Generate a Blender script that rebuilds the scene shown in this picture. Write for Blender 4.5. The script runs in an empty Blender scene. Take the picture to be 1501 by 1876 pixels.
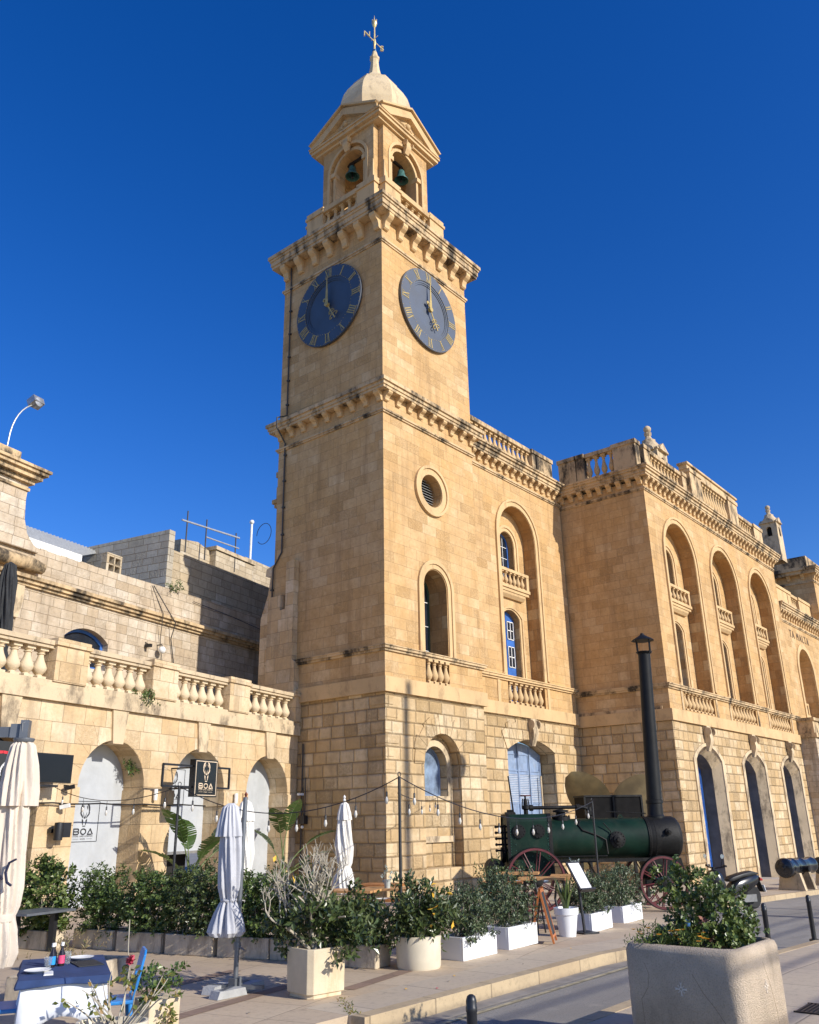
import bpy, bmesh, math, random
from math import sin, cos, pi, radians, atan2, hypot, sqrt
from mathutils import Vector, Matrix
from mathutils.geometry import tessellate_polygon
import mathutils.noise as mnoise
random.seed(7)
SC = bpy.context.scene
COL = SC.collection

# ------------------------------------------------------------------ camera, sky, sun, exposure
SUN_AZ, SUN_EL = radians(5.5), radians(27.0)      # azimuth measured from -Y towards +X
cd = bpy.data.cameras.new('camera'); cam = bpy.data.objects.new('camera', cd); COL.objects.link(cam)
yaw, pit, rol, FPX = radians(50.9359), radians(20.2201), radians(-1.0879), 1548.08
fw = Vector((sin(yaw)*cos(pit), cos(yaw)*cos(pit), sin(pit))); rt = Vector((cos(yaw), -sin(yaw), 0)); up = rt.cross(fw)
r2 = cos(rol)*rt + sin(rol)*up; u2 = -sin(rol)*rt + cos(rol)*up
M = Matrix((r2, u2, -fw)).transposed().to_4x4(); M.translation = Vector((-18.72, -16.23, 1.6))
cam.matrix_world = M
cd.sensor_fit = 'HORIZONTAL'; cd.sensor_width = 36; cd.lens = FPX/1501*36; cd.clip_start = .1; cd.clip_end = 3000
SC.camera = cam
w = bpy.data.worlds.new('World'); SC.world = w; w.use_nodes = True
nt = w.node_tree; nt.nodes.clear()
sky = nt.nodes.new('ShaderNodeTexSky'); sky.sky_type = 'NISHITA'; sky.sun_disc = False
sky.sun_elevation = SUN_EL; sky.sun_rotation = pi - SUN_AZ
sky.altitude = 300; sky.air_density = 1.0; sky.dust_density = 0.4; sky.ozone_density = 4.0
hs = nt.nodes.new('ShaderNodeHueSaturation'); hs.inputs['Saturation'].default_value = 1.32; hs.inputs['Value'].default_value = 1.24; hs.inputs['Hue'].default_value = .518
bg = nt.nodes.new('ShaderNodeBackground'); bg.inputs['Strength'].default_value = 0.11
ow = nt.nodes.new('ShaderNodeOutputWorld')
nt.links.new(sky.outputs[0], hs.inputs['Color']); nt.links.new(hs.outputs[0], bg.inputs[0]); nt.links.new(bg.outputs[0], ow.inputs[0])
sd = bpy.data.lights.new('sun', 'SUN'); sd.energy = 4.3; sd.angle = radians(.53); sd.color = (1, .95, .86)
sun = bpy.data.objects.new('sun', sd); COL.objects.link(sun)
sdir = Vector((sin(SUN_AZ)*cos(SUN_EL), -cos(SUN_AZ)*cos(SUN_EL), sin(SUN_EL)))
sun.rotation_euler = sdir.to_track_quat('Z', 'Y').to_euler(); sun.location = (0, -60, 60)
SC.view_settings.view_transform = 'Standard'; SC.view_settings.look = 'None'
SC.view_settings.exposure = 0.34; SC.view_settings.gamma = 1

# ------------------------------------------------------------------ scene helpers
def thing(name, label, cat, loc=(0, 0, 0), rz=0, group=None):
    o = bpy.data.objects.new(name, None); COL.objects.link(o)
    o.location = loc; o.rotation_euler = (0, 0, rz); o.empty_display_size = .2
    return tag(o, label, cat, group)
def tag(o, label, cat, group=None):
    o['label'] = label; o['category'] = cat
    if group: o['group'] = group
    return o
def struct(o, kind='structure'):
    o['kind'] = kind; return o
def inst(name, me, parent=None, loc=(0, 0, 0), rz=0, s=(1, 1, 1), rot=None):
    o = bpy.data.objects.new(name, me); COL.objects.link(o)
    if parent: o.parent = parent
    o.location = loc; o.rotation_euler = rot if rot else (0, 0, rz)
    o.scale = (s, s, s) if isinstance(s, (int, float)) else s
    return o
def kids(o): return [c for c in bpy.data.objects if c.parent == o]
def dup(root, loc, rz=None, label=None, group=None, s=None):
    r = root.copy(); COL.objects.link(r); r.location = loc
    if rz is not None: r.rotation_euler = (0, 0, rz)
    if s: r.scale = (s, s, s) if isinstance(s, (int, float)) else s
    if label: r['label'] = label
    if group: r['group'] = group
    for ch in kids(root):
        c = ch.copy(); COL.objects.link(c); c.parent = r
        for g in kids(ch):
            d = g.copy(); COL.objects.link(d); d.parent = c
    return r
def gz(x, y=0): return -0.03*max(0, x+8)

XYZ = lambda u, z, d: (u, d, z)
class MB:
    def __init__(self): self.v = []; self.f = []; self.sm = []
    def add(self, vs, fs, smooth=False):
        n = len(self.v); self.v += [tuple(p) for p in vs]
        for q in fs: self.f.append(tuple(i+n for i in q)); self.sm.append(smooth)
        return self
    def box(self, x0, x1, y0, y1, z0, z1, tf=None):
        vs = [(x, y, z) for z in (z0, z1) for y in (y0, y1) for x in (x0, x1)]
        if tf: vs = [tf(p) for p in vs]
        return self.add(vs, [(0, 2, 3, 1), (4, 5, 7, 6), (0, 1, 5, 4), (2, 6, 7, 3), (0, 4, 6, 2), (1, 3, 7, 5)])
    def cbox(self, c, s, rz=0, tilt=0, ax='x'):
        m = Matrix.Rotation(rz, 3, 'Z') @ Matrix.Rotation(tilt, 3, ax.upper()); c = Vector(c)
        return self.box(-s[0]/2, s[0]/2, -s[1]/2, s[1]/2, -s[2]/2, s[2]/2, lambda p: c+m @ Vector(p))
    def poly(self, outer, holes, fr, d0, d1=None, sides=True):
        """flat polygon with holes at depth d0; with d1 a slab"""
        loops = [outer]+list(holes); pts = [p for l in loops for p in l]
        tri = tessellate_polygon([[Vector((p[0], p[1], 0)) for p in l] for l in loops])
        self.add([fr(p[0], p[1], d0) for p in pts], tri)
        if d1 is not None:
            self.add([fr(p[0], p[1], d1) for p in pts], tri)
            if sides:
                for l in loops: self.wall(l, fr, d0, d1)
        return self
    def wall(self, loop, fr, d0, d1, closed=True, smooth=False):
        n = len(loop); vs = [fr(p[0], p[1], d) for d in (d0, d1) for p in loop]
        return self.add(vs, [(i, (i+1) % n, n+(i+1) % n, n+i) for i in range(n if closed else n-1)], smooth)
    def tube(self, path, r, seg=8, smooth=True, caps=True):
        P = [Vector(p) for p in path]; n = len(P); R = r if isinstance(r, (list, tuple)) else [r]*n
        a = None; vs = []
        for i, p in enumerate(P):
            t = (P[min(i+1, n-1)]-P[max(i-1, 0)])
            t = t.normalized() if t.length > 1e-9 else Vector((0, 0, 1))
            if a is None: a = t.orthogonal().normalized()
            else:
                a = a-t*a.dot(t); a = a.normalized() if a.length > 1e-6 else t.orthogonal().normalized()
            b = t.cross(a)
            vs += [p+(a*cos(2*pi*k/seg)+b*sin(2*pi*k/seg))*R[i] for k in range(seg)]
        fs = [(i*seg+k, i*seg+(k+1) % seg, (i+1)*seg+(k+1) % seg, (i+1)*seg+k) for i in range(n-1) for k in range(seg)]
        self.add(vs, fs, smooth)
        if caps: self.add(vs[:seg], [tuple(range(seg))]); self.add(vs[-seg:], [tuple(range(seg))])
        return self
    def lathe(self, prof, c=(0, 0, 0), seg=16, axis='z', smooth=True, rfun=None, tf=None, caps=True):
        vs = []
        for (r, h) in prof:
            for k in range(seg):
                a = 2*pi*k/seg; rr = r*(rfun(a, h) if rfun else 1)
                p = (rr*cos(a), rr*sin(a), h)
                if axis == 'x': p = (h, rr*cos(a), rr*sin(a))
                if axis == 'y': p = (rr*cos(a), h, rr*sin(a))
                p = (p[0]+c[0], p[1]+c[1], p[2]+c[2]); vs.append(tf(p) if tf else p)
        n = len(prof)
        fs = [(i*seg+k, i*seg+(k+1) % seg, (i+1)*seg+(k+1) % seg, (i+1)*seg+k) for i in range(n-1) for k in range(seg)]
        self.add(vs, fs, smooth)
        if not caps: return self
        if prof[0][0] > 1e-4: self.add(vs[:seg], [tuple(range(seg))])
        if prof[-1][0] > 1e-4: self.add(vs[-seg:], [tuple(range(seg))])
        return self
    def ball(self, c, r, seg=12, s=(1, 1, 1)):
        n = seg//2
        pr = [(max(1e-5, r*sin(pi*i/n)), -r*cos(pi*i/n)) for i in range(n+1)]
        return self.lathe(pr, (0, 0, 0), seg, tf=lambda p: (p[0]*s[0]+c[0], p[1]*s[1]+c[1], p[2]*s[2]+c[2]))
    def strokes(self, lines, w, fr, d0, d1):
        """flat strokes along polylines in the (u,z) plane"""
        for L in lines:
            for (a, b) in zip(L[:-1], L[1:]):
                dx, dz = b[0]-a[0], b[1]-a[1]; l = hypot(dx, dz)
                if l < 1e-9: continue
                nx, nz = -dz/l*w/2, dx/l*w/2; ex, ez = dx/l*w*.2, dz/l*w*.2
                q = [(a[0]-ex+nx, a[1]-ez+nz), (b[0]+ex+nx, b[1]+ez+nz), (b[0]+ex-nx, b[1]+ez-nz), (a[0]-ex-nx, a[1]-ez-nz)]
                self.add([fr(p[0], p[1], d) for d in (d0, d1) for p in q], [(0, 1, 2, 3), (4, 5, 6, 7), (0, 1, 5, 4), (1, 2, 6, 5), (2, 3, 7, 6), (3, 0, 4, 7)])
        return self
    def mesh(self, name, mat, sharp=38):
        me = bpy.data.meshes.new(name); me.from_pydata(self.v, [], self.f); me.validate()
        if len(me.polygons) == len(self.sm): me.polygons.foreach_set('use_smooth', self.sm)
        else: me.polygons.foreach_set('use_smooth', [any(self.sm)]*len(me.polygons))
        bm = bmesh.new(); bm.from_mesh(me)
        bmesh.ops.remove_doubles(bm, verts=bm.verts, dist=1e-5)
        bmesh.ops.recalc_face_normals(bm, faces=bm.faces); bm.to_mesh(me); bm.free()
        if any(self.sm): me.set_sharp_from_angle(angle=radians(sharp))
        if mat: me.materials.append(mat)
        return me
    def build(self, name, mat, parent=None, label=None, bevel=0, **k):
        o = inst(name, self.mesh(name, mat, **k), parent)
        if label: o['label'] = label
        if bevel:
            b = o.modifiers.new('bevel', 'BEVEL'); b.width = bevel; b.segments = 2; b.limit_method = 'ANGLE'
        return o

def arch(cx, hw, z0, zs, rise=None, n=14):
    """opening outline: up the left jamb, over the arch, down the right jamb"""
    rise = hw if rise is None else rise
    if abs(rise-hw) < 1e-6: R, cz, a0 = hw, zs, 0
    else:
        R = (hw*hw+rise*rise)/(2*rise); cz = zs+rise-R; a0 = math.asin((zs-cz)/R)
    pts = [(cx-hw, z0)]
    for i in range(n+1):
        a = pi-a0-(pi-2*a0)*i/n; pts.append((cx+R*cos(a), cz+R*sin(a)))
    pts.append((cx+hw, z0)); return pts
def arch_band(mb, fr, inner, outer, d0, d1):
    """raised moulding between two arch outlines with the same number of points"""
    n = len(inner)
    vs = [fr(p[0], p[1], d) for d in (d0, d1) for l in (inner, outer) for p in l]
    fs = []
    for i in range(n-1):
        fs += [(2*n+i, 2*n+i+1, 3*n+i+1, 3*n+i), (n+i, n+i+1, 3*n+i+1, 3*n+i), (i, i+1, 2*n+i+1, 2*n+i)]
    mb.add(vs, fs)
def circ(cx, cz, r, n=40): return [(cx+r*cos(2*pi*i/n), cz+r*sin(2*pi*i/n)) for i in range(n)]
def rect(u0, u1, z0, z1): return [(u0, z0), (u1, z0), (u1, z1), (u0, z1)]
def text_mesh(s, size, mat, ext=.004, font_scale_x=1.0, align='CENTER'):
    c = bpy.data.curves.new('lettering', 'FONT'); c.body = s; c.size = size; c.extrude = ext; c.align_x = align; c.space_character = font_scale_x
    o = bpy.data.objects.new('lettering', c); COL.objects.link(o)
    bpy.context.view_layer.update()
    me = bpy.data.meshes.new_from_object(o.evaluated_get(bpy.context.evaluated_depsgraph_get()))
    bpy.data.objects.remove(o); bpy.data.curves.remove(c)
    me.materials.clear(); me.materials.append(mat); return me

# ------------------------------------------------------------------ materials
def nodes(name):
    m = bpy.data.materials.new(name); m.use_nodes = True; t = m.node_tree
    b = t.nodes['Principled BSDF']
    def N(kind, **k):
        n = t.nodes.new(kind)
        for a, v in k.items(): setattr(n, a, v)
        return n
    def L(a, b_): t.links.new(a, b_)
    def math_(op, a, b_=None, c=None):
        n = N('ShaderNodeMath', operation=op)
        for i, x in enumerate((a, b_, c)):
            if x is None: continue
            if isinstance(x, (int, float)): n.inputs[i].default_value = x
            else: L(x, n.inputs[i])
        return n.outputs[0]
    def mix(fac, a, b_, blend='MIX'):
        n = N('ShaderNodeMix', data_type='RGBA', blend_type=blend); n.clamp_result = False
        for s, x in ((n.inputs['Factor'], fac), (n.inputs[6], a), (n.inputs[7], b_)):
            if isinstance(x, (int, float)): s.default_value = x
            elif isinstance(x, tuple): s.default_value = (*x[:3], 1)
            else: L(x, s)
        return n.outputs[2]
    def noise(vec, scale, detail=4, rough=.55, dims='3D'):
        n = N('ShaderNodeTexNoise', noise_dimensions=dims); n.inputs['Scale'].default_value = scale
        n.inputs['Detail'].default_value = detail; n.inputs['Roughness'].default_value = rough
        if vec is not None: L(vec, n.inputs['Vector'])
        return n.outputs['Fac']
    def smooth(x, a, b_):
        n = N('ShaderNodeMapRange', interpolation_type='SMOOTHSTEP'); L(x, n.inputs['Value'])
        n.inputs['From Min'].default_value = a; n.inputs['From Max'].default_value = b_
        return n.outputs[0]
    def bump(h, strength, dist, prev=None):
        n = N('ShaderNodeBump'); n.inputs['Strength'].default_value = strength; n.inputs['Distance'].default_value = dist
        L(h, n.inputs['Height'])
        if prev is not None: L(prev, n.inputs['Normal'])
        return n.outputs[0]
    def scale(vec, s):
        n = N('ShaderNodeVectorMath', operation='MULTIPLY'); L(vec, n.inputs[0]); n.inputs[1].default_value = s; return n.outputs[0]
    return m, t, b, N, L, math_, mix, noise, smooth, bump, scale

def plain(name, col, rough=.6, metal=0, var=.12, vscale=6, bmp=0, bscale=40, spec=None, var2=None, coat=0, dirt=None, grain=0):
    m, t, b, N, L, ma, mix, noise, smooth, bump, scale = nodes(name)
    co = N('ShaderNodeTexCoord').outputs['Object']
    n = noise(co, vscale, 5)
    lo = tuple(c*(1-var) for c in col); hi = tuple(min(1, c*(1+var)) for c in col)
    c = mix(smooth(n, .3, .7), lo, var2 if var2 else hi)
    if dirt:
        c = mix(ma('MULTIPLY', smooth(noise(scale(co, (1, 1, .35)), dirt[1], 6, .65), .5, .72), dirt[2]), c, dirt[0])
    if grain: c = mix(ma('MULTIPLY', smooth(noise(co, 85, 3, .7), .48, .62), grain), c, tuple(k*.45 for k in col)); c = mix(ma('MULTIPLY', smooth(noise(co, 70, 3, .7), .58, .7), grain*.7), c, tuple(min(1, k*1.35) for k in col))
    L(c, b.inputs['Base Color']); b.inputs['Roughness'].default_value = rough; b.inputs['Metallic'].default_value = metal
    if spec is not None: b.inputs['Specular IOR Level'].default_value = spec
    if coat: b.inputs['Coat Weight'].default_value = coat; b.inputs['Coat Roughness'].default_value = .12
    if bmp: L(bump(noise(co, bscale, 4, .6), bmp, .02), b.inputs['Normal'])
    return m

def ashlar(name, base, alt, pale, bw=.7, bh=.34, joint=.008, bev=.02, bstr=.6, jcol=.72, patch=.9, stain=(.2, .15, .1), stain_amt=.5, varamt=1.0, rough_b=.25, streak=.35, pal2=None, erode=.35):
    """squared stone blocks in courses, laid out from object coordinates so they follow the wall"""
    m, t, b, N, L, ma, mix, noise, smooth, bump, scale = nodes(name)
    tc = N('ShaderNodeTexCoord'); co = tc.outputs['Object']; no = tc.outputs['Normal']
    s = N('ShaderNodeSeparateXYZ'); L(co, s.inputs[0]); sn = N('ShaderNodeSeparateXYZ'); L(no, sn.inputs[0])
    fx = ma('GREATER_THAN', ma('ABSOLUTE', sn.outputs[0]), .7); fz = ma('GREATER_THAN', ma('ABSOLUTE', sn.outputs[2]), .8)
    u = ma('ADD', ma('MULTIPLY', s.outputs[0], ma('SUBTRACT', 1, fx)), ma('MULTIPLY', s.outputs[1], fx))
    u = ma('ADD', u, ma('MULTIPLY', fx, 3.37))
    v = ma('ADD', ma('MULTIPLY', s.outputs[2], ma('SUBTRACT', 1, fz)), ma('MULTIPLY', s.outputs[1], fz))
    # slight wobble of the joints
    wob = ma('MULTIPLY', ma('SUBTRACT', noise(co, 2.3, 2), .5), .02)
    vr = ma('DIVIDE', ma('ADD', v, wob), bh); row = ma('FLOOR', vr); fv = ma('FRACT', vr)
    wr = N('ShaderNodeTexWhiteNoise', noise_dimensions='1D'); L(row, wr.inputs['W'])
    bwv = ma('MULTIPLY', bw, ma('ADD', .75, ma('MULTIPLY', wr.outputs['Value'], .5)))
    ur = ma('ADD', ma('DIVIDE', ma('ADD', u, wob), bwv), ma('MULTIPLY', wr.outputs['Value'], 17.3)); colm = ma('FLOOR', ur); fu = ma('FRACT', ur)
    cv = N('ShaderNodeCombineXYZ'); L(colm, cv.inputs[0]); L(row, cv.inputs[1])
    wn = N('ShaderNodeTexWhiteNoise', noise_dimensions='2D'); L(cv.outputs[0], wn.inputs['Vector'])
    sc = N('ShaderNodeSeparateColor'); L(wn.outputs['Color'], sc.inputs[0])
    e1 = ma('MULTIPLY', ma('MINIMUM', fu, ma('SUBTRACT', 1, fu)), bwv); e2 = ma('MULTIPLY', ma('MINIMUM', fv, ma('SUBTRACT', 1, fv)), bh)
    ed = ma('MINIMUM', e1, e2)
    ramp = N('ShaderNodeValToRGB'); L(sc.outputs[0], ramp.inputs[0])
    e = ramp.color_ramp.elements; e[0].position = 0; e[0].color = (*alt, 1); e[1].position = .35; e[1].color = (*base, 1)
    x = e.new(.78); x.color = (*(tuple(c*1.04 for c in base)), 1); x = e.new(patch); x.color = (*pale, 1); x = e.new(1); x.color = (*(tuple(min(1, c*1.1) for c in pale)), 1)
    big = noise(co, .42, 4, .6); n2 = noise(co, 9, 6, .65)
    c = mix(varamt, base, ramp.outputs[0])
    c = mix(smooth(big, .40, .66), c, mix(.72, c, pal2 if pal2 else alt))
    c = mix(ma('MULTIPLY', smooth(noise(co, 1.7, 5, .6), .36, .66), .38), c, tuple(k*.80 for k in alt))
    c = mix(ma('MULTIPLY', smooth(noise(co, 3.1, 5, .65), .54, .74), .35), c, tuple(min(1, k*1.06) for k in pale))
    c = mix(ma('MULTIPLY', smooth(n2, .4, .72), .34), c, tuple(k*.66 for k in alt))
    # vertical rain streaks and soot stains
    st = noise(scale(co, (1.6, 1.6, .16)), 1.4, 5, .6)
    c = mix(ma('MULTIPLY', smooth(st, .50, .70), streak), c, stain)
    sp = noise(co, 1.1, 7, .7)
    c = mix(ma('MULTIPLY', smooth(sp, .55, .72), stain_amt), c, stain)
    jm = smooth(ed, joint*.3, joint*1.6)
    c = mix(ma('SUBTRACT', 1, jm), c, mix(jcol, c, (.16, .11, .06)))
    L(c, b.inputs['Base Color']); b.inputs['Roughness'].default_value = .88; b.inputs['Specular IOR Level'].default_value = .2
    h = smooth(ed, 0, bev)
    ero = smooth(sc.outputs[2], .72, .86); pit = smooth(noise(co, 14, 5, .7), .40, .62)
    c = mix(ma('MULTIPLY', ma('MULTIPLY', ero, ma('SUBTRACT', 1, pit)), erode), c, tuple(k*.6 for k in alt)); L(c, b.inputs['Base Color'])
    nrm = bump(noise(co, 26, 8, .7), rough_b, .03); nrm = bump(ma('MULTIPLY', pit, ero), erode, .05, nrm)
    nrm = bump(ma('MULTIPLY', noise(co, 5, 4, .6), 1), rough_b*.8, .06, nrm)
    L(bump(ma('ADD', h, ma('MULTIPLY', sc.outputs[1], .25)), bstr, .03, nrm), b.inputs['Normal'])
    return m

# ------------------------------------------------------------------ stone and other materials
M_GOLD = ashlar('golden_limestone', (.575, .385, .195), (.50, .305, .13), (.64, .475, .28), .72, .34, joint=.006, bev=.012, bstr=.28, patch=.92, stain_amt=.35, streak=.5, stain=(.31, .19, .09), jcol=.5, pal2=(.58, .35, .14), varamt=.62)
M_RUST = ashlar('rusticated_limestone', erode=.45, base=(.58, .415, .23), alt=(.49, .335, .165), pale=(.64, .51, .33), bw=.56, bh=.365, joint=.012, bev=.05, bstr=1.0, patch=.6, stain_amt=.35, rough_b=.5, streak=.3)
M_ARCADE = ashlar('warm_arcade_limestone', (.64, .475, .285), (.58, .40, .21), (.67, .55, .38), .62, .42, joint=.006, bev=.012, bstr=.35, patch=.7, stain_amt=.55, rough_b=.4, streak=.45, stain=(.27, .2, .13))
M_PALE = ashlar('pale_terrace_limestone', (.58, .475, .35), (.48, .37, .25), (.64, .56, .45), .5, .27, erode=.32, joint=.006, bev=.014, bstr=.5, patch=.6, stain_amt=.6, rough_b=.55, streak=.45, stain=(.22, .17, .12))
M_BLOCK = ashlar('sawn_block_masonry', (.55, .45, .31), (.47, .37, .24), (.6, .51, .38), .62, .3, joint=.01, bev=.012, bstr=.5, patch=.8, stain_amt=.3, streak=.2)
M_REVEAL = ashlar('brown_recess_limestone', (.52, .32, .14), (.42, .23, .085), (.58, .42, .22), .55, .42, joint=.005, bev=.01, bstr=.3, patch=.85, stain_amt=.4, streak=.35)  # browner, darker stone tone for recess faces
def trimstone(name, col, dark, amt, k=2.2, th=.5):
    m, t, b, N, L, ma, mix, noise, smooth, bump, scale = nodes(name)
    co = N('ShaderNodeTexCoord').outputs['Object']
    c = mix(smooth(noise(co, .8, 5), .3, .7), tuple(x*.9 for x in col), tuple(x*1.07 for x in col))
    c = mix(ma('MULTIPLY', smooth(noise(scale(co, (1, 1, .5)), k, 8, .72), th, th+.2), amt), c, dark)
    s = N('ShaderNodeSeparateXYZ'); L(co, s.inputs[0])
    L(c, b.inputs['Base Color']); b.inputs['Roughness'].default_value = .9; b.inputs['Specular IOR Level'].default_value = .2
    L(bump(noise(co, 18, 8, .7), .35, .03), b.inputs['Normal']); return m
M_TRIM = trimstone('dressed_trim_limestone', (.585, .405, .21), (.22, .14, .075), .5)
M_CORN = trimstone('weathered_cornice_limestone', (.58, .42, .24), (.055, .045, .034), 1.0, 1.3, .43)
M_PTRIM = trimstone('pale_trim_limestone', (.585, .455, .29), (.13, .10, .07), .8, 2.0, .46)
M_DOME = trimstone('pale_dome_limestone', (.60, .475, .30), (.26, .2, .14), .6)
M_BAL = trimstone('baluster_limestone', (.66, .53, .35), (.25, .18, .11), .3)
M_ROOF = plain('roof_screed', (.5, .44, .35), .9)
M_CLOCK = plain('clock_blue_enamel', (.006, .020, .046), .6, var=.3, vscale=1.5, spec=1.0, coat=.8); M_CLOCK.node_tree.nodes['Principled BSDF'].inputs['Coat Roughness'].default_value = .6
M_GOLDP = plain('gilding', (.50, .37, .13), .45, metal=.4, var=.15)
M_VANE = plain('bright_gilding', (.8, .62, .28), .3, metal=.5)
M_BLUE = plain('blue_door_paint', (.035, .13, .42), .5, var=.15, vscale=3, dirt=((.12, .2, .36), 5, .4))
M_PBLUE = plain('sunlit_blue_paint', (.20, .27, .40), .6, var=.15, vscale=4, dirt=((.32, .36, .43), 6, .6))  # paled to put the door's sunlit look into the paint
M_SASH = plain('white_sash_paint', (.75, .74, .7), .5)
M_GLASS = plain('dark_window_glass', (.015, .02, .03), .08, var=.3, vscale=2, spec=.7)
M_SKYGLASS = plain('painted_sky_glass', (.16, .21, .29), .12, spec=.9, var=.55, vscale=2)  # pale blue-grey base paints in the sky's reflection
M_DARK = plain('unlit_interior', (.012, .011, .01), .9)
M_LOUV = plain('grey_louvre', (.33, .33, .32), .6)
M_BELL = plain('verdigris_bronze', (.045, .14, .125), .55, metal=.3, var=.35, vscale=8, dirt=((.02, .03, .03), 6, .7))
M_IRON = plain('black_ironwork', (.014, .014, .016), .45, var=.2, bmp=.15)
M_PIPE = plain('dark_pipe', (.05, .045, .04), .6)
M_STEEL = plain('galvanised_steel', (.42, .42, .41), .4, metal=.7)

def bal_profile():
    return [(.075, .10), (.06, .115), (.055, .15), (.085, .20), (.118, .30), (.122, .37), (.105, .46), (.07, .60), (.052, .72), (.05, .78), (.07, .80), (.07, .825), (.05, .84), (.06, .87), (.085, .90)]
def bal_mesh(name, mat, seg=12, plump=1.0):
    mb = MB(); mb.lathe([(r*1.12*plump, z) for r, z in bal_profile()], seg=seg)
    mb.box(-.11, .11, -.11, .11, 0, .10); mb.box(-.105, .105, -.105, .105, .90, 1.0); return mb.mesh(name, mat)
ME_BAL = bal_mesh('baluster', M_BAL); ME_BALT = bal_mesh('baluster', M_TRIM, 10)
def balusters(parent, me, n, u0, u1, z0, z1, fr, d, w=1.0):
    for i in range(n):
        u = u0+(i+.5)*(u1-u0)/n
        inst('baluster', me, parent, fr(u, z0, d), s=(w, w, z1-z0))
def bracket_mesh(w, h, dep, mat):
    """scrolled modillion: wide at the top, hooked at the foot; hangs from z=0, projects to -y"""
    mb = MB(); pr = [(0, 0), (-dep, 0), (-dep*1.0, -h*.22), (-dep*.82, -h*.36), (-dep*.5, -h*.5), (-dep*.36, -h*.72), (-dep*.34, -h*.92), (-dep*.2, -h), (0, -h)]
    mb.poly(pr, [], lambda a, b, c: (c, a, b), -w/2, w/2); return mb.mesh('bracket', mat)
def brackets(parent, me, n, u0, u1, z, fr, d, rz=0):
    for i in range(n): inst('bracket', me, parent, fr(u0+(u1-u0)*i/(n-1), z, d), rz)
LEFT = lambda x0: (lambda u, z, d: (x0+d, u, z))      # wall facing -X, u runs along +Y
FRONT = lambda y0: (lambda u, z, d: (u, y0+d, z))     # wall facing -Y
def ring(mb, x0, x1, y0, y1, z0, z1, p): mb.box(x0-p, x1+p, y0-p, y1+p, z0, z1)

def sash(parent, fr, out, d, nx, nz, name='window', glass=None, frame=None, bars=None, fw=.07):
    """window: frame part, glass and glazing bars as sub-parts"""
    u0 = min(p[0] for p in out); u1 = max(p[0] for p in out); z0 = min(p[1] for p in out); z1 = max(p[1] for p in out)
    cu, cz = (u0+u1)/2, (z0+z1)/2
    inn = [(cu+(p[0]-cu)*(1-2*fw/(u1-u0)), cz+(p[1]-cz)*(1-2*fw/(z1-z0))) for p in out]
    mb = MB(); mb.poly(out, [inn], fr, d, d+.06); f = mb.build(name, frame or M_BLUE, parent)
    MB().poly(inn, [], fr, d+.04, d+.05).build('pane', glass or M_GLASS, f)
    mb = MB(); bw = .022
    def ztop(u):
        zs = [a[1]+(b[1]-a[1])*((u-a[0])/(b[0]-a[0])) for a, b in zip(inn, inn[1:]) if abs(b[0]-a[0]) > 1e-6 and min(a[0], b[0]) <= u <= max(a[0], b[0])]
        return max(zs) if zs else z1
    for i in range(1, nx):
        u = u0+fw+(u1-u0-2*fw)*i/nx; mb.strokes([[(u, z0+fw), (u, ztop(u))]], bw, fr, d+.02, d+.04)
    for i in range(1, nz):
        z = z0+fw+(z1-z0-2*fw)*i/nz
        us = [u0+fw+(u1-u0-2*fw)*k/40 for k in range(41)]; us = [u for u in us if ztop(u) >= z-1e-6]
        if us: mb.strokes([[(us[0], z), (us[-1], z)]], bw, fr, d+.018, d+.038)
    if mb.v: mb.build('glazing_bars', bars or M_SASH, f)
    return f

# ================================================================== CLOCK TOWER
T = thing('clock_tower', 'tall square limestone clock tower with two blue dials, a belfry and a small dome', 'clock tower', (0, 0, 0))
F0, L0 = FRONT(0), LEFT(0)
# rusticated base
mb = MB(); na = arch(2.67, .92, .35, 3.25)
mb.poly(rect(0, 5, -1.2, 5.2), [na], F0, 0); mb.wall(na, F0, 0, .34)
ni = arch(2.67, .62, 2.36, 3.2)
mb.poly([(p[0], p[1]) for p in na], [ni], F0, .34); mb.wall(ni, F0, .34, .66)
mb.poly(rect(0, 5.5, -1.2, 5.2), [], L0, 0); mb.box(.1, 4.9, .9, 5, 5.1, 5.19); mb.poly(rect(0, 5.5, -1.2, 5.2), [], LEFT(5), 0)
o = mb.build('base_wall', M_RUST, T)
mb = MB(); arch_band(mb, F0, arch(2.67, .62, 2.36, 3.2), arch(2.67, .80, 2.36, 3.2), .34, .30); mb.box(1.95, 3.4, .3, .36, 2.24, 2.36); mb.build('niche_surround', M_PTRIM, T); mb = MB(); mb.box(1.85, 3.49, .26, .5, 1.05, 1.22); mb.build('niche_ledge', M_PTRIM, T)
mb = MB()
for i in range(17):
    z = -1.0+i*.365; a = .55 if i % 2 else .34; e = random.uniform(.012, .03)
    mb.box(-e, a, -e, .5 if i % 2 else .75, z+.015, min(z+.35, 5.19))
mb.box(-.1, 5.1, -.1, 4, -1.2, .02)
mb.build('quoins', M_RUST, T)
sash(T, F0, arch(2.67, .62, 2.36, 3.2), .60, 1, 1, glass=M_SKYGLASS, frame=M_PBLUE, fw=.05)
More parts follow.
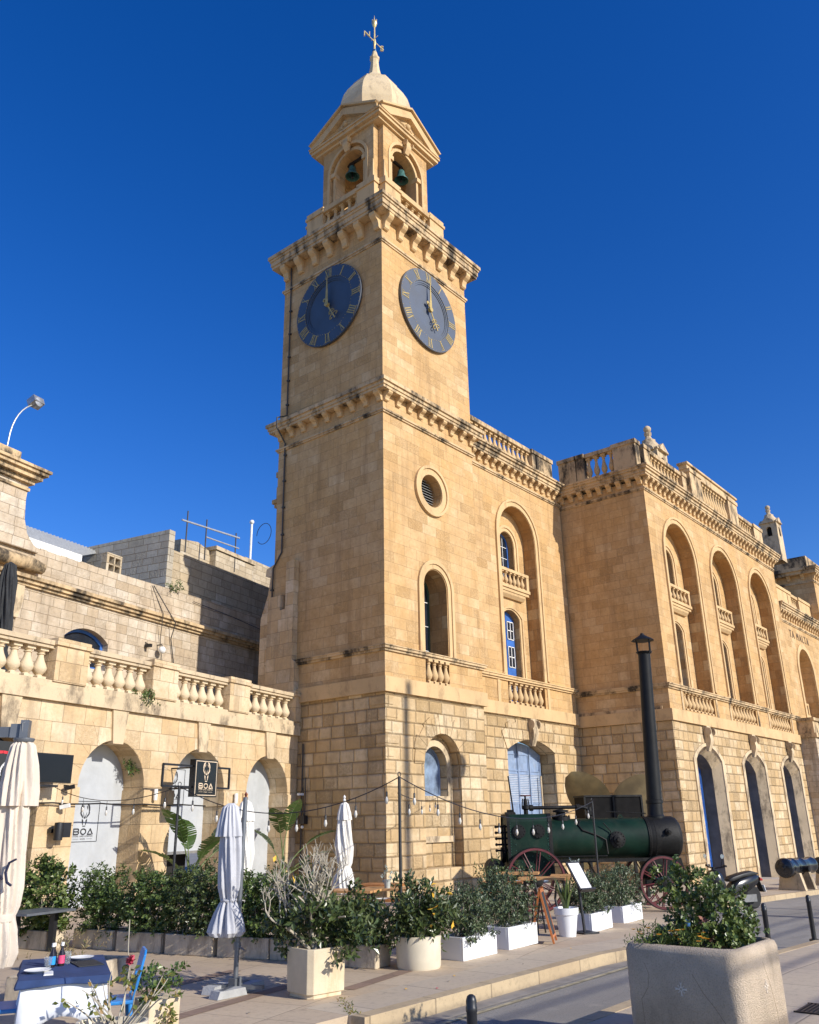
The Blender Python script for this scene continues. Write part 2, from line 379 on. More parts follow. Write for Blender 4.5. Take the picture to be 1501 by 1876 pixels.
# voussoir joints round the ground floor niche
def voussoirs(parent, fr, cx, hw, zs, rise, ln, n, mat, d=-.02, key=True):
    mb = MB(); out = arch(cx, hw, zs-.01, zs, rise, n); R = (hw*hw+rise*rise)/(2*rise); cz = zs+rise-R
    pts = out[1:-1]
    for i in range(n):
        a, b = pts[i], pts[i+1]
        def ex(p, l):
            dx, dz = p[0]-cx, p[1]-cz; k = hypot(dx, dz); return (p[0]+dx/k*l, p[1]+dz/k*l)
        ll = ln*(1.18 if i % 2 else 1.0); g = .012
        q = [ex(a, .0), ex(b, .0), ex(b, ll), ex(a, ll)]; cx_ = sum(p[0] for p in q)/4; cz_ = sum(p[1] for p in q)/4
        q = [(cx_+(p[0]-cx_)*.95, cz_+(p[1]-cz_)*.985) for p in q]
        mb.poly(q, [], fr, d, .1)
    return mb.build('voussoirs', mat, parent)
voussoirs(T, F0, 2.67, .925, 3.25, .925, .5, 11, M_RUST, d=-.03)
# string course, pedestal zone, impost moulding
mb = MB(); ring(mb, 0, 5, 0, 5, 5.2, 5.64, .11)
# (opened where the balusters of the niche stand)
mb.build('string_course', M_TRIM, T)
mb = MB()
for (z0, z1, p) in ((6.40, 6.47, .06), (6.47, 6.545, .12), (6.545, 6.575, .15)):
    mb.box(-p, 5+p, -p, .12, z0, z1); mb.box(-p, .12, .12, 5+p, z0, z1); mb.box(4.9, 5+p, .12, 5+p, z0, z1)
mb.build('impost_moulding', M_CORN, T)
# shaft
no_ = arch(2.54, .61, 5.66, 8.78); oc = circ(2.45, 12.15, .57, 36)
mb = MB(); mb.poly(rect(0, 5, 5.2, 15.1), [no_, oc], F0, 0)
mb.poly(rect(0, 5.0, 5.2, 15.1), [], L0, 0); mb.poly(rect(0, 5, 5.2, 15.1), [], LEFT(5), 0); mb.poly(rect(0, 5, 5.2, 15.1), [], FRONT(5), 0)
mb.build('shaft', M_GOLD, T)
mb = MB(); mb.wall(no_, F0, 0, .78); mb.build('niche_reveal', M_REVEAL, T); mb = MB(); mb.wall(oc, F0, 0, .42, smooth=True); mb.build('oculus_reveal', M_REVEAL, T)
sash(T, F0, arch(2.54, .61, 6.0, 8.78), .74, 2, 4, glass=M_GLASS, frame=plain('dark_green_sash', (.03, .07, .05), .5), bars=M_SASH)
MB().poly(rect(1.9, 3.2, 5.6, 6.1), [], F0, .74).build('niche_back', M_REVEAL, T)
balusters(T, ME_BALT, 4, 1.95, 3.13, 5.64, 6.40, F0, .03, .95)
mb = MB(); arch_band(mb, F0, arch(2.54, .64, 6.58, 8.78), arch(2.54, .80, 6.58, 8.78), 0, -.035); arch_band(mb, F0, arch(2.54, .80, 6.58, 8.78), arch(2.54, .93, 6.58, 8.78), 0, -.075)
mb.build('niche_surround', M_TRIM, T)
mb = MB(); c1, c2, c3 = circ(2.45, 12.15, .58, 40), circ(2.45, 12.15, .80, 40), circ(2.45, 12.15, .90, 40)
mb.poly(c2, [c1], F0, 0, -.05); mb.poly(c3, [c2], F0, .0, -.1); mb.build('oculus_surround', M_TRIM, T)
mb = MB()
for i in range(12):
    z = 11.63+i*.095; h = sqrt(max(0, .56**2-(z-12.15)**2))
    if h > .05: mb.cbox((2.45, .36, z), (2*h, .1, .014), tilt=radians(35))
lo = mb.build('louvre', M_LOUV, T); MB().poly(circ(2.45, 12.15, .57, 32), [], F0, .42).build('louvre_backing', M_DARK, lo)
# lower cornice
mb = MB()
for (z0, z1, p) in ((14.24, 14.30, .05), (14.30, 14.36, .09), (14.98, 15.08, .27), (15.08, 15.2, .31), (15.2, 15.33, .37)): ring(mb, 0, 5, 0, 5, z0, z1, p)
mb.build('lower_cornice', M_CORN, T)
ME_BR1 = bracket_mesh(.2, .32, .25, M_TRIM)
brackets(T, ME_BR1, 9, .12, 4.88, 14.98, F0, 0); brackets(T, ME_BR1, 9, .12, 4.88, 14.98, L0, 0, -pi/2)
# clock stage
mb = MB(); mb.box(0.0, 5.0, 0.0, 5, 15.33, 22.1); mb.build('clock_stage', M_GOLD, T)
mb = MB()
for (z0, z1, p) in ((20.98, 21.05, .04), (21.05, 21.13, .08), (22.1, 22.22, .38), (22.22, 22.42, .42), (22.42, 22.52, .46), (22.52, 22.66, .51)): ring(mb, 0, 5, 0, 5, z0, z1, p)
mb.build('upper_cornice', M_CORN, T)
ME_BR2 = bracket_mesh(.25, .58, .36, M_TRIM)
brackets(T, ME_BR2, 7, .16, 4.84, 22.1, F0, 0); brackets(T, ME_BR2, 7, .16, 4.84, 22.1, L0, 0, -pi/2)
# dials
ROM = ['XII', 'I', 'II', 'III', 'IIII', 'V', 'VI', 'VII', 'VIII', 'IX', 'X', 'XI']
def clock(fr, cu, cz, mir):
    """fr(u,z,d); mir=-1 where u runs to the viewer's left"""
    q = lambda r, a: (cu+mir*r*sin(a), cz+r*cos(a))
    mb = MB(); mb.poly(circ(cu, cz, 1.62, 64), [circ(cu, cz, 1.16, 64)], fr, -.04, -.13)
    mb.poly(circ(cu, cz, 1.165, 64), [circ(cu, cz, 1.08, 64)], fr, -.04, -.105); mb.poly(circ(cu, cz, 1.085, 64), [circ(cu, cz, 1.02, 64)], fr, -.04, -.085)
    mb.poly(circ(cu, cz, 1.05, 64), [], fr, -.02, -.06)
    c = mb.build('clock_dial', M_CLOCK, T)
    nb = MB(); W = .035
    for h in range(12):
        a = 2*pi*h/12; s = ROM[h]; wid = {'I': .085, 'V': .17, 'X': .17}; tot = sum(wid[k] for k in s); x = -tot/2
        def P(dx, r): return (cu+mir*(r*sin(a)+dx*cos(a)), cz+r*cos(a)-dx*sin(a))
        for k in s:
            xc = x+wid[k]/2; x += wid[k]; r0, r1 = 1.2, 1.55
            if k == 'I': nb.strokes([[P(xc, r0), P(xc, r1)]], W, fr, -.13, -.142)
            if k == 'V': nb.strokes([[P(xc-.06, r1), P(xc, r0)]], W, fr, -.13, -.142); nb.strokes([[P(xc+.06, r1), P(xc, r0)]], .014, fr, -.13, -.14)
            if k == 'X': nb.strokes([[P(xc-.065, r1), P(xc+.065, r0)]], W, fr, -.13, -.142); nb.strokes([[P(xc+.065, r1), P(xc-.065, r0)]], .014, fr, -.13, -.14)
        nb.strokes([[P(-tot/2, 1.2), P(tot/2, 1.2)], [P(-tot/2, 1.55), P(tot/2, 1.55)]], .012, fr, -.13, -.139)
    nb.build('numerals', M_GOLDP, c)
    nb = MB()
    for i in range(60):
        if i % 5: p = q(1.585, 2*pi*i/60); nb.poly(circ(p[0], p[1], .012, 6), [], fr, -.13, -.14); p = q(1.17, 2*pi*i/60); nb.poly(circ(p[0], p[1], .012, 6), [], fr, -.13, -.14)
    nb.build('minute_dots', M_GOLDP, c)
    hb = MB(); hb.poly([q(.07, -pi/2), q(.12, pi*.75), q(.07, pi/2), q(1.14, .012), q(1.16, 0), q(1.14, -.012)], [], fr, -.2, -.215)
    hb.poly(circ(cu, cz, .09, 20), [], fr, -.13, -.24); hb.build('minute_hand', M_GOLDP, c)
    a = radians(150); hb = MB(); hb.strokes([[q(-.26, a), q(.8, a)]], .05, fr, -.17, -.19); p = q(-.27, a); hb.poly(circ(p[0], p[1], .075, 14), [], fr, -.17, -.19)
    for (r_, dr, sd_) in ((.36, .1, .13), (.56, .12, .2)):
        for sg in (-1, 1):
            pts = []
            for i in range(7):
                t_ = i/6*pi*1.1; rr = r_+dr*(1-cos(t_))*.6; off = sg*sd_*sin(t_*.75)
                pts.append((cu+mir*(rr*sin(a)+off*cos(a)), cz+rr*cos(a)-off*sin(a)))
            hb.strokes([pts], .035, fr, -.165, -.185)
    hb.build('hour_hand', M_GOLDP, c)
clock(F0, 2.5, 19.3, 1); clock(L0, 2.5, 19.35, -1)
# parapet
mb = MB(); A, B_ = .42, 4.58
for (x0, x1, y0, y1) in ((A, B_, A, A+.34), (A, A+.34, A+.34, B_), (B_-.34, B_, A+.34, B_), (A+.34, B_-.34, B_-.34, B_)):
    mb.box(x0, x1, y0, y1, 22.66, 23.42)
mb.build('parapet_plinth', M_TRIM, T)
for cx, cy in ((A, A), (A, B_), (B_, A), (B_, B_)):
    sx = 1 if cx < 2 else -1; sy = 1 if cy < 2 else -1; lo_, hi_ = .30, 1.15
    for (a0, a1, b0, b1) in ((lo_, hi_, 0, .4), (0, .4, lo_, hi_)):
        X = sorted((cx+sx*a0, cx+sx*a1)); Y_ = sorted((cy+sy*b0, cy+sy*b1)); mb = MB()
        mb.box(X[0]-.02, X[1]+.02, Y_[0]-.02, Y_[1]+.02, 22.66, 24.3); mb.box(X[0]-.07, X[1]+.07, Y_[0]-.07, Y_[1]+.07, 24.3, 24.42); mb.box(X[0]-.03, X[1]+.03, Y_[0]-.03, Y_[1]+.03, 24.42, 24.6)
        mb.build('parapet_pier', M_TRIM, T)
mb = MB(); mb.box(1.5, 3.5, A-.03, A+.36, 24.28, 24.5); mb.build('parapet_rail', M_TRIM, T); mb = MB(); mb.box(A-.03, A+.36, 1.5, 3.5, 24.28, 24.5); mb.build('parapet_rail', M_TRIM, T)
balusters(T, ME_BALT, 5, 1.55, 3.45, 23.42, 24.3, F0, A+.17); balusters(T, ME_BALT, 5, 1.55, 3.45, 23.42, 24.3, L0, A+.17)
# belfry
C0 = 2.5; H1, H2 = 1.65, 1.38
ao, ai = arch(C0, .98, 24.3, 26.42), arch(C0, .76, 24.3, 26.42)
mb = MB()
for k in range(4):
    def fr(u, z, d, k=k):
        x, y = u-C0, -H1+d
        for _ in range(k): x, y = y, -x
        return (C0+x, C0+y, z)
    hol = [ao] if k in (0, 1) else []
    mb.poly(rect(C0-H2, C0+H2, 22.7, 27.75), hol, fr, 0)
    mb.wall(rect(C0-H2, C0+H2, 22.7, 27.75), fr, 0, H1-H2)
    if hol:
        mb.wall(ao, fr, 0, .14); mb.poly(ao, [ai], fr, .14); mb.wall(ai, fr, .14, .62); mb.poly(rect(C0-H2+.35, C0+H2-.35, 22.7, 28), [ai], fr, .62)
    else: mb.poly(rect(C0-H2, C0+H2, 22.7, 27.75), [], fr, .5)
for sx in (-1, 1):
    for sy in (-1, 1):
        X = sorted((C0+sx*(H2-.5), C0+sx*(H2+.02))); Y_ = sorted((C0+sy*(H2-.5), C0+sy*(H2+.02))); mb.box(X[0], X[1], Y_[0], Y_[1], 22.7, 27.74)
mb.box(C0-H2, C0+H2, C0-H2, C0+H2, 27.75, 27.95); mb.box(C0-H2, C0+H2, C0-H2, C0+H2, 23.9, 24.1)
mb.build('belfry', M_GOLD.copy() if False else M_GOLD, T)
ME_KEY = None
def keystone(parent, fr, cu, z0, z1, w0, w1, dep, mat, d=0):
    """scrolled keystone, wider and deeper at the top"""
    mb = MB(); n = 10; vs = []
    for i in range(n+1):
        t_ = i/n; z = z0+(z1-z0)*t_; w = w0+(w1-w0)*t_
        p = dep*(.45+.25*sin((t_-.15)*pi*1.7)+.32*t_*t_)
        vs += [fr(cu-w/2, z, d), fr(cu-w/2, z, d-p), fr(cu+w/2, z, d-p), fr(cu+w/2, z, d)]
    fs = [(i*4+k, i*4+k+1, i*4+5+k, i*4+4+k) for i in range(n) for k in range(3)]+[(0, 1, 2, 3), (n*4, n*4+1, n*4+2, n*4+3)]
    mb.add(vs, fs); zc = z1-(w1*.5)
    for sg in (-1, 1):
        mb.lathe([(w1*.36, -.02), (w1*.36, .02)], (0, 0, 0), 14, 'x', tf=lambda p, sg=sg: tuple(Vector(fr(cu+sg*w1*.5+p[0], zc+p[2], d-dep*.62+p[1]*.9))))
    return mb.build('keystone', mat, parent)
for fr in (FRONT(C0-H1), LEFT(C0-H1)):
    mb = MB(); arch_band(mb, fr, arch(C0, .98, 24.5, 26.42), arch(C0, 1.1, 24.5, 26.42), 0, -.04); arch_band(mb, fr, arch(C0, .76, 24.5, 26.42), arch(C0, .88, 24.5, 26.42), .14, .08)
    for s in (-1, 1): mb.box(*sorted((C0+s*.74, C0+s*1.0)), -.0, .3, 26.3, 26.5, tf=lambda p, fr=fr: fr(p[0], p[2], p[1]))
    mb.build('belfry_arch_moulding', M_TRIM, T); keystone(T, fr, C0, 27.1, 27.74, .22, .38, .26, M_TRIM)
    # concave sweep at the foot of the near corner of the belfry
    mb = MB(); mb.poly([(C0-H2-.02, 25.9)]+[(C0-H2+.62*(1-cos(q*pi/16)), 25.9-1.0*sin(q*pi/16)) for q in range(1, 9)]+[(C0-H2+.62, 24.4), (C0-H2-.02, 24.4)], [], fr, -.06, -.003); mb.build('swept_foot', M_TRIM, T)
# pediments
mb = MB(); tyb = MB()
for k in range(4):
    def fr(u, z, d, k=k):
        x, y = u-C0, -H1+d
        for _ in range(k): x, y = y, -x
        return (C0+x, C0+y, z)
    tf = lambda p, fr=fr: fr(p[0], p[2], p[1])
    for (z0, z1, p, e) in ((27.72, 27.84, .1, .06), (27.84, 27.98, .24, .22), (27.98, 28.06, .3, .3)): mb.box(C0-H1-p+(.008 if k % 2 else .004), C0+H1+p-(.008 if k % 2 else .004), -p, .35, z0+(.004 if k % 2 else 0), z1+(.004 if k % 2 else 0), tf)
    e = H2+.46; apex = 29.14; b = 28.06
    outer = [(C0-e, b), (C0+e, b), (C0+e, b+.14), (C0, apex), (C0-e, b+.14)]; inner = [(C0-e+.62, b+.0), (C0+e-.62, b+.0), (C0, apex-.36)]
    mb.poly([(C0-e, b), (C0-e, b+.14), (C0, apex), (C0+e, b+.14), (C0+e, b), (C0+e-.55, b), (C0, apex-.34), (C0-e+.55, b)], [], fr, -.33, .5)
    mb.poly([(C0-e+.02, b+.14), (C0, apex+.08), (C0+e-.02, b+.14), (C0+e+.06, b+.2), (C0, apex+.17), (C0-e-.06, b+.2)], [], fr, -.42, 1.3)
    tyb.poly([(C0-e+.5, b), (C0+e-.5, b), (C0, apex-.2)], [], fr, -.12, .2)
    tyb.ball(fr(C0, 28.46, -.12), .15, 10, (1, 1, 1)); tyb.ball(fr(C0-.22, 28.36, -.12), .09, 8); tyb.ball(fr(C0+.22, 28.36, -.12), .09, 8)
mb.build('pediment', M_TRIM, T); tyb.build('tympanum', M_TRIM, T)
mb = MB(); octa = pi/8
def octl(prof, c=(C0, C0, 0)):
    mb.lathe([(r/cos(pi/8), z) for r, z in prof], c, 8, smooth=False, tf=lambda p: (c[0]+(p[0]-c[0])*cos(octa)-(p[1]-c[1])*sin(octa), c[1]+(p[0]-c[0])*sin(octa)+(p[1]-c[1])*cos(octa), p[2]))
mb.box(C0-1.52, C0+1.52, C0-1.52, C0+1.52, 27.74, 28.32); mb.box(C0-1.3, C0+1.3, C0-1.3, C0+1.3, 28.3, 28.9)
octl([(1.5, 28.4), (1.48, 29.5), (1.50, 29.9), (1.46, 30.3), (1.36, 30.72), (1.20, 31.1), (1.02, 31.42), (.94, 31.55), (.94, 31.6), (.86, 31.62), (.40, 32.28), (.36, 32.30)])
dm = mb.build('dome', M_DOME, T)
mb = MB(); octl([(.33, 32.28), (.27, 32.5), (.215, 32.8), (.18, 33.1), (.165, 33.4), (.2, 33.46), (.21, 33.54), (.15, 33.6), (.10, 33.86), (.09, 33.9)]); mb.build('spire', M_DOME, T)
mb = MB(); mb.tube([(C0, C0, 33.9), (C0, C0, 35.5)], [.05, .03], 8); mb.lathe([(.05, 34.3), (.075, 34.5), (.05, 34.7)], (C0, C0, 0), 10); mb.lathe([(.03, 35.4), (.09, 35.5), (.13, 35.66), (.12, 35.75), (.05, 35.82), (.02, 35.9), (.004, 36.15)], (C0, C0, 0), 10)
for k in range(5): mb.box(C0+.1*cos(k*1.256)-.015, C0+.1*cos(k*1.256)+.015, C0+.1*sin(k*1.256)-.015, C0+.1*sin(k*1.256)+.015, 35.72, 35.86)
mb.tube([(C0-.42, C0, 34.55), (C0+.42, C0, 34.55)], .02, 6); mb.tube([(C0, C0-.2, 34.75), (C0, C0+.2, 34.75)], .015, 6)
vn = mb.build('weather_vane', M_VANE, T); MB().ball((C0, C0, 33.97), .1, 12).build('vane_ball', plain('vane_blue', (.02, .1, .22), .3, spec=.7), vn)
for s, x in (('N', -.50), ('S', .50)): inst('vane_letter', text_mesh(s, .42, M_VANE, .03), vn, (C0+x, C0, 34.42), rot=(pi/2, 0, radians(-38)))
# lightning cable and rough extension on the left side
mb = MB(); pa = [(-.05, 4.62, 22.0), (-.05, 4.6, 21.0), (-.05, 4.58, 15.6), (-.5, 4.6, 15.36), (-.5, 4.6, 14.98), (-.05, 4.62, 14.5), (-.05, 4.6, 10.4), (-.05, 5.0, 9.9), (-.05, 5.02, 6.0)]
mb.tube(pa, .03, 6)
for z in range(11, 15): mb.box(-.09, 0, 4.55, 4.65, z, z+.06)
for z in range(16, 22): mb.box(-.09, 0, 4.53, 4.63, z, z+.06)
for z in (6.4, 7.3, 8.2, 9.1): mb.box(-.09, 0, 4.97, 5.07, z, z+.06)
mb.build('conductor_cable', M_PIPE, T)
ml = MB(); ml.poly([(4.9, 4.2), (5.62, 4.2), (5.62, 8.2), (5.3, 9.0), (5.2, 9.6), (5.45, 9.7), (5.42, 9.95), (4.9, 10.1)], [], L0, .02, 1.5); ml.build('ragged_side_wall', M_ARCADE, T)
ml = MB(); ml.poly([(3.62, 3.9), (5.0, 3.9), (5.0, 8.8), (4.42, 8.85), (4.42, 8.3), (4.15, 8.3), (4.15, 9.9), (3.78, 9.93), (3.76, 6.6), (3.66, 6.5), (3.62, 5.2)], [], L0, -.22, .1); ml.build('buttress', M_ARCADE, T)
ml = MB(); ml.box(.3, 1.5, 5.0, 5.32, 9.7, 13.7); ml.box(.2, 1.6, 5.0, 5.5, 12.45, 12.6); ml.box(.25, 1.55, 5.0, 5.42, 12.3, 12.45); ml.box(.3, 1.5, 5.0, 5.38, 12.6, 13.1); ml.box(.3, 1.5, 5.0, 5.44, 13.5, 13.7); ml.build('rear_pilaster', M_GOLD, T)
ml = MB(); ml.tube([(-.02, 5.4+.38*cos(a*pi/14)+.2, 11.3+.38*sin(a*pi/14)) for a in range(0, 26)], .012, 5); ml.build('loose_cable_loop', M_PIPE, T)

# ------------------------------------------------------------------ bells hung in the belfry
def bell(loc, rz, label):
    b = thing('bell', label, 'bell', (loc[0], loc[1], loc[2]+.1), rz, 'bells in the belfry'); b.scale = (.74, .74, .74)
    mb = MB(); mb.lathe([(.03, .62), (.16, .60), (.2, .52), (.22, .35), (.26, .18), (.33, .05), (.4, -.02), (.4, -.06), (.36, -.05), (.28, .1), (.2, .4)], seg=24); mb.build('bell_body', M_BELL, b)
    mb = MB(); mb.tube([(0, 0, .3), (0, 0, -.05)], .03, 8); mb.ball((0, 0, -.1), .07, 10); mb.build('clapper', M_IRON, b)
    mb = MB(); mb.box(-.85, .85, -.06, .06, .78, .92); mb.box(-.12, .12, -.05, .05, .6, .78); mb.build('headstock', M_IRON, b)
bell((2.85, 1.38, 26.3), 0, 'green bronze bell in the sunlit right-hand arch of the belfry')
bell((1.38, 2.75, 26.3), pi/2, 'green bronze bell in the shaded left-hand arch of the belfry')

# ================================================================== MUSEUM WING (between tower and pavilion) and PAVILION
def small_balcony(parent, fr, cu, hw, z0, d, me, n=6):
    """balconette: corbelled slab, rail, end posts and balusters; z0 underside, front face d-.26"""
    tf = lambda p: fr(p[0], p[2], p[1])
    mb = MB(); mb.box(cu-hw, cu+hw, d-.3, d, z0+.34, z0+.46, tf); mb.box(cu-hw+.04, cu+hw-.04, d-.25, d, z0+.22, z0+.34, tf)
    mb.poly([(d, z0), (d-.1, z0), (d-.2, z0+.12), (d-.22, z0+.22), (d, z0+.22)], [], lambda a, b, c: fr(cu+c, b, a), -(hw-.25), hw-.25)
    mb.box(cu-hw+.02, cu+hw-.02, d-.28, d-.06, z0+1.02, z0+1.14, tf)
    for s in (-1, 1): mb.box(*sorted((cu+s*hw-s*.02, cu+s*hw-s*.2)), d-.27, d, z0+.46, z0+1.02, tf)
    b = mb.build('balconette', M_TRIM, parent)
    for i in range(n): inst('baluster', me, b, fr(cu-hw+.25+(i+.5)*(2*hw-.5)/n, z0+.46, d-.17), s=(.75, .75, .56))
    return b
def recess_bay(parent, y0, cx, hw, dep, zb, zs, door_hw, win_hw, leaf, bal_n, zp):
    """tall arched recess with a balustraded foot, a balconette, an arched window above and a doorway below"""
    fr = FRONT(y0); o = arch(cx, hw, zp, zs); d = dep
    wo = arch(cx, win_hw, 10.2, 12.2, n=12); do = arch(cx, door_hw, zp, 9.15, .3, n=8)
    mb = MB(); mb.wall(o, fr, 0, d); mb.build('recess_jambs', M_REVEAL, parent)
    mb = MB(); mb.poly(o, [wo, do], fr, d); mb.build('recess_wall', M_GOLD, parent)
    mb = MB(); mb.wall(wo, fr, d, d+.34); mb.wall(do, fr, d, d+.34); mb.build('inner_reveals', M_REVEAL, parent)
    mb = MB()
    arch_band(mb, fr, arch(cx, win_hw+.02, 10.2, 12.2), arch(cx, win_hw+.16, 10.2, 12.2), d, d-.03); arch_band(mb, fr, arch(cx, win_hw+.16, 10.2, 12.2), arch(cx, win_hw+.27, 10.2, 12.2), d, d-.07)
    arch_band(mb, fr, arch(cx, door_hw+.02, zb, 9.15, .3), arch(cx, door_hw+.14, zb, 9.18, .33), d, d-.03); arch_band(mb, fr, arch(cx, door_hw+.14, zb, 9.18, .33), arch(cx, door_hw+.24, zb, 9.2, .36), d, d-.07)
    mb.build('window_architrave', M_TRIM, parent)
    mb = MB(); arch_band(mb, fr, arch(cx, hw+.02, zb, zs), arch(cx, hw+.2, zb, zs), 0, -.03); arch_band(mb, fr, arch(cx, hw+.2, zb+.12, zs), arch(cx, hw+.3, zb+.12, zs), 0, -.075)
    for s in (-1, 1):
        p = [(cx+s*(hw+.2+.1+.42*(1-cos(i*pi/10))), zb+.12-.13*sin(i*pi/10)) for i in range(6)]; mb.strokes([p], .06, fr, -.075, 0)
    mb.build('recess_surround', M_TRIM, parent)
    sash(parent, fr, arch(cx, win_hw, 10.2, 12.2, n=12), d+.26, 3, 5, frame=leaf)
    # doorway leaves: blue panels with glazed lights
    dr = MB(); dr.poly(do, [], fr, d+.26, d+.31); dr.strokes([[(cx, zp), (cx, 9.4)]], .03, fr, d+.235, d+.26)
    dd = dr.build('balcony_door', leaf, parent); g = MB(); s_ = MB(); n_ = MB()
    for s in (-1, 1):
        for (z0, z1) in ((8.35, 9.05), (7.25, 8.05), (6.35, 6.75)):
            a, b = sorted((cx+s*.09, cx+s*(door_hw-.1))); g.poly(rect(a, b, z0, z1), [], fr, d+.245, d+.26)
            s_.strokes([[(a, z0), (b, z0), (b, z1), (a, z1), (a, z0)], [((a+b)/2, z0), ((a+b)/2, z1)], [(a, (z0+z1)/2), (b, (z0+z1)/2)]], .03, fr, d+.225, d+.245)
        n_.strokes([rect(*sorted((cx+s*.07, cx+s*(door_hw-.08))), 7.1, 7.15)], .02, fr, d+.24, d+.26)
    g.build('pane', M_GLASS, dd); s_.build('glazing_bars', M_SASH, dd)
    small_balcony(parent, fr, cx, hw-.16, 9.9, d, ME_BALT)
    balusters(parent, ME_BALT, bal_n, cx-hw+.05, cx+hw-.05, zp, zb-.16, fr, .10, .95)
def shutter_door(parent, fr, cx, hw, z0, zs, rise, d, mat, louv=True):
    o = arch(cx, hw, z0, zs, rise, 10); mb = MB(); mb.poly(o, [], fr, d, d+.06)
    dr = mb.build('door', mat, parent); p = MB(); lv = MB(); zt = zs+rise
    for i in range(2):
        for j in range(2):
            a = cx-hw+.1+(i*2+j)*(hw*2-.2)/4+.06; b = a+(hw*2-.2)/4-.12
            for (q0, q1) in ((z0+.2, z0+.95), (z0+1.1, z0+1.55), (zs-1.75, zs-.75), (zs-.6, zs-.05)):
                p.poly(rect(a-.035, b+.035, q0-.035, q1+.035), [rect(a, b, q0, q1)], fr, d-.025, d)
            if louv:
                z = zs-1.72
                while z < zs-.78: lv.box(a, b, d-.02, d, z, z+.028, lambda q: fr(q[0], q[2], q[1])); z += .062
    p.strokes([[(cx, z0), (cx, zt)]], .07, fr, d-.045, d); p.strokes([[(cx-hw+.05, z0), (cx-hw+.05, zs)], [(cx+hw-.05, z0), (cx+hw-.05, zs)], [(cx-hw/2, z0), (cx-hw/2, zs+rise*.6)], [(cx+hw/2, z0), (cx+hw/2, zs+rise*.6)]], .05, fr, d-.03, d)
    p.build('door_panels', mat, dr)
    if louv: lv.build('louvre', M_SASH if False else plain('pale_louvre_paint', (.42, .46, .52), .6), dr)  # louvre slats in one pale blue-grey
    return dr
def cornice_run(parent, fr, u0, u1, z, p0, nbr, me, ends=(1, 1), dz=0, rz=0):
    tf = lambda q: fr(q[0], q[2], q[1]); mb = MB()
    for (a, b, p) in ((-.58, -.52, .04), (-.52, -.45, .08), (0, .1, .27), (.1, .24, .31), (.24, .34, .38), (.34, .42, .43)):
        mb.box(u0-p*ends[0], u1+p*ends[1], -p, .3, z+a, z+b, tf)
    mb.build('cornice', M_CORN, parent); brackets(parent, me, nbr, u0+.12, u1-.12, z, fr, 0, rz)
def parapet(parent, fr, segs, z0, z1, me, d=.25, th=.34, trim=None):
    """segs: list of (kind, u0, u1, n): 'p' pier, 'b' balusters"""
    tf = lambda q: fr(q[0], q[2], q[1]); mb = MB(); h = z1-z0
    for s in segs:
        if s[0] == 'p':
            mb.box(s[1], s[2], d-.05, d+th+.05, z0, z1-.16, tf); mb.box(s[1]-.05, s[2]+.05, d-.1, d+th+.1, z1-.16, z1+.02, tf)
        else:
            mb.box(s[1], s[2], d, d+th, z0, z0+.24, tf); mb.box(s[1], s[2], d-.02, d+th+.02, z1-.18, z1, tf)
    b = mb.build('parapet', trim or M_CORN, parent)
    for s in segs:
        if s[0] == 'b': balusters(parent, me, s[3], s[1], s[2], z0+.24, z1-.18, fr, d+th/2, 1.0)

W = thing('museum_wing', 'golden stone museum wing set back between the clock tower and the projecting pavilion', 'building', (5.0, .85, 0))
FW = lambda u, z, d: (u-5.0, d, z); FWY = FW
class OFF:  # frame helper for bays whose builders work in world x
    pass
def shifted(ox, oy):
    def f(y0): return lambda u, z, d: (u-ox, y0-oy+d, z)
    return f
_F = FRONT
# ground floor
dho = arch(9.25, 1.65, -1.2, 4.0, .42, 12)
mb = MB(); mb.poly(rect(5.0, 12.95, -1.2, 5.2), [dho], FW, 0); mb.wall(dho, FW, 0, .72); mb.build('ground_floor_wall', M_RUST, W)
mb = MB(); mb.poly(rect(5.0, 12.95, 5.2, 15.3), [arch(9.2, 1.31, 5.66, 12.34)], FW, 0); mb.poly(rect(5.0, 12.95, 5.2, 15.3), [], FW, 3.0); mb.poly(rect(0, 7.95, .0, 4), [], lambda u, z, d: (u, z, 15.25), 0); mb.build('upper_wall', M_GOLD, W)
FRONT = shifted(5.0, .85)
recess_bay(W, .85, 9.2, 1.31, .55, 6.62, 12.34, .62, .52, M_BLUE, 7, 5.66)
FRONT = _F
shutter_door(W, FW, 9.25, 1.62, -.5, 3.98, .4, .66, M_PBLUE)
voussoirs(W, FW, 9.25, 1.66, 4.0, .42, .72, 12, M_RUST, d=-.03)
keystone(W, FW, 9.25, 4.2, 5.18, .24, .42, .3, M_PTRIM, -.02)
mb = MB(); mb.box(.1, 7.9, -.1, .4, 5.2, 5.64)
mb.build('string_course', M_TRIM, W)
mb = MB()
for (z0, z1, p) in ((6.46, 6.53, .06), (6.53, 6.61, .12), (6.61, 6.65, .15)): mb.box(.1, 7.95, -p, .2, z0, z1)
for x in (8.9-1.45-5, 9.5+1.45-5): mb.box(x-.28, x-.1, -.03, .02, 5.64, 6.46)
mb.build('impost_moulding', M_TRIM, W)
cornice_run(W, FW, 5.05, 12.95, 15.22, .4, 17, ME_BR1, (0, 0))
parapet(W, FW, [('p', 5.0, 5.9), ('b', 5.9, 11.2, 15), ('p', 11.2, 11.5), ('p', 11.6, 12.9)], 15.64, 17.0, ME_BALT)
mb = MB(); mb.tube([(10.6-5, .5, -.4), (10.6-5, .5, 3.2)], .035, 6); mb.build('drain_pipe', M_PTRIM, W)

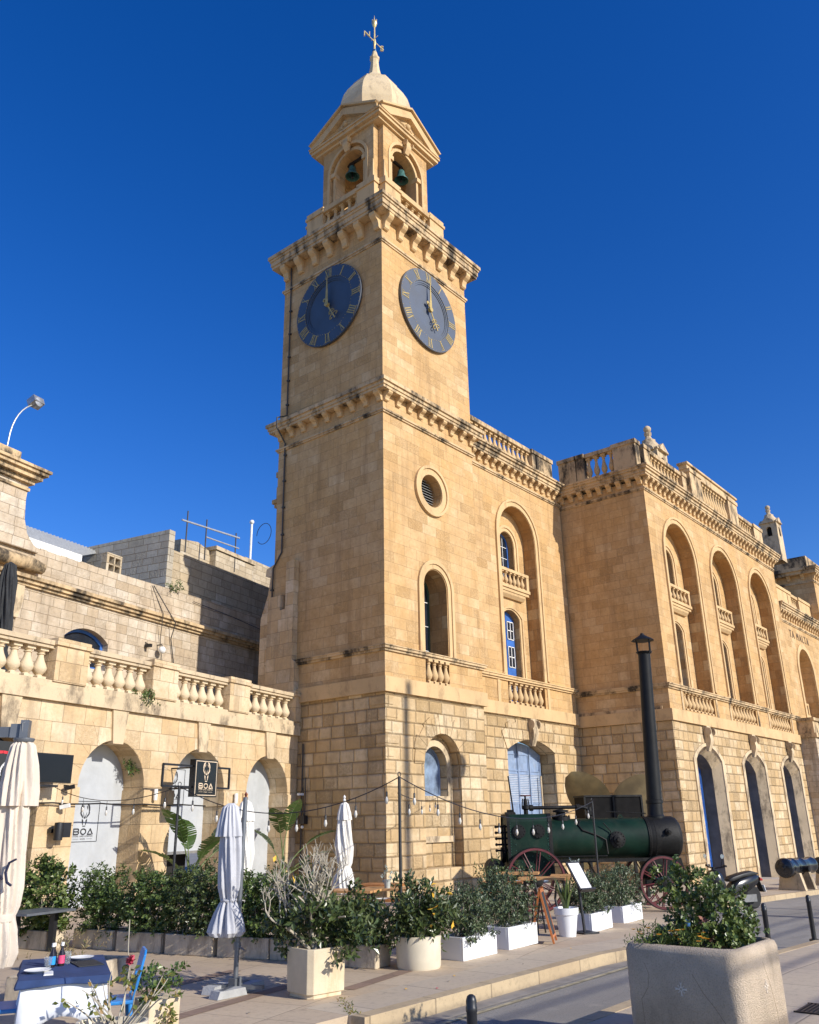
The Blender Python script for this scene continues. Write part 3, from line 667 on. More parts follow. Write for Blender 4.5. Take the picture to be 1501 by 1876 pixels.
PX, PY, PE = 13.0, -3.12, 29.9
Pv = thing('museum_pavilion', 'projecting three-bay golden stone museum pavilion with tall arched recesses and balustraded parapet', 'building', (PX, PY, 0))
FP = lambda u, z, d: (u-PX, d, z); LP = lambda u, z, d: (d, u-PY, z)
M_SHADEREV = plain('shade_grey_reveal', (.15, .12, .09), .85, var=.25, vscale=2)  # dark grey puts the jambs' shade into the reveal colour
CXS, CXD = (16.1, 21.4, 26.65), (16.2, 21.6, 26.95)
doors = [arch(c, 1.35, -1.5, 3.75, .55, 12) for c in CXD]
mb = MB(); mb.poly(rect(PX, PE, -1.6, 5.1), doors, FP, 0)
for o in doors:
    i_ = [(CXD[doors.index(o)]+(p[0]-CXD[doors.index(o)])*.87, p[1] if p[1] < 3 else p[1]-.28) for p in o]
    n = len(o); vs = [FP(p[0], p[1], 0) for p in o]+[FP(p[0], p[1], .36) for p in i_]; sp = MB(); sp.add(vs, [(k, k+1, n+k+1, n+k) for k in range(n-1)]); sp.build('door_splay', M_PTRIM, Pv)
    sp = MB(); sp.wall(i_, FP, .36, .92, closed=False); sp.build('door_reveal', M_SHADEREV, Pv)
mb.poly(rect(PY, 1.5, -1.6, 5.1), [], LP, 0)
mb.build('ground_floor_wall', M_RUST, Pv)
mb = MB()
for i in range(18):
    z = -1.4+i*.365; a = .6 if i % 2 else .36; e = random.uniform(.015, .035)
    mb.box(-e, a, -e, .36 if i % 2 else .6, z+.02, min(z+.345, 5.09))
mb.build('quoins', M_RUST, Pv)
for c in CXD:
    shutter_door(Pv, FP, c, 1.175, -.95, 3.5, .5, .86, M_BLUE, False); keystone(Pv, FP, c, 4.1, 5.08, .24, .44, .32, M_PTRIM, -.02)
    mb = MB(); arch_band(mb, FP, arch(c, 1.36, -.8, 3.75, .55), arch(c, 1.62, -.8, 3.8, .62), 0, -.05); mb.build('door_surround', M_PTRIM, Pv)
    mb = MB(); mb.box(c-1.1-PX, c+1.1-PX, .3, 1.3, -1.4, -.93); mb.build('door_step', M_PTRIM, Pv)
mb = MB(); mb.poly(rect(PX, PE, 5.1, 15.0), [arch(c, 1.6, 5.6, 12.15) for c in CXS], FP, 0)
mb.poly(rect(PY, 1.5, 5.1, 15.0), [], LP, 0); mb.poly(rect(PY, 6, -1.6, 15), [], lambda u, z, d: (PE-PX, u-PY, z), 0); mb.poly(rect(0, PE-PX, 0, 9), [], lambda u, z, d: (u, z, 14.95), 0); mb.poly(rect(PX, PE, 5, 15), [], FP, 4.5); mb.build('upper_wall', M_GOLD, Pv)
FRONT = shifted(PX, PY)
for c in CXS: recess_bay(Pv, PY, c, 1.6, .62, 6.5, 12.15, .62, .52, M_BLUE, 8, 5.6)
FRONT = _F
mb = MB(); mb.box(-.1, PE-PX+.05, -.1, .35, 5.1, 5.54); mb.box(-.1, .3, .35, 4.2, 5.1, 5.54)
mb.build('string_course', M_TRIM, Pv)
mb = MB()
for (z0, z1, p) in ((6.32, 6.39, .06), (6.39, 6.47, .12), (6.47, 6.51, .15)): mb.box(-p, PE-PX, -p, .2, z0, z1); mb.box(-p, .2, .2, 4.0, z0, z1)
for (z0, z1, p) in ((5.54, 5.66, .06),): mb.box(-p, .2, .3, 4.0, z0, z1)
for c in CXS:
    for s in (-1, 1): mb.box(c+s*1.85-PX-.08, c+s*1.85-PX+.08, -.03, .02, 5.54, 6.32)
mb.build('impost_moulding', M_CORN, Pv)
cornice_run(Pv, FP, PX, PE, 15.1, .4, 36, ME_BR1, (1, 1))
brackets(Pv, ME_BR1, 9, PY+.14, .7, 15.1, LP, 0, -pi/2)
mb = MB()
for (a, b, p) in ((-.58, -.52, .04), (-.52, -.45, .08), (0, .1, .27), (.1, .24, .31), (.24, .34, .38), (.34, .42, .43)): mb.box(-p, .3, .3, 4.0, 15.1+a, 15.1+b)
mb.build('side_cornice', M_CORN, Pv)
parapet(Pv, LP, [('p', PY+.25, PY+1.3), ('b', PY+1.3, PY+2.75, 4), ('p', PY+2.75, PY+3.1), ('p', PY+3.15, PY+4.0)], 15.52, 17.0, ME_BALT)
parapet(Pv, FP, [('p', PX+1.0, PX+1.6), ('b', PX+1.6, PX+5.2, 10), ('p', 18.2, 18.9)], 15.52, 17.0, ME_BALT); parapet(Pv, FP, [('b', 24.9, 28.2, 9), ('p', 28.2, 29.6)], 15.52, 17.0, ME_BALT)
parapet(Pv, FP, [('p', 18.7, 20.1), ('b', 20.1, 23.8, 10), ('p', 23.8, 25.1)], 15.52, 17.3, ME_BALT, d=.05)
mb = MB(); mb.box(18.6-PX, 25.2-PX, .05, .45, 17.3, 17.52); mb.box(18.5-PX, 25.3-PX, -.03, .5, 17.52, 17.62); mb.build('attic_coping', M_CORN, Pv)

def turret(px, py, z, s, label):
    t = thing('roof_turret', label, 'turret', (px, py, z), 0, 'ball-topped turrets on the roof')
    mb = MB(); w_ = .62*s
    ar = arch(0, .2*s, .15*s, .75*s, n=8)
    for k in range(4):
        def fr(u, z_, d, k=k):
            x, y = u, -w_+d
            for _ in range(k): x, y = y, -x
            return (x, y, z_)
        mb.poly(rect(-w_, w_, -1.5, 1.3*s), [ar], fr, 0); mb.wall(ar, fr, 0, .25*s)
        mb.poly([(-.45*s, 1.3*s), (.45*s, 1.3*s), (.45*s, 1.4*s), (0, 1.72*s), (-.45*s, 1.4*s)], [], fr, -.12*s, .2*s); mb.box(-.5*s, .5*s, -.15*s, .1, 1.24*s, 1.33*s, lambda p, fr=fr: fr(p[0], p[2], p[1]))
    mb.box(-w_-.06*s, w_+.06*s, -w_-.06*s, w_+.06*s, 1.28*s, 1.36*s); mb.build('turret_body', M_PTRIM, t)
    mb = MB(); mb.box(-w_*.55, w_*.55, -w_*.55, w_*.55, .1*s, 1.0*s); mb.build('turret_core', M_DARK, t)
    mb = MB(); mb.lathe([(.68*s, 1.36*s), (.6*s, 1.6*s), (.42*s, 1.85*s), (.36*s, 1.95*s), (.36*s, 2.05*s), (.2*s, 2.15*s), (.14*s, 2.3*s), (.2*s, 2.42*s), (.2*s, 2.5*s), (.1*s, 2.56*s)], seg=8, smooth=False); mb.ball((0, 0, 2.72*s), .2*s, 14); mb.build('ball_finial', M_PTRIM, t)
turret(18.0, -1.6, 17.0, .95, 'stone turret with ball finial, nearest the clock tower on the pavilion roof')
turret(34.4, -2.2, 17.75, .78, 'stone turret with ball finial and arched opening at the far end of the roofline')

# further part of the museum
Q = thing('far_museum_range', 'distant lower stone range of the museum beyond the pavilion, lettered across its frieze', 'building', (29.9, -2.9, 0))
FQ = lambda u, z, d: (u-29.9, d, z)
qa = arch(33.9, 1.4, 4.6, 9.3)
mb = MB(); mb.poly(rect(29.9, 38.2, -1.8, 12.6), [qa], FQ, 0); mb.wall(qa, FQ, 0, .8); mb.poly(qa, [], FQ, .8); mb.poly(rect(29.9, 38.2, -1.8, 12.6), [], FQ, 6); mb.poly(rect(0, 8.3, 0, 6), [], lambda u, z, d: (u, z, 12.55), 0); mb.build('wall', M_GOLD, Q)
mb = MB(); arch_band(mb, FQ, arch(33.9, 1.42, 6, 9.3), arch(33.9, 1.72, 6, 9.3), 0, -.06); mb.build('arch_surround', M_TRIM, Q)
cornice_run(Q, FQ, 29.95, 38.15, 12.45, .4, 18, ME_BR1, (0, 0))
parapet(Q, FQ, [('p', 30.0, 33.4), ('p', 33.5, 34.1), ('b', 34.1, 35.7, 5), ('p', 35.7, 38.1)], 12.87, 14.2, ME_BALT, trim=M_TRIM)
small_balcony(Q, FQ, 33.9, 1.3, 6.6, .8, ME_BALT)
lt = text_mesh('TA MALTA', .62, plain('dark_letter_stone', (.14, .09, .05), .9), .01, 1.35); inst('lettering', lt, Q, (33.6-29.9, -.012, 11.15), rot=(pi/2, 0, 0))  # frieze letters in one dark brown
mb = MB(); mb.box(-.5, 7.5, -1.0, 0, -1.8, 5.4); mb.build('porch', M_PALE, Q); mb = MB(); mb.box(-.62, 7.6, -1.12, .05, 5.4, 5.62); mb.box(-.5, 7.5, -1.0, .05, 5.62, 6.25); mb.box(-.6, 7.6, -1.1, .05, 6.25, 6.4); mb.build('porch_parapet', M_CORN, Q)
R_ = thing('far_pavilion', 'farthest stone pavilion at the right edge, its shaded side wall facing the clock tower', 'building', (38.2, -3.2, 0))
FR_ = lambda u, z, d: (u-38.2, d, z)
ra = arch(41.6, 1.6, 6, 12.4); mb = MB(); mb.poly(rect(38.2, 50, -2, 16.2), [ra], FR_, 0); mb.wall(ra, FR_, 0, .8); mb.poly(ra, [], FR_, .8); mb.poly(rect(-3.2, 4, -2, 16.2), [], lambda u, z, d: (d, u+3.2, z), 0); mb.poly(rect(0, 11.8, 0, 7), [], lambda u, z, d: (u, z, 16.15), 0); mb.poly(rect(38.2, 50, -2, 16.2), [], FR_, 7); mb.build('wall', M_GOLD, R_)
cornice_run(R_, FR_, 38.2, 50, 16.2, .4, 26, ME_BR1, (1, 0)); mb = MB()
for (a, b, p) in ((-.58, -.45, .06), (0, .2, .4), (.2, .42, .54)): mb.box(-p, .3, .3, 7, 16.2+a, 16.2+b)
mb.box(-.1, 11, .2, .6, 16.62, 17.4); mb.box(-.1, .3, .6, 7, 16.62, 17.4)
mb.build('side_cornice', M_CORN, R_); brackets(R_, ME_BR1, 8, -2.6, 3.4, 16.2, lambda u, z, d: (d, u+3.2, z), 0, -pi/2)

# ================================================================== RESTAURANT ARCADE (left wing, turned 13.5 degrees)
RZ = radians(13.5)
AR = thing('restaurant_arcade', 'warm stone arcade of round arches under a balustraded terrace, left of the tower', 'building', (0, 3.6, 0), RZ)
FA = lambda u, z, d: (u, d, z)
ACX = [-13.72, -10.67, -7.62, -4.57, -1.52]
ops = [arch(c, 1.02, -.3, 2.5, n=16) for c in ACX]
mb = MB(); mb.poly(rect(-16, .1, -.3, 4.2), ops, FA, 0)
for o in ops: mb.wall(o, FA, 0, .66, closed=False)
mb.poly(rect(-16, .1, -.3, 4.2), [], FA, 4.3); mb.box(-16, .1, .02, 4.3, 4.16, 4.2); mb.build('arcade_wall', M_ARCADE, AR)
for c in ACX:
    for s in (-1, 1): mb = MB(); mb.box(*sorted((c+s*.99, c+s*1.2)), -.05, .64, 2.12, 2.46); mb.build('impost_block', M_ARCADE, AR)
for c in ACX:
    mb = MB(); mb.poly([(c-.16, 3.44), (c+.16, 3.44), (c+.25, 4.2), (c-.25, 4.2)], [], FA, -.06, .3); mb.build('keystone', M_PTRIM, AR)
    voussoirs(AR, FA, c, 1.03, 2.5, 1.03, .5, 9, M_ARCADE, d=-.006)
mb = MB(); mb.box(-16, .1, -.1, .5, 4.2, 4.48); mb.box(-16, .1, -.06, .45, 4.48, 4.62); mb.box(-16, .1, .4, 4.3, 4.3, 4.4); mb.build('terrace_string_course', M_PTRIM, AR)
PI_ = [-12.3, -9.27, -6.25, -3.17, -.12]
for i, c in enumerate(PI_):
    h = .46 if i < 4 else .2; mb = MB()
    mb.box(c-h, c+h, -.1, .42, 4.6, 5.38); mb.box(c-h-.05, c+h+.05, -.15, .47, 5.38, 5.46); mb.box(c-h-.02, c+h+.02, -.12, .44, 5.46, 5.54)
    mb.build('parapet_pier', M_ARCADE, AR)
mb = MB(); mb.box(-16, 0, -.02, .34, 5.30, 5.37); mb.box(-16, 0, -.06, .38, 5.37, 5.47); mb.build('handrail', trimstone('sooty_rail_limestone', (.55, .43, .28), (.06, .05, .04), .8, 3), AR)
ME_BALA = bal_mesh('baluster', M_BAL, 14, 1.12)
for i in range(4):
    a, b = PI_[i]+.48, PI_[i+1]-(.48 if i < 3 else .22); n = int((b-a)/.34); balusters(AR, ME_BALA, n, a, b, 4.62, 5.30, FA, .16, 1.02)
for i in range(3): inst('baluster', ME_BALA, AR, (-13.1-i*.34, .16, 4.62), s=(1.02, 1.02, .68))
# curtains in the arches
M_CUR = plain('white_blind_cloth', (.42, .435, .445), .75, var=.09, vscale=1.6, bmp=1.0, bscale=1.6, dirt=((.33, .33, .32), 1.5, .5))
M_INK = plain('charcoal_print', (.035, .035, .04), .8, var=.05); M_INKS = plain('faded_print', (.2, .2, .21), .8)
M_BGOLD = plain('pale_gold_print', (.66, .52, .36), .5)
def boa_logo(fr, cu, cz, h, d, mi, ms, parent, framed=True, house=True):
    """horned emblem, three big letters and two small lines in a thin frame; (cu,cz) centre, h overall height"""
    k = h/.88; Pt = lambda x, z: (cu+x*k, cz+z*k); mb = MB(); e = .006
    if framed: mb.strokes([[Pt(-.42, .43), Pt(.42, .43), Pt(.42, -.43), Pt(-.42, -.43), Pt(-.42, .43)]], .012*k, fr, d-e, d)
    for s in (-1, 1):
        q = lambda L: [Pt(s*x, z) for x, z in L]
        mb.poly(q([(.055, .39), (.11, .36), (.135, .30), (.14, .24), (.13, .20), (.105, .17), (.11, .22), (.1, .28), (.08, .33), (.045, .37)]), [], fr, d-e, d)
        mb.poly(q([(.045, .34), (.07, .30), (.072, .265), (.06, .255), (.055, .28), (.04, .31)]), [], fr, d-e, d)
        mb.poly(q([(.145, .19), (.125, .14), (.085, .1), (.055, .065), (.05, .095), (.07, .13), (.1, .16), (.125, .2)]), [], fr, d-e, d)
        mb.poly(q([(.075, .06), (.075, .01), (.06, -.04), (.045, -.08), (.035, -.08), (.04, -.02), (.035, .02)]), [], fr, d-e, d)
        mb.poly(q([(.055, .2), (.02, .06), (.0, .06), (.0, .085), (.012, .1)]), [], fr, d-e, d)
    mb.poly([Pt(-.045, -.11), Pt(.045, -.11), Pt(.035, -.092), Pt(-.035, -.092)], [], fr, d-e, d)
    zb, zt = -.275, -.16; W_ = .026*k
    mb.strokes([[Pt(-.28, zb), Pt(-.28, zt), Pt(-.16, zt), Pt(-.14, zt-.02), Pt(-.14, zt-.04), Pt(-.16, (zb+zt)/2), Pt(-.28, (zb+zt)/2)], [Pt(-.16, (zb+zt)/2), Pt(-.135, zb+.04), Pt(-.135, zb+.02), Pt(-.16, zb), Pt(-.28, zb)]], W_, fr, d-e, d)
    mb.strokes([[Pt(.0+.075*cos(2*pi*i/20), (zb+zt)/2+.057*sin(2*pi*i/20)) for i in range(21)]], W_, fr, d-e, d)
    mb.strokes([[Pt(.24, zb), Pt(.13, zb), Pt(.205, zt), Pt(.28, zb)]], W_, fr, d-e, d)
    o = mb.build('emblem_and_name', mi, parent)
    for s_, z, sz in (('STEAK AND LOBSTER', -.33, .05), ('HOUSE', -.385, .04)):
        t_ = text_mesh(s_, sz*k, ms, .002, 1.25); p = fr(*Pt(0, z), d-.004); inst('small_lettering', t_, parent, p, rot=(pi/2, 0, 0))
    mb = MB(); mb.strokes([[Pt(-.28, -.37), Pt(-.12, -.37)], [Pt(.12, -.37), Pt(.28, -.37)]], .006*k, fr, d-e, d); mb.build('rule_lines', ms, parent)
def curtain(c, z0, lab, logo=None):
    o = arch(c, 1.03, z0, 2.5, n=16)
    t = thing('window_blind', lab, 'blind', (0, 3.6, 0), RZ, 'white blinds drawn down in the arches')
    mb = MB(); mb.poly(o, [], FA, .64, .66); mb.build('cloth', M_CUR, t)
    mb = MB(); mb.box(c-1.0, c+1.0, .6, .7, z0-.04, z0+.03); mb.build('bottom_bar', M_STEEL, t)
    if logo: boa_logo(FA, c+logo[0], logo[1], logo[2], .636, M_INK, M_INKS, t)
curtain(ACX[2], -.2, 'full-length white blind with framed lettering in the arch left of the hanging sign', (-.1, 1.77, .88))
curtain(ACX[3], 1.0, 'half-drawn white blind behind the black hanging sign, dark doorway below it', (-.25, 2.6, .88))
curtain(ACX[4], -.2, 'full-length white blind in the arch beside the clock tower, behind large banana leaves', (-.1, 1.5, .7))
for i, (c, lb) in enumerate(((ACX[1], 'dark glazed opening of the arch behind the black television screen'), (ACX[3], 'dark doorway'))):
    if i == 0: MB().poly(arch(c, 1.03, -.2, 2.5), [], FA, .65).build('dark_glazing', M_GLASS, AR)
    else: MB().poly(rect(c-1.1, c+1.1, -.3, 1.1), [], FA, 1.2).build('dark_doorway', M_DARK, AR)
MB().poly(arch(ACX[0], 1.03, -.2, 2.5), [], FA, .65).build('dark_glazing', M_GLASS, AR)

# ================================================================== TERRACE HOUSE above and behind the arcade
TD = 4.4
TH = thing('terrace_house', 'pale stone house wall with a heavy cornice behind the balustraded terrace', 'house', (0, 3.6, 0), RZ)
FT = lambda u, z, d: (u, TD+d, z)
two = arch(-4.72, .85, 6.05, 6.85, .33, 10)
mb = MB(); mb.poly([(-16, 4.2), (4.5, 4.2), (4.5, 9.25), (-1, 9.2), (-7.0, 9.05), (-16, 8.95)], [two], FT, 0); mb.wall(two, FT, 0, .35)
mb.poly([(-16, 4.2), (4.5, 4.2), (4.5, 9.25), (-1, 9.2), (-7.0, 9.05), (-16, 8.95)], [], FT, .5); mb.box(-16, 4.5, TD+.02, TD+.48, 8.9, 8.98)
for i in range(46):
    a = -7+i*.25; h = random.uniform(.0, .07); mb.box(a, a+.24, TD+.03, TD+.45, 8.9, 9.08+h)
mb.build('wall', M_PALE, TH)
mb = MB()
for (z0, z1, p) in ((7.92, 8.0, .08), (8.0, 8.1, .16), (8.1, 8.2, .24)): mb.box(-16, 4.5, TD-p, TD+.1, z0, z1)
mb.build('cornice', M_CORN, TH)
sash(TH, FT, two, .22, 1, 1, glass=M_GLASS, frame=M_BLUE, fw=.09)
# scrolled gable pier at the left
mb = MB(); pts = [(-16, 8.9), (-6.95, 8.9), (-6.95, 9.02), (-7.15, 9.1), (-7.4, 9.35), (-7.55, 9.75), (-7.6, 10.3), (-7.58, 10.75), (-16, 10.75)]
mb.poly(pts, [], FT, -.12, .6); mb.build('scrolled_gable', M_PALE, TH)
mb = MB()
for (z0, z1, p) in ((10.55, 10.63, .05), (10.75, 10.88, .12), (10.88, 11.02, .26), (11.02, 11.12, .36), (11.12, 11.2, .42)): mb.box(-16, -7.6+p, TD-.12-p, TD+.6+p, z0, z1)
mb.box(-16, -7.95, TD-.1, TD+.5, 11.2, 11.62)
mb.build('gable_capping', M_CORN, TH)
mb = MB(); mb.tube([(-16, TD-.2, 8.5), (-7.2, TD-.2, 8.5), (-6.8, TD-.2, 8.46)], [.2, .2, .16], 10); mb.build('roll_moulding', M_CORN, TH)
mb = MB(); mb.poly([(-12, 7.0), (-7.3, 7.0), (-7.2, 7.5), (-7.2, 7.9), (-12, 7.9)], [], FT, -.1, 0); mb.build('stone_patch', M_PTRIM, TH)
# cables sagging over the wall
mb = MB(); mb.tube([(-2.2, TD-.05, 9.1), (-1.6, TD-.26, 8.3), (-1.3, TD-.3, 8.0), (-1.2, TD-.06, 7.5), (-.9, TD-.05, 6.5), (-.5, TD-.05, 5.6)], .018, 5); mb.tube([(-2.3, TD-.05, 9.1), (-1.9, TD-.28, 8.2), (-1.7, TD-.06, 7.4), (-1.4, TD-.05, 6.2), (-1.3, TD-.05, 5.4)], .012, 5); mb.tube([(-.2, TD-.06, 9.0), (2, TD-.06, 8.9), (4, TD-.06, 8.75)], .012, 5)
mb.build('loose_cables', M_PIPE, TH)

# masonry roofs and walls behind
def back_block(name, label, parts, cat='building'):
    t = thing(name, label, cat, (0, 3.6, 0), RZ)
    for nm, mt, fn in parts:
        mb = MB(); fn(mb); mb.build(nm, mt, t)
    return t
M_SHADEBLOCK = ashlar('shade_grey_masonry', (.46, .41, .33), (.4, .35, .27), (.5, .46, .38), .6, .26, joint=.012, bev=.012, bstr=.5, patch=.85, stain_amt=.2, streak=.15)  # greyer, darker copy of the block masonry, painting in the side wall's shade
def fn(mb): mb.box(-.55, 7.5, 5.1, 5.4, 8.5, 10.9)
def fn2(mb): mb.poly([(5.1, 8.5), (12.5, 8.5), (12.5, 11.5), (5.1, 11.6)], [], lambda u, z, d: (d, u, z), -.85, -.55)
back_block('block_wall', 'bare masonry wall with a tall grey shaded side rising behind the terrace house', [('front_wall', M_BLOCK, fn), ('side_wall', M_SHADEBLOCK, fn2)], 'wall')
def fn(mb):
    mb.poly([(8.7, 9), (13.4, 9), (13.4, 14.6), (12, 15.0), (10, 15.5), (8.7, 15.3)], [], lambda u, z, d: (u, 13+d, z), 0, 2.5)
back_block('gabled_roof_room', 'sunlit yellow stone roof room with a low sloping top behind the block wall', [('wall', M_BLOCK, fn)])
def fn(mb): mb.box(11.0, 14.3, 12.6, 15, 9, 15.3)
def fc(mb): mb.box(10.9, 14.4, 12.5, 15.1, 15.3, 15.5)
back_block('roof_stair_box', 'square sunlit stair box with a thin coping beside the white mast', [('wall', M_BLOCK, fn), ('coping', M_PTRIM, fc)])
def fn(mb): mb.box(13.9, 24, 12.9, 13.4, 8, 15.75)
back_block('rear_parapet_wall', 'plain stone parapet wall running into the left side of the clock tower', [('wall', M_BLOCK, fn)], 'wall')
t = thing('white_mast', 'slender white mast with a ball top on the roofs left of the tower', 'mast', (0, 3.6, 0), RZ)
mb = MB(); mb.tube([(14.5, 13, 14.5), (14.5, 13, 17.9)], .065, 8); mb.build('pole', M_SASH, t); mb = MB(); mb.ball((14.5, 13, 18.0), .14, 10); mb.build('ball', M_SASH, t)
t = thing('scaffold_rail', 'grey scaffold guard rail on the roofs left of the tower', 'scaffold', (0, 3.6, 0), RZ)
M_SCAF = plain('scaffold_tube', (.5, .5, .5), .5, metal=.4)
mb = MB(); mb.tube([(8.2, 12.6, 16.1), (12.9, 12.6, 16.5)], .05, 6); mb.tube([(10.1, 12.6, 15.75), (12.9, 12.6, 15.9)], .04, 6); mb.build('rails', M_SCAF, t)
for x in (8.6, 10.1, 12.6): mb = MB(); mb.tube([(x, 12.6, 14.5), (x, 12.6, 16.7)], .04, 6); mb.build('post', M_PIPE, t)
t = thing('corrugated_canopy', 'white corrugated sheet canopy above the terrace house wall', 'canopy', (0, 3.6, 0), RZ)
mb = MB(); n = 60; vs = []
for i in range(n+1):
    u = -9.6+i*(5.0/n); h = .05*(1 if i % 2 else -1)
    vs += [(u, 5.4, 9.66+h), (u+4.25, 9.0, 11.5+h)]
mb.add(vs, [(2*i, 2*i+1, 2*i+3, 2*i+2) for i in range(n)]); mb.build('roof_sheet', plain('pale_sheet_metal', (.36, .37, .37), .5, var=.15), t)
mb = MB(); mb.box(-9.6, -4.5, 5.25, 5.4, 9.42, 9.66); mb.build('gutter', M_SASH, t); mb = MB(); mb.box(-9.5, -4.7, 5.5, 5.6, 8.5, 9.4); mb.build('dark_glazing', M_GLASS, t)
t = thing('vent_block', 'pierced square vent block on top of the terrace wall', 'vent', (0, 3.6, 0), RZ)
mb = MB(); mb.poly(rect(-3.72, -3.06, 9.1, 9.95), [rect(-3.62+.27*i, -3.4+.27*i, 9.35+.27*j, 9.57+.27*j) for i in range(2) for j in range(2)], lambda u, z, d: (u, 5.0+d, z), 0, .25); mb.build('block', M_BLOCK, t)
t = thing('gable_floodlight', 'floodlight on a curved arm on top of the scrolled gable', 'floodlight', (0, 3.6, 0), RZ)
mb = MB(); mb.tube([(-8.3, TD+.1, 11.6), (-8.28, TD+.1, 11.9)]+[(-8.28+1.0*(1-cos(a*pi/20)), TD+.1, 11.9+1.5*sin(a*pi/20)) for a in range(1, 9)], .022, 6); mb.box(-8.42, -8.18, TD, TD+.2, 11.6, 11.66); mb.build('arm', M_STEEL, t)
mb = MB(); e_ = Vector((-7.6, TD+.08, 13.4)); mb.cbox(e_, (.36, .3, .22), tilt=radians(-25)); mb.lathe([(.02, -.12), (.14, -.1), (.17, .1), (.15, .12)], tuple(e_+Vector((0, -.05, -.02))), 12, 'y'); mb.build('lamp_head', M_STEEL, t)
t = thing('globe_wall_lamp', 'small white globe lamp on the terrace house wall', 'lamp', (0, 3.6, 0), RZ)
mb = MB(); mb.ball((-1.75, TD-.22, 7.02), .12, 14); mb.build('globe', M_SASH, t); mb = MB(); mb.tube([(-1.75, TD, 7.2), (-1.75, TD-.2, 7.2), (-1.75, TD-.22, 7.12)], .02, 6); mb.build('bracket_arm', M_PIPE, t)
t = thing('wall_camera', 'small dark camera on the terrace house wall left of the globe lamp', 'camera', (0, 3.6, 0), RZ)
mb = MB(); mb.cbox((-2.3, TD-.14, 7.08), (.1, .22, .1)); mb.build('camera_body', M_IRON, t); mb = MB(); mb.tube([(-2.3, TD, 7.2), (-2.3, TD-.1, 7.14)], .02, 6); mb.build('mount', M_IRON, t)

# ================================================================== GROUND, PAVEMENT, ROAD
def paving_mat(name, base, alt, tw, th, rot, joint, stain):
    m, t, b, N, L, ma, mix, noise, smooth, bump, scale = nodes(name)
    co = N('ShaderNodeTexCoord').outputs['Object']
    mp = N('ShaderNodeMapping'); mp.inputs['Rotation'].default_value = (0, 0, -rot); L(co, mp.inputs[0])
    s = N('ShaderNodeSeparateXYZ'); L(mp.outputs[0], s.inputs[0])
    ur = ma('DIVIDE', s.outputs[0], tw); vr = ma('DIVIDE', s.outputs[1], th)
    fu, fv = ma('FRACT', ur), ma('FRACT', vr); cv = N('ShaderNodeCombineXYZ'); L(ma('FLOOR', ur), cv.inputs[0]); L(ma('FLOOR', vr), cv.inputs[1])
    wn = N('ShaderNodeTexWhiteNoise', noise_dimensions='2D'); L(cv.outputs[0], wn.inputs['Vector'])
    ed = ma('MINIMUM', ma('MULTIPLY', ma('MINIMUM', fu, ma('SUBTRACT', 1, fu)), tw), ma('MULTIPLY', ma('MINIMUM', fv, ma('SUBTRACT', 1, fv)), th))
    c = mix(wn.outputs['Value'], alt, base)
    c = mix(ma('MULTIPLY', smooth(noise(co, .9, 6, .65), .4, .75), .5), c, stain)
    c = mix(ma('MULTIPLY', smooth(noise(co, 14, 6, .7), .48, .72), .38), c, tuple(x*.6 for x in stain))
    c = mix(ma('MULTIPLY', smooth(noise(co, 3.3, 7, .75), .56, .7), .45), c, tuple(x*.62 for x in stain))
    c = mix(ma('MULTIPLY', smooth(noise(co, 45, 2, .5), .70, .76), .5), c, tuple(x*.4 for x in stain))
    c = mix(ma('MULTIPLY', ma('SUBTRACT', 1, smooth(ed, joint*.5, joint*1.5)), .6), c, tuple(x*.4 for x in stain))
    L(c, b.inputs['Base Color']); b.inputs['Roughness'].default_value = .75
    L(bump(ma('ADD', smooth(ed, 0, joint*2), ma('MULTIPLY', noise(co, 30, 5, .7), .5)), .25, .01), b.inputs['Normal']); return m
M_PAVE = paving_mat('beige_paving', (.55, .43, .29), (.49, .375, .25), .62, .93, RZ, .006, (.40, .30, .22))
M_PAVE2 = paving_mat('pavement_slabs', (.54, .44, .31), (.48, .385, .27), 1.1, .8, 0, .008, (.37, .30, .24))
M_BAND = paving_mat('brown_paving_band', (.30, .20, .14), (.25, .165, .11), .5, 5, RZ, .006, (.19, .13, .09))
M_KERB = paving_mat('yellowish_kerb_stone', (.52, .40, .24), (.45, .33, .19), .95, 9, 0, .010, (.27, .20, .13))
def asphalt():
    m, t, b, N, L, ma, mix, noise, smooth, bump, scale = nodes('asphalt')
    co = N('ShaderNodeTexCoord').outputs['Object']
    c = mix(smooth(noise(scale(co, (.35, 1, 1)), 1.0, 6, .65), .35, .7), (.235, .215, .185), (.315, .29, .25))
    c = mix(ma('MULTIPLY', smooth(noise(co, 60, 3, .7), .5, .7), .5), c, (.07, .07, .068))
    c = mix(ma('MULTIPLY', smooth(noise(co, 2.5, 6, .7), .58, .72), .5), c, (.36, .32, .26))
    c = mix(ma('MULTIPLY', smooth(noise(scale(co, (.12, 1.2, 1)), 2.2, 5, .6), .58, .7), .4), c, (.13, .12, .105))
    L(c, b.inputs['Base Color']); b.inputs['Roughness'].default_value = .85; L(bump(noise(co, 90, 4, .7), .5, .01), b.inputs['Normal']); return m
M_ASPH = asphalt()
XS = [-400, -60, -30, -8]+[-8+i*2 for i in range(1, 20)]+[60, 400]
def gzz(x): return max(-1.7, gz(x))
def sheet(poly_fn, z_off, mb=None):
    """strip following the ground fall: poly_fn(x) -> (y0, y1)"""
    mb = mb or MB(); xs = [x for x in XS]; vs = []
    for x in xs: y0, y1 = poly_fn(x); vs += [(x, y0, gzz(x)+z_off), (x, y1, gzz(x)+z_off)]
    mb.add(vs, [(2*i, 2*i+1, 2*i+3, 2*i+2) for i in range(len(xs)-1)]); return mb
road = struct(sheet(lambda x: (-400, 400), -.13).build('road', M_ASPH))
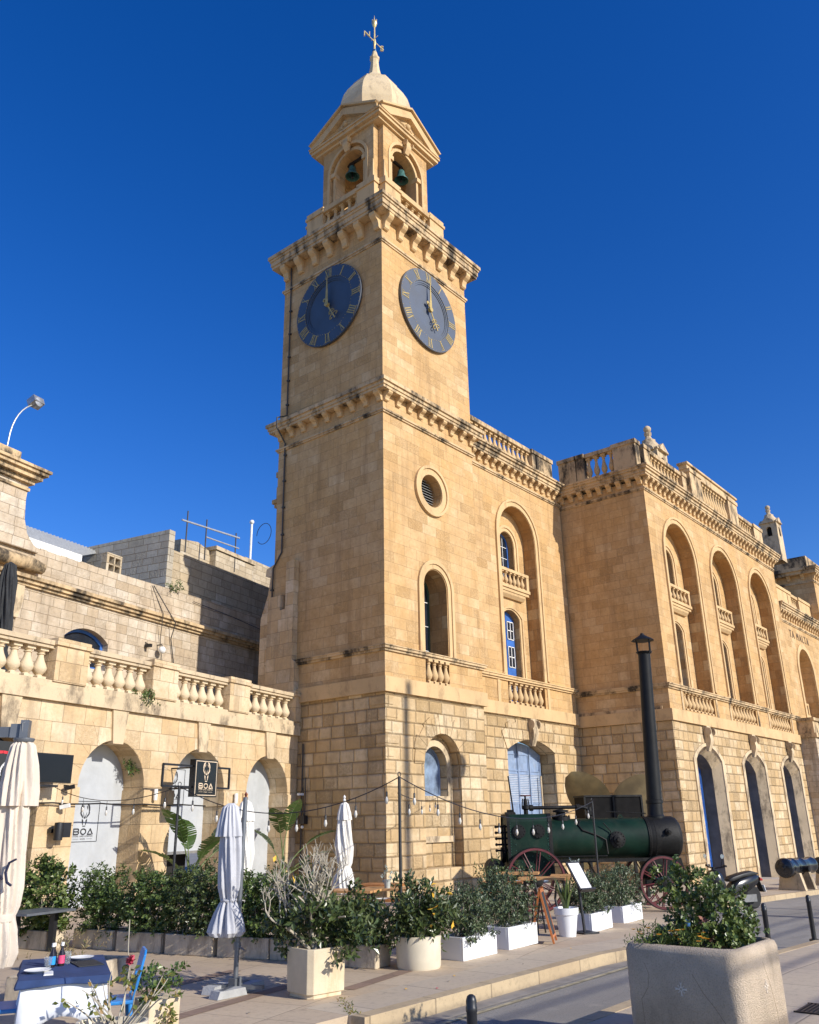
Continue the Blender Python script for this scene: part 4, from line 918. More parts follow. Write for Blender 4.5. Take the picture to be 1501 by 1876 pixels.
def strip(name, mat, x0, x1, ya, yb, top, bot=-.4, step=2.0):
    """raised slab with real thickness following the fall of the ground"""
    n = max(1, int((x1-x0)/step)); mb = MB(); vs = []
    xs = sorted(set([x0+(x1-x0)*i/n for i in range(n+1)]+([-8.0] if x0 < -8 < x1 else [])))
    for x in xs: z = gzz(x); y0 = ya(x) if callable(ya) else ya; y1 = yb(x) if callable(yb) else yb; vs += [(x, y0, z+bot), (x, y0, z+top), (x, y1, z+top), (x, y1, z+bot)]
    m_ = len(xs); fs = [(i*4+k, i*4+k+1, i*4+5+k, i*4+4+k) for i in range(m_-1) for k in range(3)]+[(0, 1, 2, 3), tuple(range(4*m_-4, 4*m_))]
    return struct(mb.add(vs, fs).build(name, mat))
strip('pavement', M_PAVE, -60, -12.42, -10.30, 12, 0.0); strip('pavement', M_PAVE, -12.42, -3.6, -9.75, 12, 0.0); DG = lambda x: -10.34+(x+3.6)*.58; strip('pavement', M_PAVE, -3.6, 1.2, DG, 12, 0.0, step=.5); strip('kerb', M_KERB, -3.6, 1.2, lambda x: DG(x)-.18, DG, .004, step=.5)
strip('pavement', M_PAVE2, -12.42, -3.6, -10.34, -9.75, 0.001)
strip('kerb', M_KERB, -12.42, -3.6, -10.50, -10.34, .004)
strip('pavement', M_PAVE2, 1.2, 60, -7.55, 12, 0.0); strip('kerb', M_KERB, 1.2, 60, -7.70, -7.55, .004)
strip('pavement', M_PAVE2, -11.95, 60, -16.5, -12.20, .0); M_BOUNCE = paving_mat('warm_bounce_paving', (.62, .45, .26), (.56, .40, .22), 1.4, .9, 0, .01, (.48, .34, .18)); strip('bounce_paving', M_BOUNCE, -200, 200, -200, -16.5, -.002); strip('bounce_paving', M_BOUNCE, -200, -60, -16.5, 12, -.002); strip('bounce_paving', M_BOUNCE, -60, -24, -16.5, -10.3, -.002); strip('kerb', M_KERB, -11.95, 60, -12.20, -12.06, .004)  # outer paving added out of view to bounce warm light onto shaded walls
# gutter and worn yellow lines
M_GUT = plain('pale_gutter', (.33, .29, .23), .85, var=.2, vscale=3); M_YEL = plain('worn_yellow_line', (.34, .29, .18), .85, var=.35, vscale=8)
def decal(name, mat, pts, off):
    mb = MB(); mb.add([(x, y, gz(x)+off) for x, y in pts], [tuple(range(len(pts)))]); return struct(mb.build(name, mat))
for (mt, y0, y1, o_, nm) in ((M_GUT, -10.72, -10.50, -.126, 'gutter'), (M_YEL, -10.84, -10.78, -.122, 'road_marking'), (M_YEL, -11.98, -11.93, -.122, 'road_marking')):
    decal(nm, mt, [(-12.6, y0), (-8, y0), (-8, y1), (-12.6, y1)], o_); decal(nm, mt, [(-8, y0), (-3.7, y0), (-3.7, y1), (-8, y1)], o_)
uv = Vector((cos(RZ*.8), sin(RZ*.8), 0)); nv = Vector((-uv.y, uv.x, 0))
def band(p, l, w_):
    p = Vector((*p, 0)); q = [p-uv*0, p+uv*l, p+uv*l+nv*w_, p+nv*w_]; decal('paving_band', M_BAND, [(a.x, a.y) for a in q], .004)
band((-14.6, -9.40), 3.2, .17); band((-11.5, -9.52), 1.75, .17); band((-13.4, -7.95), 2.1, .17)

# ================================================================== PLANTS
def leafmat(name, cols, rough=.4, trans=.10, spec=.5):
    m, t, b, N, L, ma, mix, noise, smooth, bump, scale = nodes(name)
    g = N('ShaderNodeNewGeometry'); r = N('ShaderNodeValToRGB'); L(g.outputs['Random Per Island'], r.inputs[0])
    e = r.color_ramp.elements; e[0].color = (*cols[0], 1); e[1].color = (*cols[-1], 1)
    for i, c in enumerate(cols[1:-1]): x = e.new((i+1)/(len(cols)-1)); x.color = (*c, 1)
    L(r.outputs[0], b.inputs['Base Color']); b.inputs['Roughness'].default_value = rough; b.inputs['Specular IOR Level'].default_value = spec
    tr = N('ShaderNodeBsdfTranslucent'); L(r.outputs[0], tr.inputs[0]); mx = N('ShaderNodeMixShader'); mx.inputs[0].default_value = trans
    L(b.outputs[0], mx.inputs[1]); L(tr.outputs[0], mx.inputs[2]); L(mx.outputs[0], t.nodes['Material Output'].inputs[0]); return m
M_HEDGE = leafmat('hedge_leaves', [(.035, .062, .014), (.065, .11, .022), (.10, .15, .034), (.16, .20, .06)])
M_GREYLEAF = leafmat('pittosporum_leaves', [(.035, .058, .025), (.062, .092, .038), (.095, .13, .058), (.16, .185, .10)])
M_DARKLEAF = leafmat('dark_glossy_leaves', [(.03, .05, .014), (.05, .075, .022), (.08, .108, .03), (.13, .155, .055)], .3)
M_BANANA = leafmat('banana_leaves', [(.04, .085, .015), (.075, .13, .03)], .35, .35)
M_ROUND = leafmat('round_leaves', [(.04, .07, .014), (.07, .11, .022), (.12, .165, .038), (.19, .22, .07)], .35)
M_YELLEAF = leafmat('yellowing_leaves', [(.07, .1, .02), (.13, .15, .03), (.22, .2, .05), (.28, .16, .05)], .45)
M_ORANGE = plain('orange_petals', (.75, .33, .02), .6); M_AUTUMN = plain('yellow_leaf', (.72, .42, .04), .6); M_PINK = plain('pink_petals', (.5, .06, .1), .6)
M_BARK = plain('grey_bark', (.30, .26, .20), .85, var=.3, vscale=12, bmp=.4); M_TWIG = plain('pale_twig', (.42, .37, .28), .8, var=.2)
M_SOIL = plain('potting_soil', (.05, .035, .022), .95, var=.3, bmp=.5)
M_SILVER = leafmat('silver_sprigs', [(.3, .36, .3), (.42, .48, .42)], .6)
def leaf(mb, p, d, nrm, l, w_):
    d = d.normalized(); s = d.cross(nrm)
    if s.length < 1e-4: s = d.orthogonal()
    s.normalize(); n_ = s.cross(d); a = p+d*l*.5+n_*l*.08
    mb.add([p, a+s*w_*.5, p+d*l-n_*l*.06, a-s*w_*.5], [(0, 1, 2), (0, 2, 3)])
def rv(): 
    while True:
        v = Vector((random.uniform(-1, 1), random.uniform(-1, 1), random.uniform(-1, 1)))
        if .05 < v.length < 1: return v.normalized()
def foliage(mb, c, rad, n, l, w_, clumps=26, cs=.3, up_=.3, shell=.75, boxy=1.0, test=None):
    """leafy sprigs grouped in clumps near the outside of a lumpy volume"""
    c = Vector(c); cl = []
    for i in range(clumps):
        v = rv(); m_ = max(abs(v.x), abs(v.y), abs(v.z)); v = v.lerp(v/m_*.97, min(1, (1-boxy)*1.5))
        r = random.uniform(shell, 1.02)
        cl.append((Vector((v.x*rad[0]*r, v.y*rad[1]*r, v.z*rad[2]*r)), random.uniform(.6, 1.25)))
    per = max(1, n//clumps)
    for (q, k) in cl:
        for sgi in range(max(1, int(per*k/6))):
            o = rv()*cs*k*random.random()**.5; p = c+q+Vector((o.x*rad[0], o.y*rad[1], o.z*rad[2]))
            ax_ = (Vector((q.x/rad[0], q.y/rad[1], q.z/rad[2]))*.9+rv()*.7+Vector((0, 0, up_))).normalized()
            for j in range(6):
                a = j*2.4; o1 = ax_.orthogonal().normalized(); o2 = ax_.cross(o1)
                dd = (o1*cos(a)+o2*sin(a))*.8+ax_*.6+rv()*.25
                leaf(mb, p+ax_*l*.25*j, dd, ax_+rv()*.4, l*random.uniform(.7, 1.2), w_*random.uniform(.8, 1.15))
def twigs(mb, c, rad, n, r=.008):
    c = Vector(c)
    for i in range(n):
        a = c+Vector((random.uniform(-.5, .5)*rad[0], random.uniform(-.5, .5)*rad[1], -rad[2])); v = rv(); v.z = abs(v.z)
        b = c+Vector((v.x*rad[0]*.9, v.y*rad[1]*.9, v.z*rad[2]*.8)); m_ = (a+b)/2+Vector((0, 0, .05)); mb.tube([a, m_, b], [r, r*.8, r*.4], 5)

# stone troughs with clipped hedging, along the restaurant terrace
M_TROUGH = plain('weathered_stone_trough', (.53, .44, .315), .9, var=.2, vscale=2.5, bmp=.4, bscale=20, dirt=((.17, .13, .09), 2.5, .9))
M_WHITE = plain('white_planter_panel', (.78, .79, .8), .4, var=.04, vscale=2, dirt=((.55, .54, .52), 4, .35))
def trough_mesh(l, w_, h, t_=.04):
    mb = MB(); mb.box(-l/2, l/2, -w_/2, -w_/2+t_, 0, h); mb.box(-l/2, l/2, w_/2-t_, w_/2, 0, h); mb.box(-l/2, -l/2+t_, -w_/2+t_, w_/2-t_, 0, h); mb.box(l/2-t_, l/2, -w_/2+t_, w_/2-t_, 0, h)
    mb.box(-l/2+t_, l/2-t_, -w_/2+t_, w_/2-t_, .02, h*.85); return mb
hedge_spots = [(-11.62, -3.35, 'one bushy with yellow-green round leaves'), (-11.08, -4.15, ''), (-10.92, -5.02, ''), (-10.74, -5.90, ''), (-10.52, -6.74, ''), (-10.36, -7.40, ''), (-10.30, -8.42, '')]
HL = ['leafy hedge trough at the far left end, nearest the tall cream parasol', 'leafy hedge trough in front of the full-length logo blind', 'leafy hedge trough in front of the stone pier left of the banana plants', 'leafy hedge trough below the black hanging sign', 'leafy hedge trough directly behind the grey closed parasol', 'leafy hedge trough behind the bare-branched shrub, left part hidden by it', 'leafy hedge trough between the bare-branched shrub and the round cream tub']
for i, (x, y, _) in enumerate(hedge_spots):
    t = thing('hedge_trough', HL[i], 'planter', (x, y, 0), radians(-78+random.uniform(-4, 4)), 'stone hedge troughs round the terrace')
    L_ = .80 if i != 5 else .5
    trough_mesh(L_, .34, .25).build('trough', M_TROUGH, t, bevel=.012)
    top_ = (1.12, 1.0, .98, 1.02, .97, .92, .70)[i]+random.uniform(-.07, .05); mb = MB(); zc = (top_+.26)/2; rz_ = (top_-.2)/2
    foliage(mb, (0, 0, zc), (L_/2+.05, .27, rz_), 4600 if i else 3000, .05 if i else .08, .03 if i else .05, 80, .3, .4, .55, .45)
    foliage(mb, (0, 0, zc), (L_/2+.02, .22, rz_*.95), 1800, .055, .034, 40, .4, .4, .15, .5)
    mb.build('hedge', M_ROUND if i == 0 else (M_DARKLEAF if i in (3, 5) else M_HEDGE), t)
    mb = MB(); twigs(mb, (0, 0, zc), (L_/2, .18, rz_), 16); mb.build('stems', M_BARK, t)
# white box planters along the kerb
def box_planter(x, y, l, w_, h, top_, label, rz, leafm=M_GREYLEAF):
    t = thing('box_planter', label, 'planter', (x, y, gz(x)), rz, 'white box planters along the kerb')
    trough_mesh(l, w_, h).build('box', M_WHITE, t, bevel=.006)
    mb = MB(); zc = (top_+h)/2-.02; rz_ = (top_-h)/2+.03
    foliage(mb, (0, 0, zc), (l/2*.95, w_/2+.12, rz_), 4400, .044, .022, 70, .3, .5, .5, .5); foliage(mb, (0, 0, zc-.05), (l/2*.9, w_/2+.05, rz_*.85), 1500, .05, .028, 34, .4, .4, .15, .6)
    mb.build('shrub', leafm, t); mb = MB(); twigs(mb, (0, 0, zc), (l/2*.8, w_/2, rz_), 14); mb.build('stems', M_BARK, t)
box_planter(-8.98, -9.12, .78, .44, .26, .76, 'white box planter with a wide shrub, next to the round cream tub', radians(2))
box_planter(-7.86, -9.06, .80, .42, .27, .93, 'white box planter with a tall pointed shrub, left of the chalkboard', radians(3))
box_planter(-4.95, -8.72, .82, .44, .27, .80, 'white box planter right of the menu stand', radians(4))
box_planter(-3.05, -8.35, .92, .44, .28, .88, 'white box planter touching the red-spoked front wheel of the steam engine', radians(4))
# round cream tub
t = thing('round_tub', 'round cream tub with a dark glossy shrub at the corner of the hedge', 'planter', (-10.02, -9.18, 0))
mb = MB(); mb.lathe([(.25, 0), (.262, .03), (.27, .3), (.272, .345), (.25, .35), (.24, .29), (.0001, .29)], seg=40); mb.build('tub', plain('cream_plastic', (.66, .59, .45), .5, var=.06, dirt=((.42, .34, .22), 3, .4)), t)
mb = MB(); foliage(mb, (0, 0, .60), (.42, .42, .27), 2900, .09, .034, 60, .33, .5, .3, .6); foliage(mb, (.1, .1, .42), (.3, .3, .14), 300, .09, .034, 10, .4, -.3, .5, .7); mb.build('shrub', M_DARKLEAF, t)
mb = MB(); twigs(mb, (0, 0, .62), (.3, .3, .36), 14, .012); mb.build('stems', M_BARK, t)
mb = MB()
for i in range(9): leaf(mb, Vector((random.uniform(-.35, .3), random.uniform(-.42, -.3), random.uniform(.45, .95))), rv(), rv(), .08, .04)
mb.build('yellow_leaves', M_AUTUMN, t)

# square stone planter with a half-bare shrub
t = thing('square_planter', 'square cream stone planter with a half-bare branching shrub near the kerb end', 'planter', (-11.92, -9.36, 0), radians(-8))
mb = MB(); W2 = .215
def chf(h, w_): return [(-w_+.05, -w_), (w_, -w_), (w_, w_), (-w_+.05, w_), (-w_, w_-.05), (-w_, -w_+.05)]
vs = []
for (h, w_) in ((.0, W2-.02), (.04, W2-.02), (.041, W2), (.44, W2+.005)): vs += [(x, y, h) for x, y in chf(h, w_)]
vs += [(x*.84, y*.84, .44) for x, y in chf(0, W2)]; vs += [(x*.84, y*.84, .36) for x, y in chf(0, W2)]
mb.add(vs, [(6*i+k, 6*i+(k+1) % 6, 6*i+6+(k+1) % 6, 6*i+6+k) for i in range(5) for k in range(6)]+[tuple(range(30, 36)), tuple(range(6))])
mb.build('stone_box', plain('cream_cast_stone', (.64, .53, .36), .8, var=.1, vscale=3, bmp=.15, dirt=((.42, .27, .12), 2.5, .6)), t, bevel=.006)
random.seed(31)
mb = MB(); tips = []
def branch(p, d, l, r, depth):
    pts = [p]; q = p
    for i in range(4):
        d = (d+rv()*.28+Vector((0, 0, .10))).normalized(); q = q+d*l/4; pts.append(q)
    mb.tube(pts, [r, r*.9, r*.82, r*.74, r*.66], 6)
    if depth == 0: tips.append((q, d)); return
    for k in range(3 if depth > 1 else 4):
        dd = (d+rv()*.75); dd.z = abs(dd.z)*.9+.12; branch(pts[-1] if k else pts[3], dd.normalized(), l*random.uniform(.55, .8), r*.58, depth-1)
for dd in ((-.5, .22, .85), (-.2, -.1, 1), (.12, .15, 1), (.5, -.2, .8), (.25, -.4, .9), (-.35, .35, .9), (0, -.3, 1)): branch(Vector((random.uniform(-.05, .05), random.uniform(-.05, .05), .38)), Vector(dd).normalized(), .42, .021, 3)
for i in range(9):
    a = rv(); a.z = abs(a.z)*.2; branch(Vector((a.x*.12, a.y*.12, .62+random.uniform(-.15, .2))), (a+Vector((0, 0, .15))).normalized(), .26, .012, 0)
mb.build('branches', M_TWIG, t)
mb = MB(); foliage(mb, (.22, -.04, .64), (.34, .36, .28), 1500, .08, .04, 40, .33, .2, .35, .7); foliage(mb, (-.14, .05, .58), (.32, .3, .24), 900, .085, .042, 14, .4, .1, .5, .8); foliage(mb, (-.3, .1, 1.08), (.3, .25, .26), 150, .06, .03, 14, .45, .3, .4, .8); foliage(mb, (.1, 0, .95), (.3, .3, .2), 120, .07, .035, 12, .4, .3, .4, .8)
mb.build('leaves', M_DARKLEAF, t)
mb = MB(); leaf(mb, Vector((-.47, .1, 1.25)), Vector((.2, 0, .5)), rv(), .07, .05); leaf(mb, Vector((-.3, 0, 1.12)), Vector((0, -.3, -.6)), rv(), .08, .05); mb.build('yellow_leaves', M_AUTUMN, t)

# banana-like plants by the arches
def banana(x, y, label, leaves, s=1.0):
    t = thing('banana_plant', label, 'plant', (x, y, 0), 0, 'banana-leaved plants by the arches'); lb = MB(); st = MB()
    for (az, lean, h, l, w_) in leaves:
        d0 = Vector((cos(az), sin(az), 0)); pts = []
        p0 = Vector((random.uniform(-.08, .08), random.uniform(-.08, .08), .1))
        for i in range(6): k = i/5; pts.append(p0+Vector((0, 0, h*k))+d0*lean*k*k)
        st.tube(pts, [.03, .028, .025, .02, .016, .012], 6)
        base = pts[-1]; n = 14; side = Vector((-d0.y, d0.x, 0)); dirv = (pts[-1]-pts[-2]).normalized(); rows = []; p = base
        for i in range(n+1):
            k = i/n; ww = w_*(sin(pi*min(1, k*.93+.07))**.7); rows.append((p, ww)); dirv = (dirv+d0*.03+Vector((0, 0, -.045))).normalized(); p = p+dirv*l/n
        for sg in (-1, 1):
            for i in range(n):
                (a, wa), (b, wb) = rows[i], rows[i+1]; gap = .3 if random.random() < .12 else .0
                b2 = a+(b-a)*(1-gap); up2 = Vector((0, 0, .18*wa)); lb.add([a, b2, b2+side*sg*wb+(b-a)*.5+up2*random.uniform(.2, 1), a+side*sg*wa+(b-a)*.55+up2*random.uniform(.2, 1)], [(0, 1, 2, 3)])
        st.tube([r_[0] for r_ in rows], [.012*(1-i/(n+2)) for i in range(n+1)], 5)
    lb.build('leaves', M_BANANA, t); st.build('stalks', plain('leaf_stalk', (.12, .16, .05), .6), t)
def af(u, d): return (u*cos(RZ)-d*sin(RZ), 3.6+u*sin(RZ)+d*cos(RZ))
random.seed(5)
x, y = af(-5.9, -1.0); banana(x, y, 'banana-leaved plant below the black hanging sign', [(-2.9, .3, 1.15, 1.1, .26), (-.3, .45, 1.2, 1.2, .28), (.0, .7, .9, 1.2, .28), (-1.6, .3, .8, 1.0, .25), (2.6, .4, .7, .9, .24), (-.8, .6, .4, 1.0, .26), (-2.2, .5, .3, .9, .24), (1.2, .25, 1.0, 1.0, .25), (-.1, .4, .3, 1.0, .25), (-3.4, .3, .6, 1.0, .26), (-1.0, .2, .7, 1.2, .26), (-2.6, .3, .2, .9, .24)])
x, y = af(-2.05, -1.0); banana(x, y, 'banana-leaved plant in front of the blind beside the clock tower', [(0.3, .25, 1.35, 1.1, .26), (-.4, .7, 1.0, 1.2, .25), (-.7, .5, .6, .9, .22), (-2.7, .3, 1.3, .9, .24), (-.2, .5, .4, .8, .22), (-1.7, .4, .35, .8, .22), (2.8, .3, .9, .9, .22)])
mb = MB()

# tall white pot with sword leaves
t = thing('tall_white_pot', 'tall round white pot of upright sword-shaped leaves beside the menu stand', 'planter', (-6.22, -9.02, gz(-6.22)))
mb = MB(); mb.lathe([(.12, 0), (.125, .02), (.168, .30), (.182, .305), (.19, .40), (.175, .40), (.165, .36), (.0001, .36)], seg=32); mb.build('pot', M_WHITE, t)
mb = MB(); random.seed(3)
for i in range(22):
    a = i*2.4; d0 = Vector((cos(a), sin(a), 0)); l = random.uniform(.28, .55); ln_ = random.uniform(.05, .35); p = Vector((0, 0, .36))+d0*.04; w_ = .055; prev = None; n = 6; s_ = Vector((-d0.y, d0.x, 0)); vs = []
    for k in range(n+1):
        q = k/n; c = p+Vector((0, 0, l*q*(1-.25*ln_*q)))+d0*ln_*q*q*.7; ww = w_*sin(pi*(.12+.88*q)**.8)*.5 if q < 1 else 0.001; vs += [c-s_*ww, c+s_*ww]
    mb.add(vs, [(2*k, 2*k+1, 2*k+3, 2*k+2) for k in range(n)])
mb.build('sword_leaves', leafmat('sword_leaf', [(.05, .085, .02), (.1, .13, .03), (.17, .18, .06)], .4), t)

# big concrete planter in the foreground
t = thing('concrete_planter', 'large square concrete planter with rounded edges and a star emblem in the right foreground', 'planter', (-11.42, -13.23, 0), radians(-.7))
M_CONC = plain('grainy_concrete', (.55, .44, .32), .92, var=.14, vscale=3, bmp=.9, bscale=110, dirt=((.26, .2, .14), 2.2, .6), grain=.3)
def rsq(w_, r, n=6):
    pts = []
    for cx, cy, a0 in ((w_-r, w_-r, 0), (-w_+r, w_-r, 90), (-w_+r, -w_+r, 180), (w_-r, -w_+r, 270)):
        for i in range(n+1): a = radians(a0+90*i/n); pts.append((cx+r*cos(a), cy+r*sin(a)))
    return pts
mb = MB(); vs = []; HP = .68; WP = .468; ringsz = [(0.0, WP-.03), (.02, WP), (HP-.05, WP), (HP-.015, WP-.012), (HP, WP-.04), (HP, WP-.06), (HP-.02, WP-.075), (HP-.09, WP-.08)]
for (h, w_) in ringsz: vs += [(x, y, h) for x, y in rsq(w_, .11)]
n = len(rsq(1, .1)); mb.add(vs, [(i*n+k, i*n+(k+1) % n, (i+1)*n+(k+1) % n, (i+1)*n+k) for i in range(len(ringsz)-1) for k in range(n)], True)
mb.build('planter_body', M_CONC, t, sharp=60)
mb = MB(); mb.poly(rsq(WP-.079, .1), [], lambda a, b, c: (a, b, c), HP-.085); mb.build('soil', M_SOIL, t)
def star(fr):
    mb = MB()
    for k in range(4):
        a = k*pi/2; q = lambda r, b: (r*cos(a+b), HP*.58+r*sin(a+b))
        mb.poly([q(.012, -.6), q(.026, -.16), q(.05, -.2), q(.042, 0), q(.05, .2), q(.026, .16), q(.012, .6)], [], fr, -.004, .004); mb.strokes([[q(.02, pi/4), q(.034, pi/4)]], .006, fr, -.004, .004)
    mb.poly(circ(0, HP*.58, .016, 12), [circ(0, HP*.58, .009, 12)], fr, -.005, .004); return mb
ME_ST = plain('pale_emblem', (.6, .52, .42), .7)
star(lambda u, z, d: (d-WP, -u, z)).build('star_emblem', ME_ST, t); star(lambda u, z, d: (u, d-WP, z)).build('star_emblem', ME_ST, t)
mb = MB()
def crack(pts, fr): mb.strokes([pts], .0028, fr, -.001, .002)
fA = lambda u, z, d: (d-WP, -u, z); fB = lambda u, z, d: (u, d-WP, z)
crack([(-.28, .55), (-.25, .47), (-.27, .38), (-.33, .3), (-.32, .1), (-.34, 0)], fA); crack([(.1, .5), (.17, .38), (.24, .3), (.31, .2), (.3, .05)], fA); crack([(.0, .56), (.1, .38), (.16, .2), (.17, .02)], fB)
mb.build('cracks', plain('crack_dirt', (.27, .19, .12), .95), t)
# planting in it: things of their own
random.seed(12)
PLM = Matrix.Rotation(radians(-.7), 4, 'Z'); 
def inpl(x, y): v = PLM @ Vector((x, y, 0)); return (-11.42+v.x, -13.23+v.y, HP-.085)
s1 = thing('round_leaved_shrub', 'rounded glossy-leaved shrub growing in the foreground concrete planter', 'shrub', inpl(.05, .0))
mb = MB()
for (c, rd, n_) in (((0, 0, .22), (.2, .2, .22), 300), ((-.08, .1, .40), (.17, .16, .13), 170), ((.12, -.12, .22), (.18, .16, .16), 220), ((.22, -.2, .1), (.14, .12, .1), 120), ((-.02, -.2, .1), (.16, .1, .09), 90), ((.05, .22, .1), (.15, .12, .1), 90), ((-.1, -.02, .12), (.18, .15, .1), 120)):
    foliage(mb, [k*1.22 for k in c], [k*1.3 for k in rd], int(n_*4.5), .038, .036, 46, .34, .3, .3, .7)
mb.build('leaves', M_ROUND, s1); mb = MB(); twigs(mb, (0, 0, .2), (.2, .2, .25), 14, .006); mb.build('stems', M_BARK, s1)
mb = MB(); foliage(mb, (-.12, -.1, .13), (.05, .05, .12), 60, .05, .035, 6, .5, -.3, .4, .8); mb.build('withered_leaves', plain('withered_leaf', (.22, .09, .06), .7, var=.3), s1)
s2 = thing('marigold_clump', 'low clump of orange marigolds along the left rim of the concrete planter', 'flowers', inpl(-.24, .18))
mb = MB()
for (c, rd, n_) in (((-.02, .06, .07), (.13, .2, .075), 260), ((.0, -.22, .05), (.1, .14, .06), 130)): foliage(mb, c, [k*1.15 for k in rd], n_*3, .05, .011, 34, .45, 1.0, .2, .8)
mb.build('leaves', leafmat('feathery_leaf', [(.08, .12, .02), (.14, .19, .04), (.22, .27, .09)], .5), s2); mb = MB()
for i in range(26):
    p = Vector((random.uniform(-.17, .12), random.uniform(-.34, .29), random.uniform(.11, .19)))
    for k in range(8): leaf(mb, p, Vector((cos(k*.785), sin(k*.785), .35)), Vector((0, 0, 1)), .026, .019)
mb.build('flower_heads', M_ORANGE, s2)
s3 = thing('succulent_clump', 'reddish succulent rosettes at the front corner of the concrete planter', 'plant', inpl(.05, -.3))
mb = MB()
for i in range(14):
    p = Vector((random.uniform(-.16, .25), random.uniform(-.08, .06), .02))
    for k in range(12): leaf(mb, p, Vector((cos(k*2.4), sin(k*2.4), .3+k*.08)), Vector((0, 0, 1)), .045, .018)
mb.build('rosettes', leafmat('succulent_leaf', [(.1, .12, .03), (.2, .12, .05), (.26, .16, .08)], .4), s3)
s4 = thing('blue_cup', 'small blue cup hung among the leaves of the foreground shrub', 'cup', inpl(-.17, .02)); s4.location.z += .2
mb = MB(); mb.lathe([(.018, 0), (.024, .045), (.02, .045), (.016, .006)], seg=14); mb.build('cup_body', plain('blue_plastic', (.05, .16, .42), .35), s4)

# bollards
M_BOLL = plain('black_bollard_paint', (.016, .017, .02), .4, var=.2)
def bollard(x, y, h, label, tilt=0):
    t = thing('bollard', label, 'bollard', (x, y, gz(x)-(.13 if x < -12 else 0)), 0, 'black bollards at the road edge'); t.rotation_euler = (0, tilt, 0)
    mb = MB(); mb.lathe([(.045, -.1), (.045, .0), (.034, .012), (.033, h-.1), (.036, h-.095), (.036, h-.07), (.033, h-.065), (.034, h-.035), (.026, h-.01), (.012, h), (.0005, h+.002)], seg=20); mb.build('post', M_BOLL, t)
    mb = MB(); mb.lathe([(.07, -.02), (.07, .008), (.05, .014)], seg=20); mb.build('foot', M_BOLL, t)
bollard(-13.81, -12.67, .71, 'black bollard in the foreground left of the concrete planter'); bollard(-6.34, -12.05, .58, 'black bollard just right of the concrete planter'); bollard(-4.31, -12.03, .60, 'black bollard nearest the right edge of the photo', .03)

# ================================================================== STEAM ENGINE
M_GREEN = plain('dark_green_boiler_paint', (.0045, .021, .0125), .5, spec=.2, var=.3, vscale=2.5, bmp=.15, bscale=9, dirt=((.035, .045, .03), 3.5, .5))
M_BLACK = plain('sooty_black_iron', (.007, .0068, .0065), .6, spec=.25, var=.3, vscale=6, bmp=.25, bscale=20, dirt=((.05, .045, .04), 4, .35))
M_CHIM = plain('black_chimney_paint', (.009, .0095, .010), .5, spec=.25, var=.25, vscale=5, bmp=.1)
M_RED = plain('worn_red_paint', (.11, .018, .022), .55, var=.3, vscale=8, dirt=((.05, .02, .02), 6, .5))
E = thing('steam_engine', 'old dark green portable steam engine with tall black chimney and red spoked wheels', 'steam engine', (-1.72, -5.62, -.19), radians(-48))
# local x along the boiler towards the chimney, local -y faces the road
mb = MB(); BR, BZ = .42, 1.40
mb.lathe([(BR, .35), (BR, 2.62)], (0, 0, BZ), 40, 'x'); mb.build('boiler', M_GREEN, E)
mb = MB(); mb.lathe([(BR+.012, 2.62), (BR+.02, 2.66), (BR+.02, 3.2), (BR-.01, 3.27), (BR-.06, 3.31), (.0001, 3.33)], (0, 0, BZ), 40, 'x'); mb.lathe([(BR+.02, 2.56), (BR+.02, 2.63)], (0, 0, BZ), 40, 'x'); mb.build('smokebox', M_BLACK, E)
mb = MB()
for i in range(56): a = 2*pi*i/56; mb.ball((2.595, (BR+.02)*cos(a), BZ+(BR+.02)*sin(a)), .012, 6); mb.ball((2.72, (BR+.02)*cos(a), BZ+(BR+.02)*sin(a)), .012, 6)
mb.build('boiler_rivets', M_BLACK, E)
mb = MB(); pr = [(-.45, .62), (.45, .62)]; fx = lambda u, z, d: (d, u, z)
prof = [(-.46, .62), (.46, .62), (.46, 1.78), (.43, 1.87), (.36, 1.93), (-.36, 1.93), (-.43, 1.87), (-.46, 1.78)]
mb.poly(prof, [], fx, -.5, .40); mb.build('firebox', M_GREEN, E, bevel=.02)
mb = MB(); mb.poly([(u*1.012, .62+(z-.62)*1.006) for u, z in prof], [[(u*.95, .66+(z-.62)*.95) for u, z in prof]], fx, -.53, -.47); mb.poly([(u*1.02, .62+(z-.62)*1.006) for u, z in prof], [[(u*.5, 1.2+(z-1.2)*.5) for u, z in prof]], fx, .36, .44); mb.build('firebox_flange', M_BLACK, E)
mb = MB()
for i in range(8):
    for j in range(7):
        if not (i > 4 and 1 <= j <= 5): mb.ball((-.36+j*.115, -.462, .74+i*.115), .013, 6)
for i in range(22): mb.ball((-.465, -.464, .66+i*.052), .011, 6); mb.ball((.345, -.464, .66+i*.052), .011, 6)
mb.build('stay_bolts', plain('green_rivet', (.03, .09, .065), .35), E)
mb = MB()
for x in (-.28, .14):
    mb.lathe([(.14, 0), (.14, -.035), (.05, -.04), (.05, -.06), (.0001, -.06)], (x, -.46, 1.58), 24, 'y')
    for k in range(12): mb.ball((x+.118*cos(k*pi/6), -.498, 1.58+.118*sin(k*pi/6)), .012, 6)
mb.build('inspection_plates', M_BLACK, E)
mb = MB(); mb.lathe([(.17, -BR-.0), (.17, -BR-.05), (.1, -BR-.06), (.1, -BR-.11), (.05, -BR-.12), (.04, -BR-.16), (.0001, -BR-.16)], (1.85, 0, BZ-.02), 24, 'y')
for k in range(14): mb.ball((1.85+.145*cos(k*pi/7), -BR-.055, BZ-.02+.145*sin(k*pi/7)), .014, 6)
mb.build('mud_hole_door', M_BLACK, E)
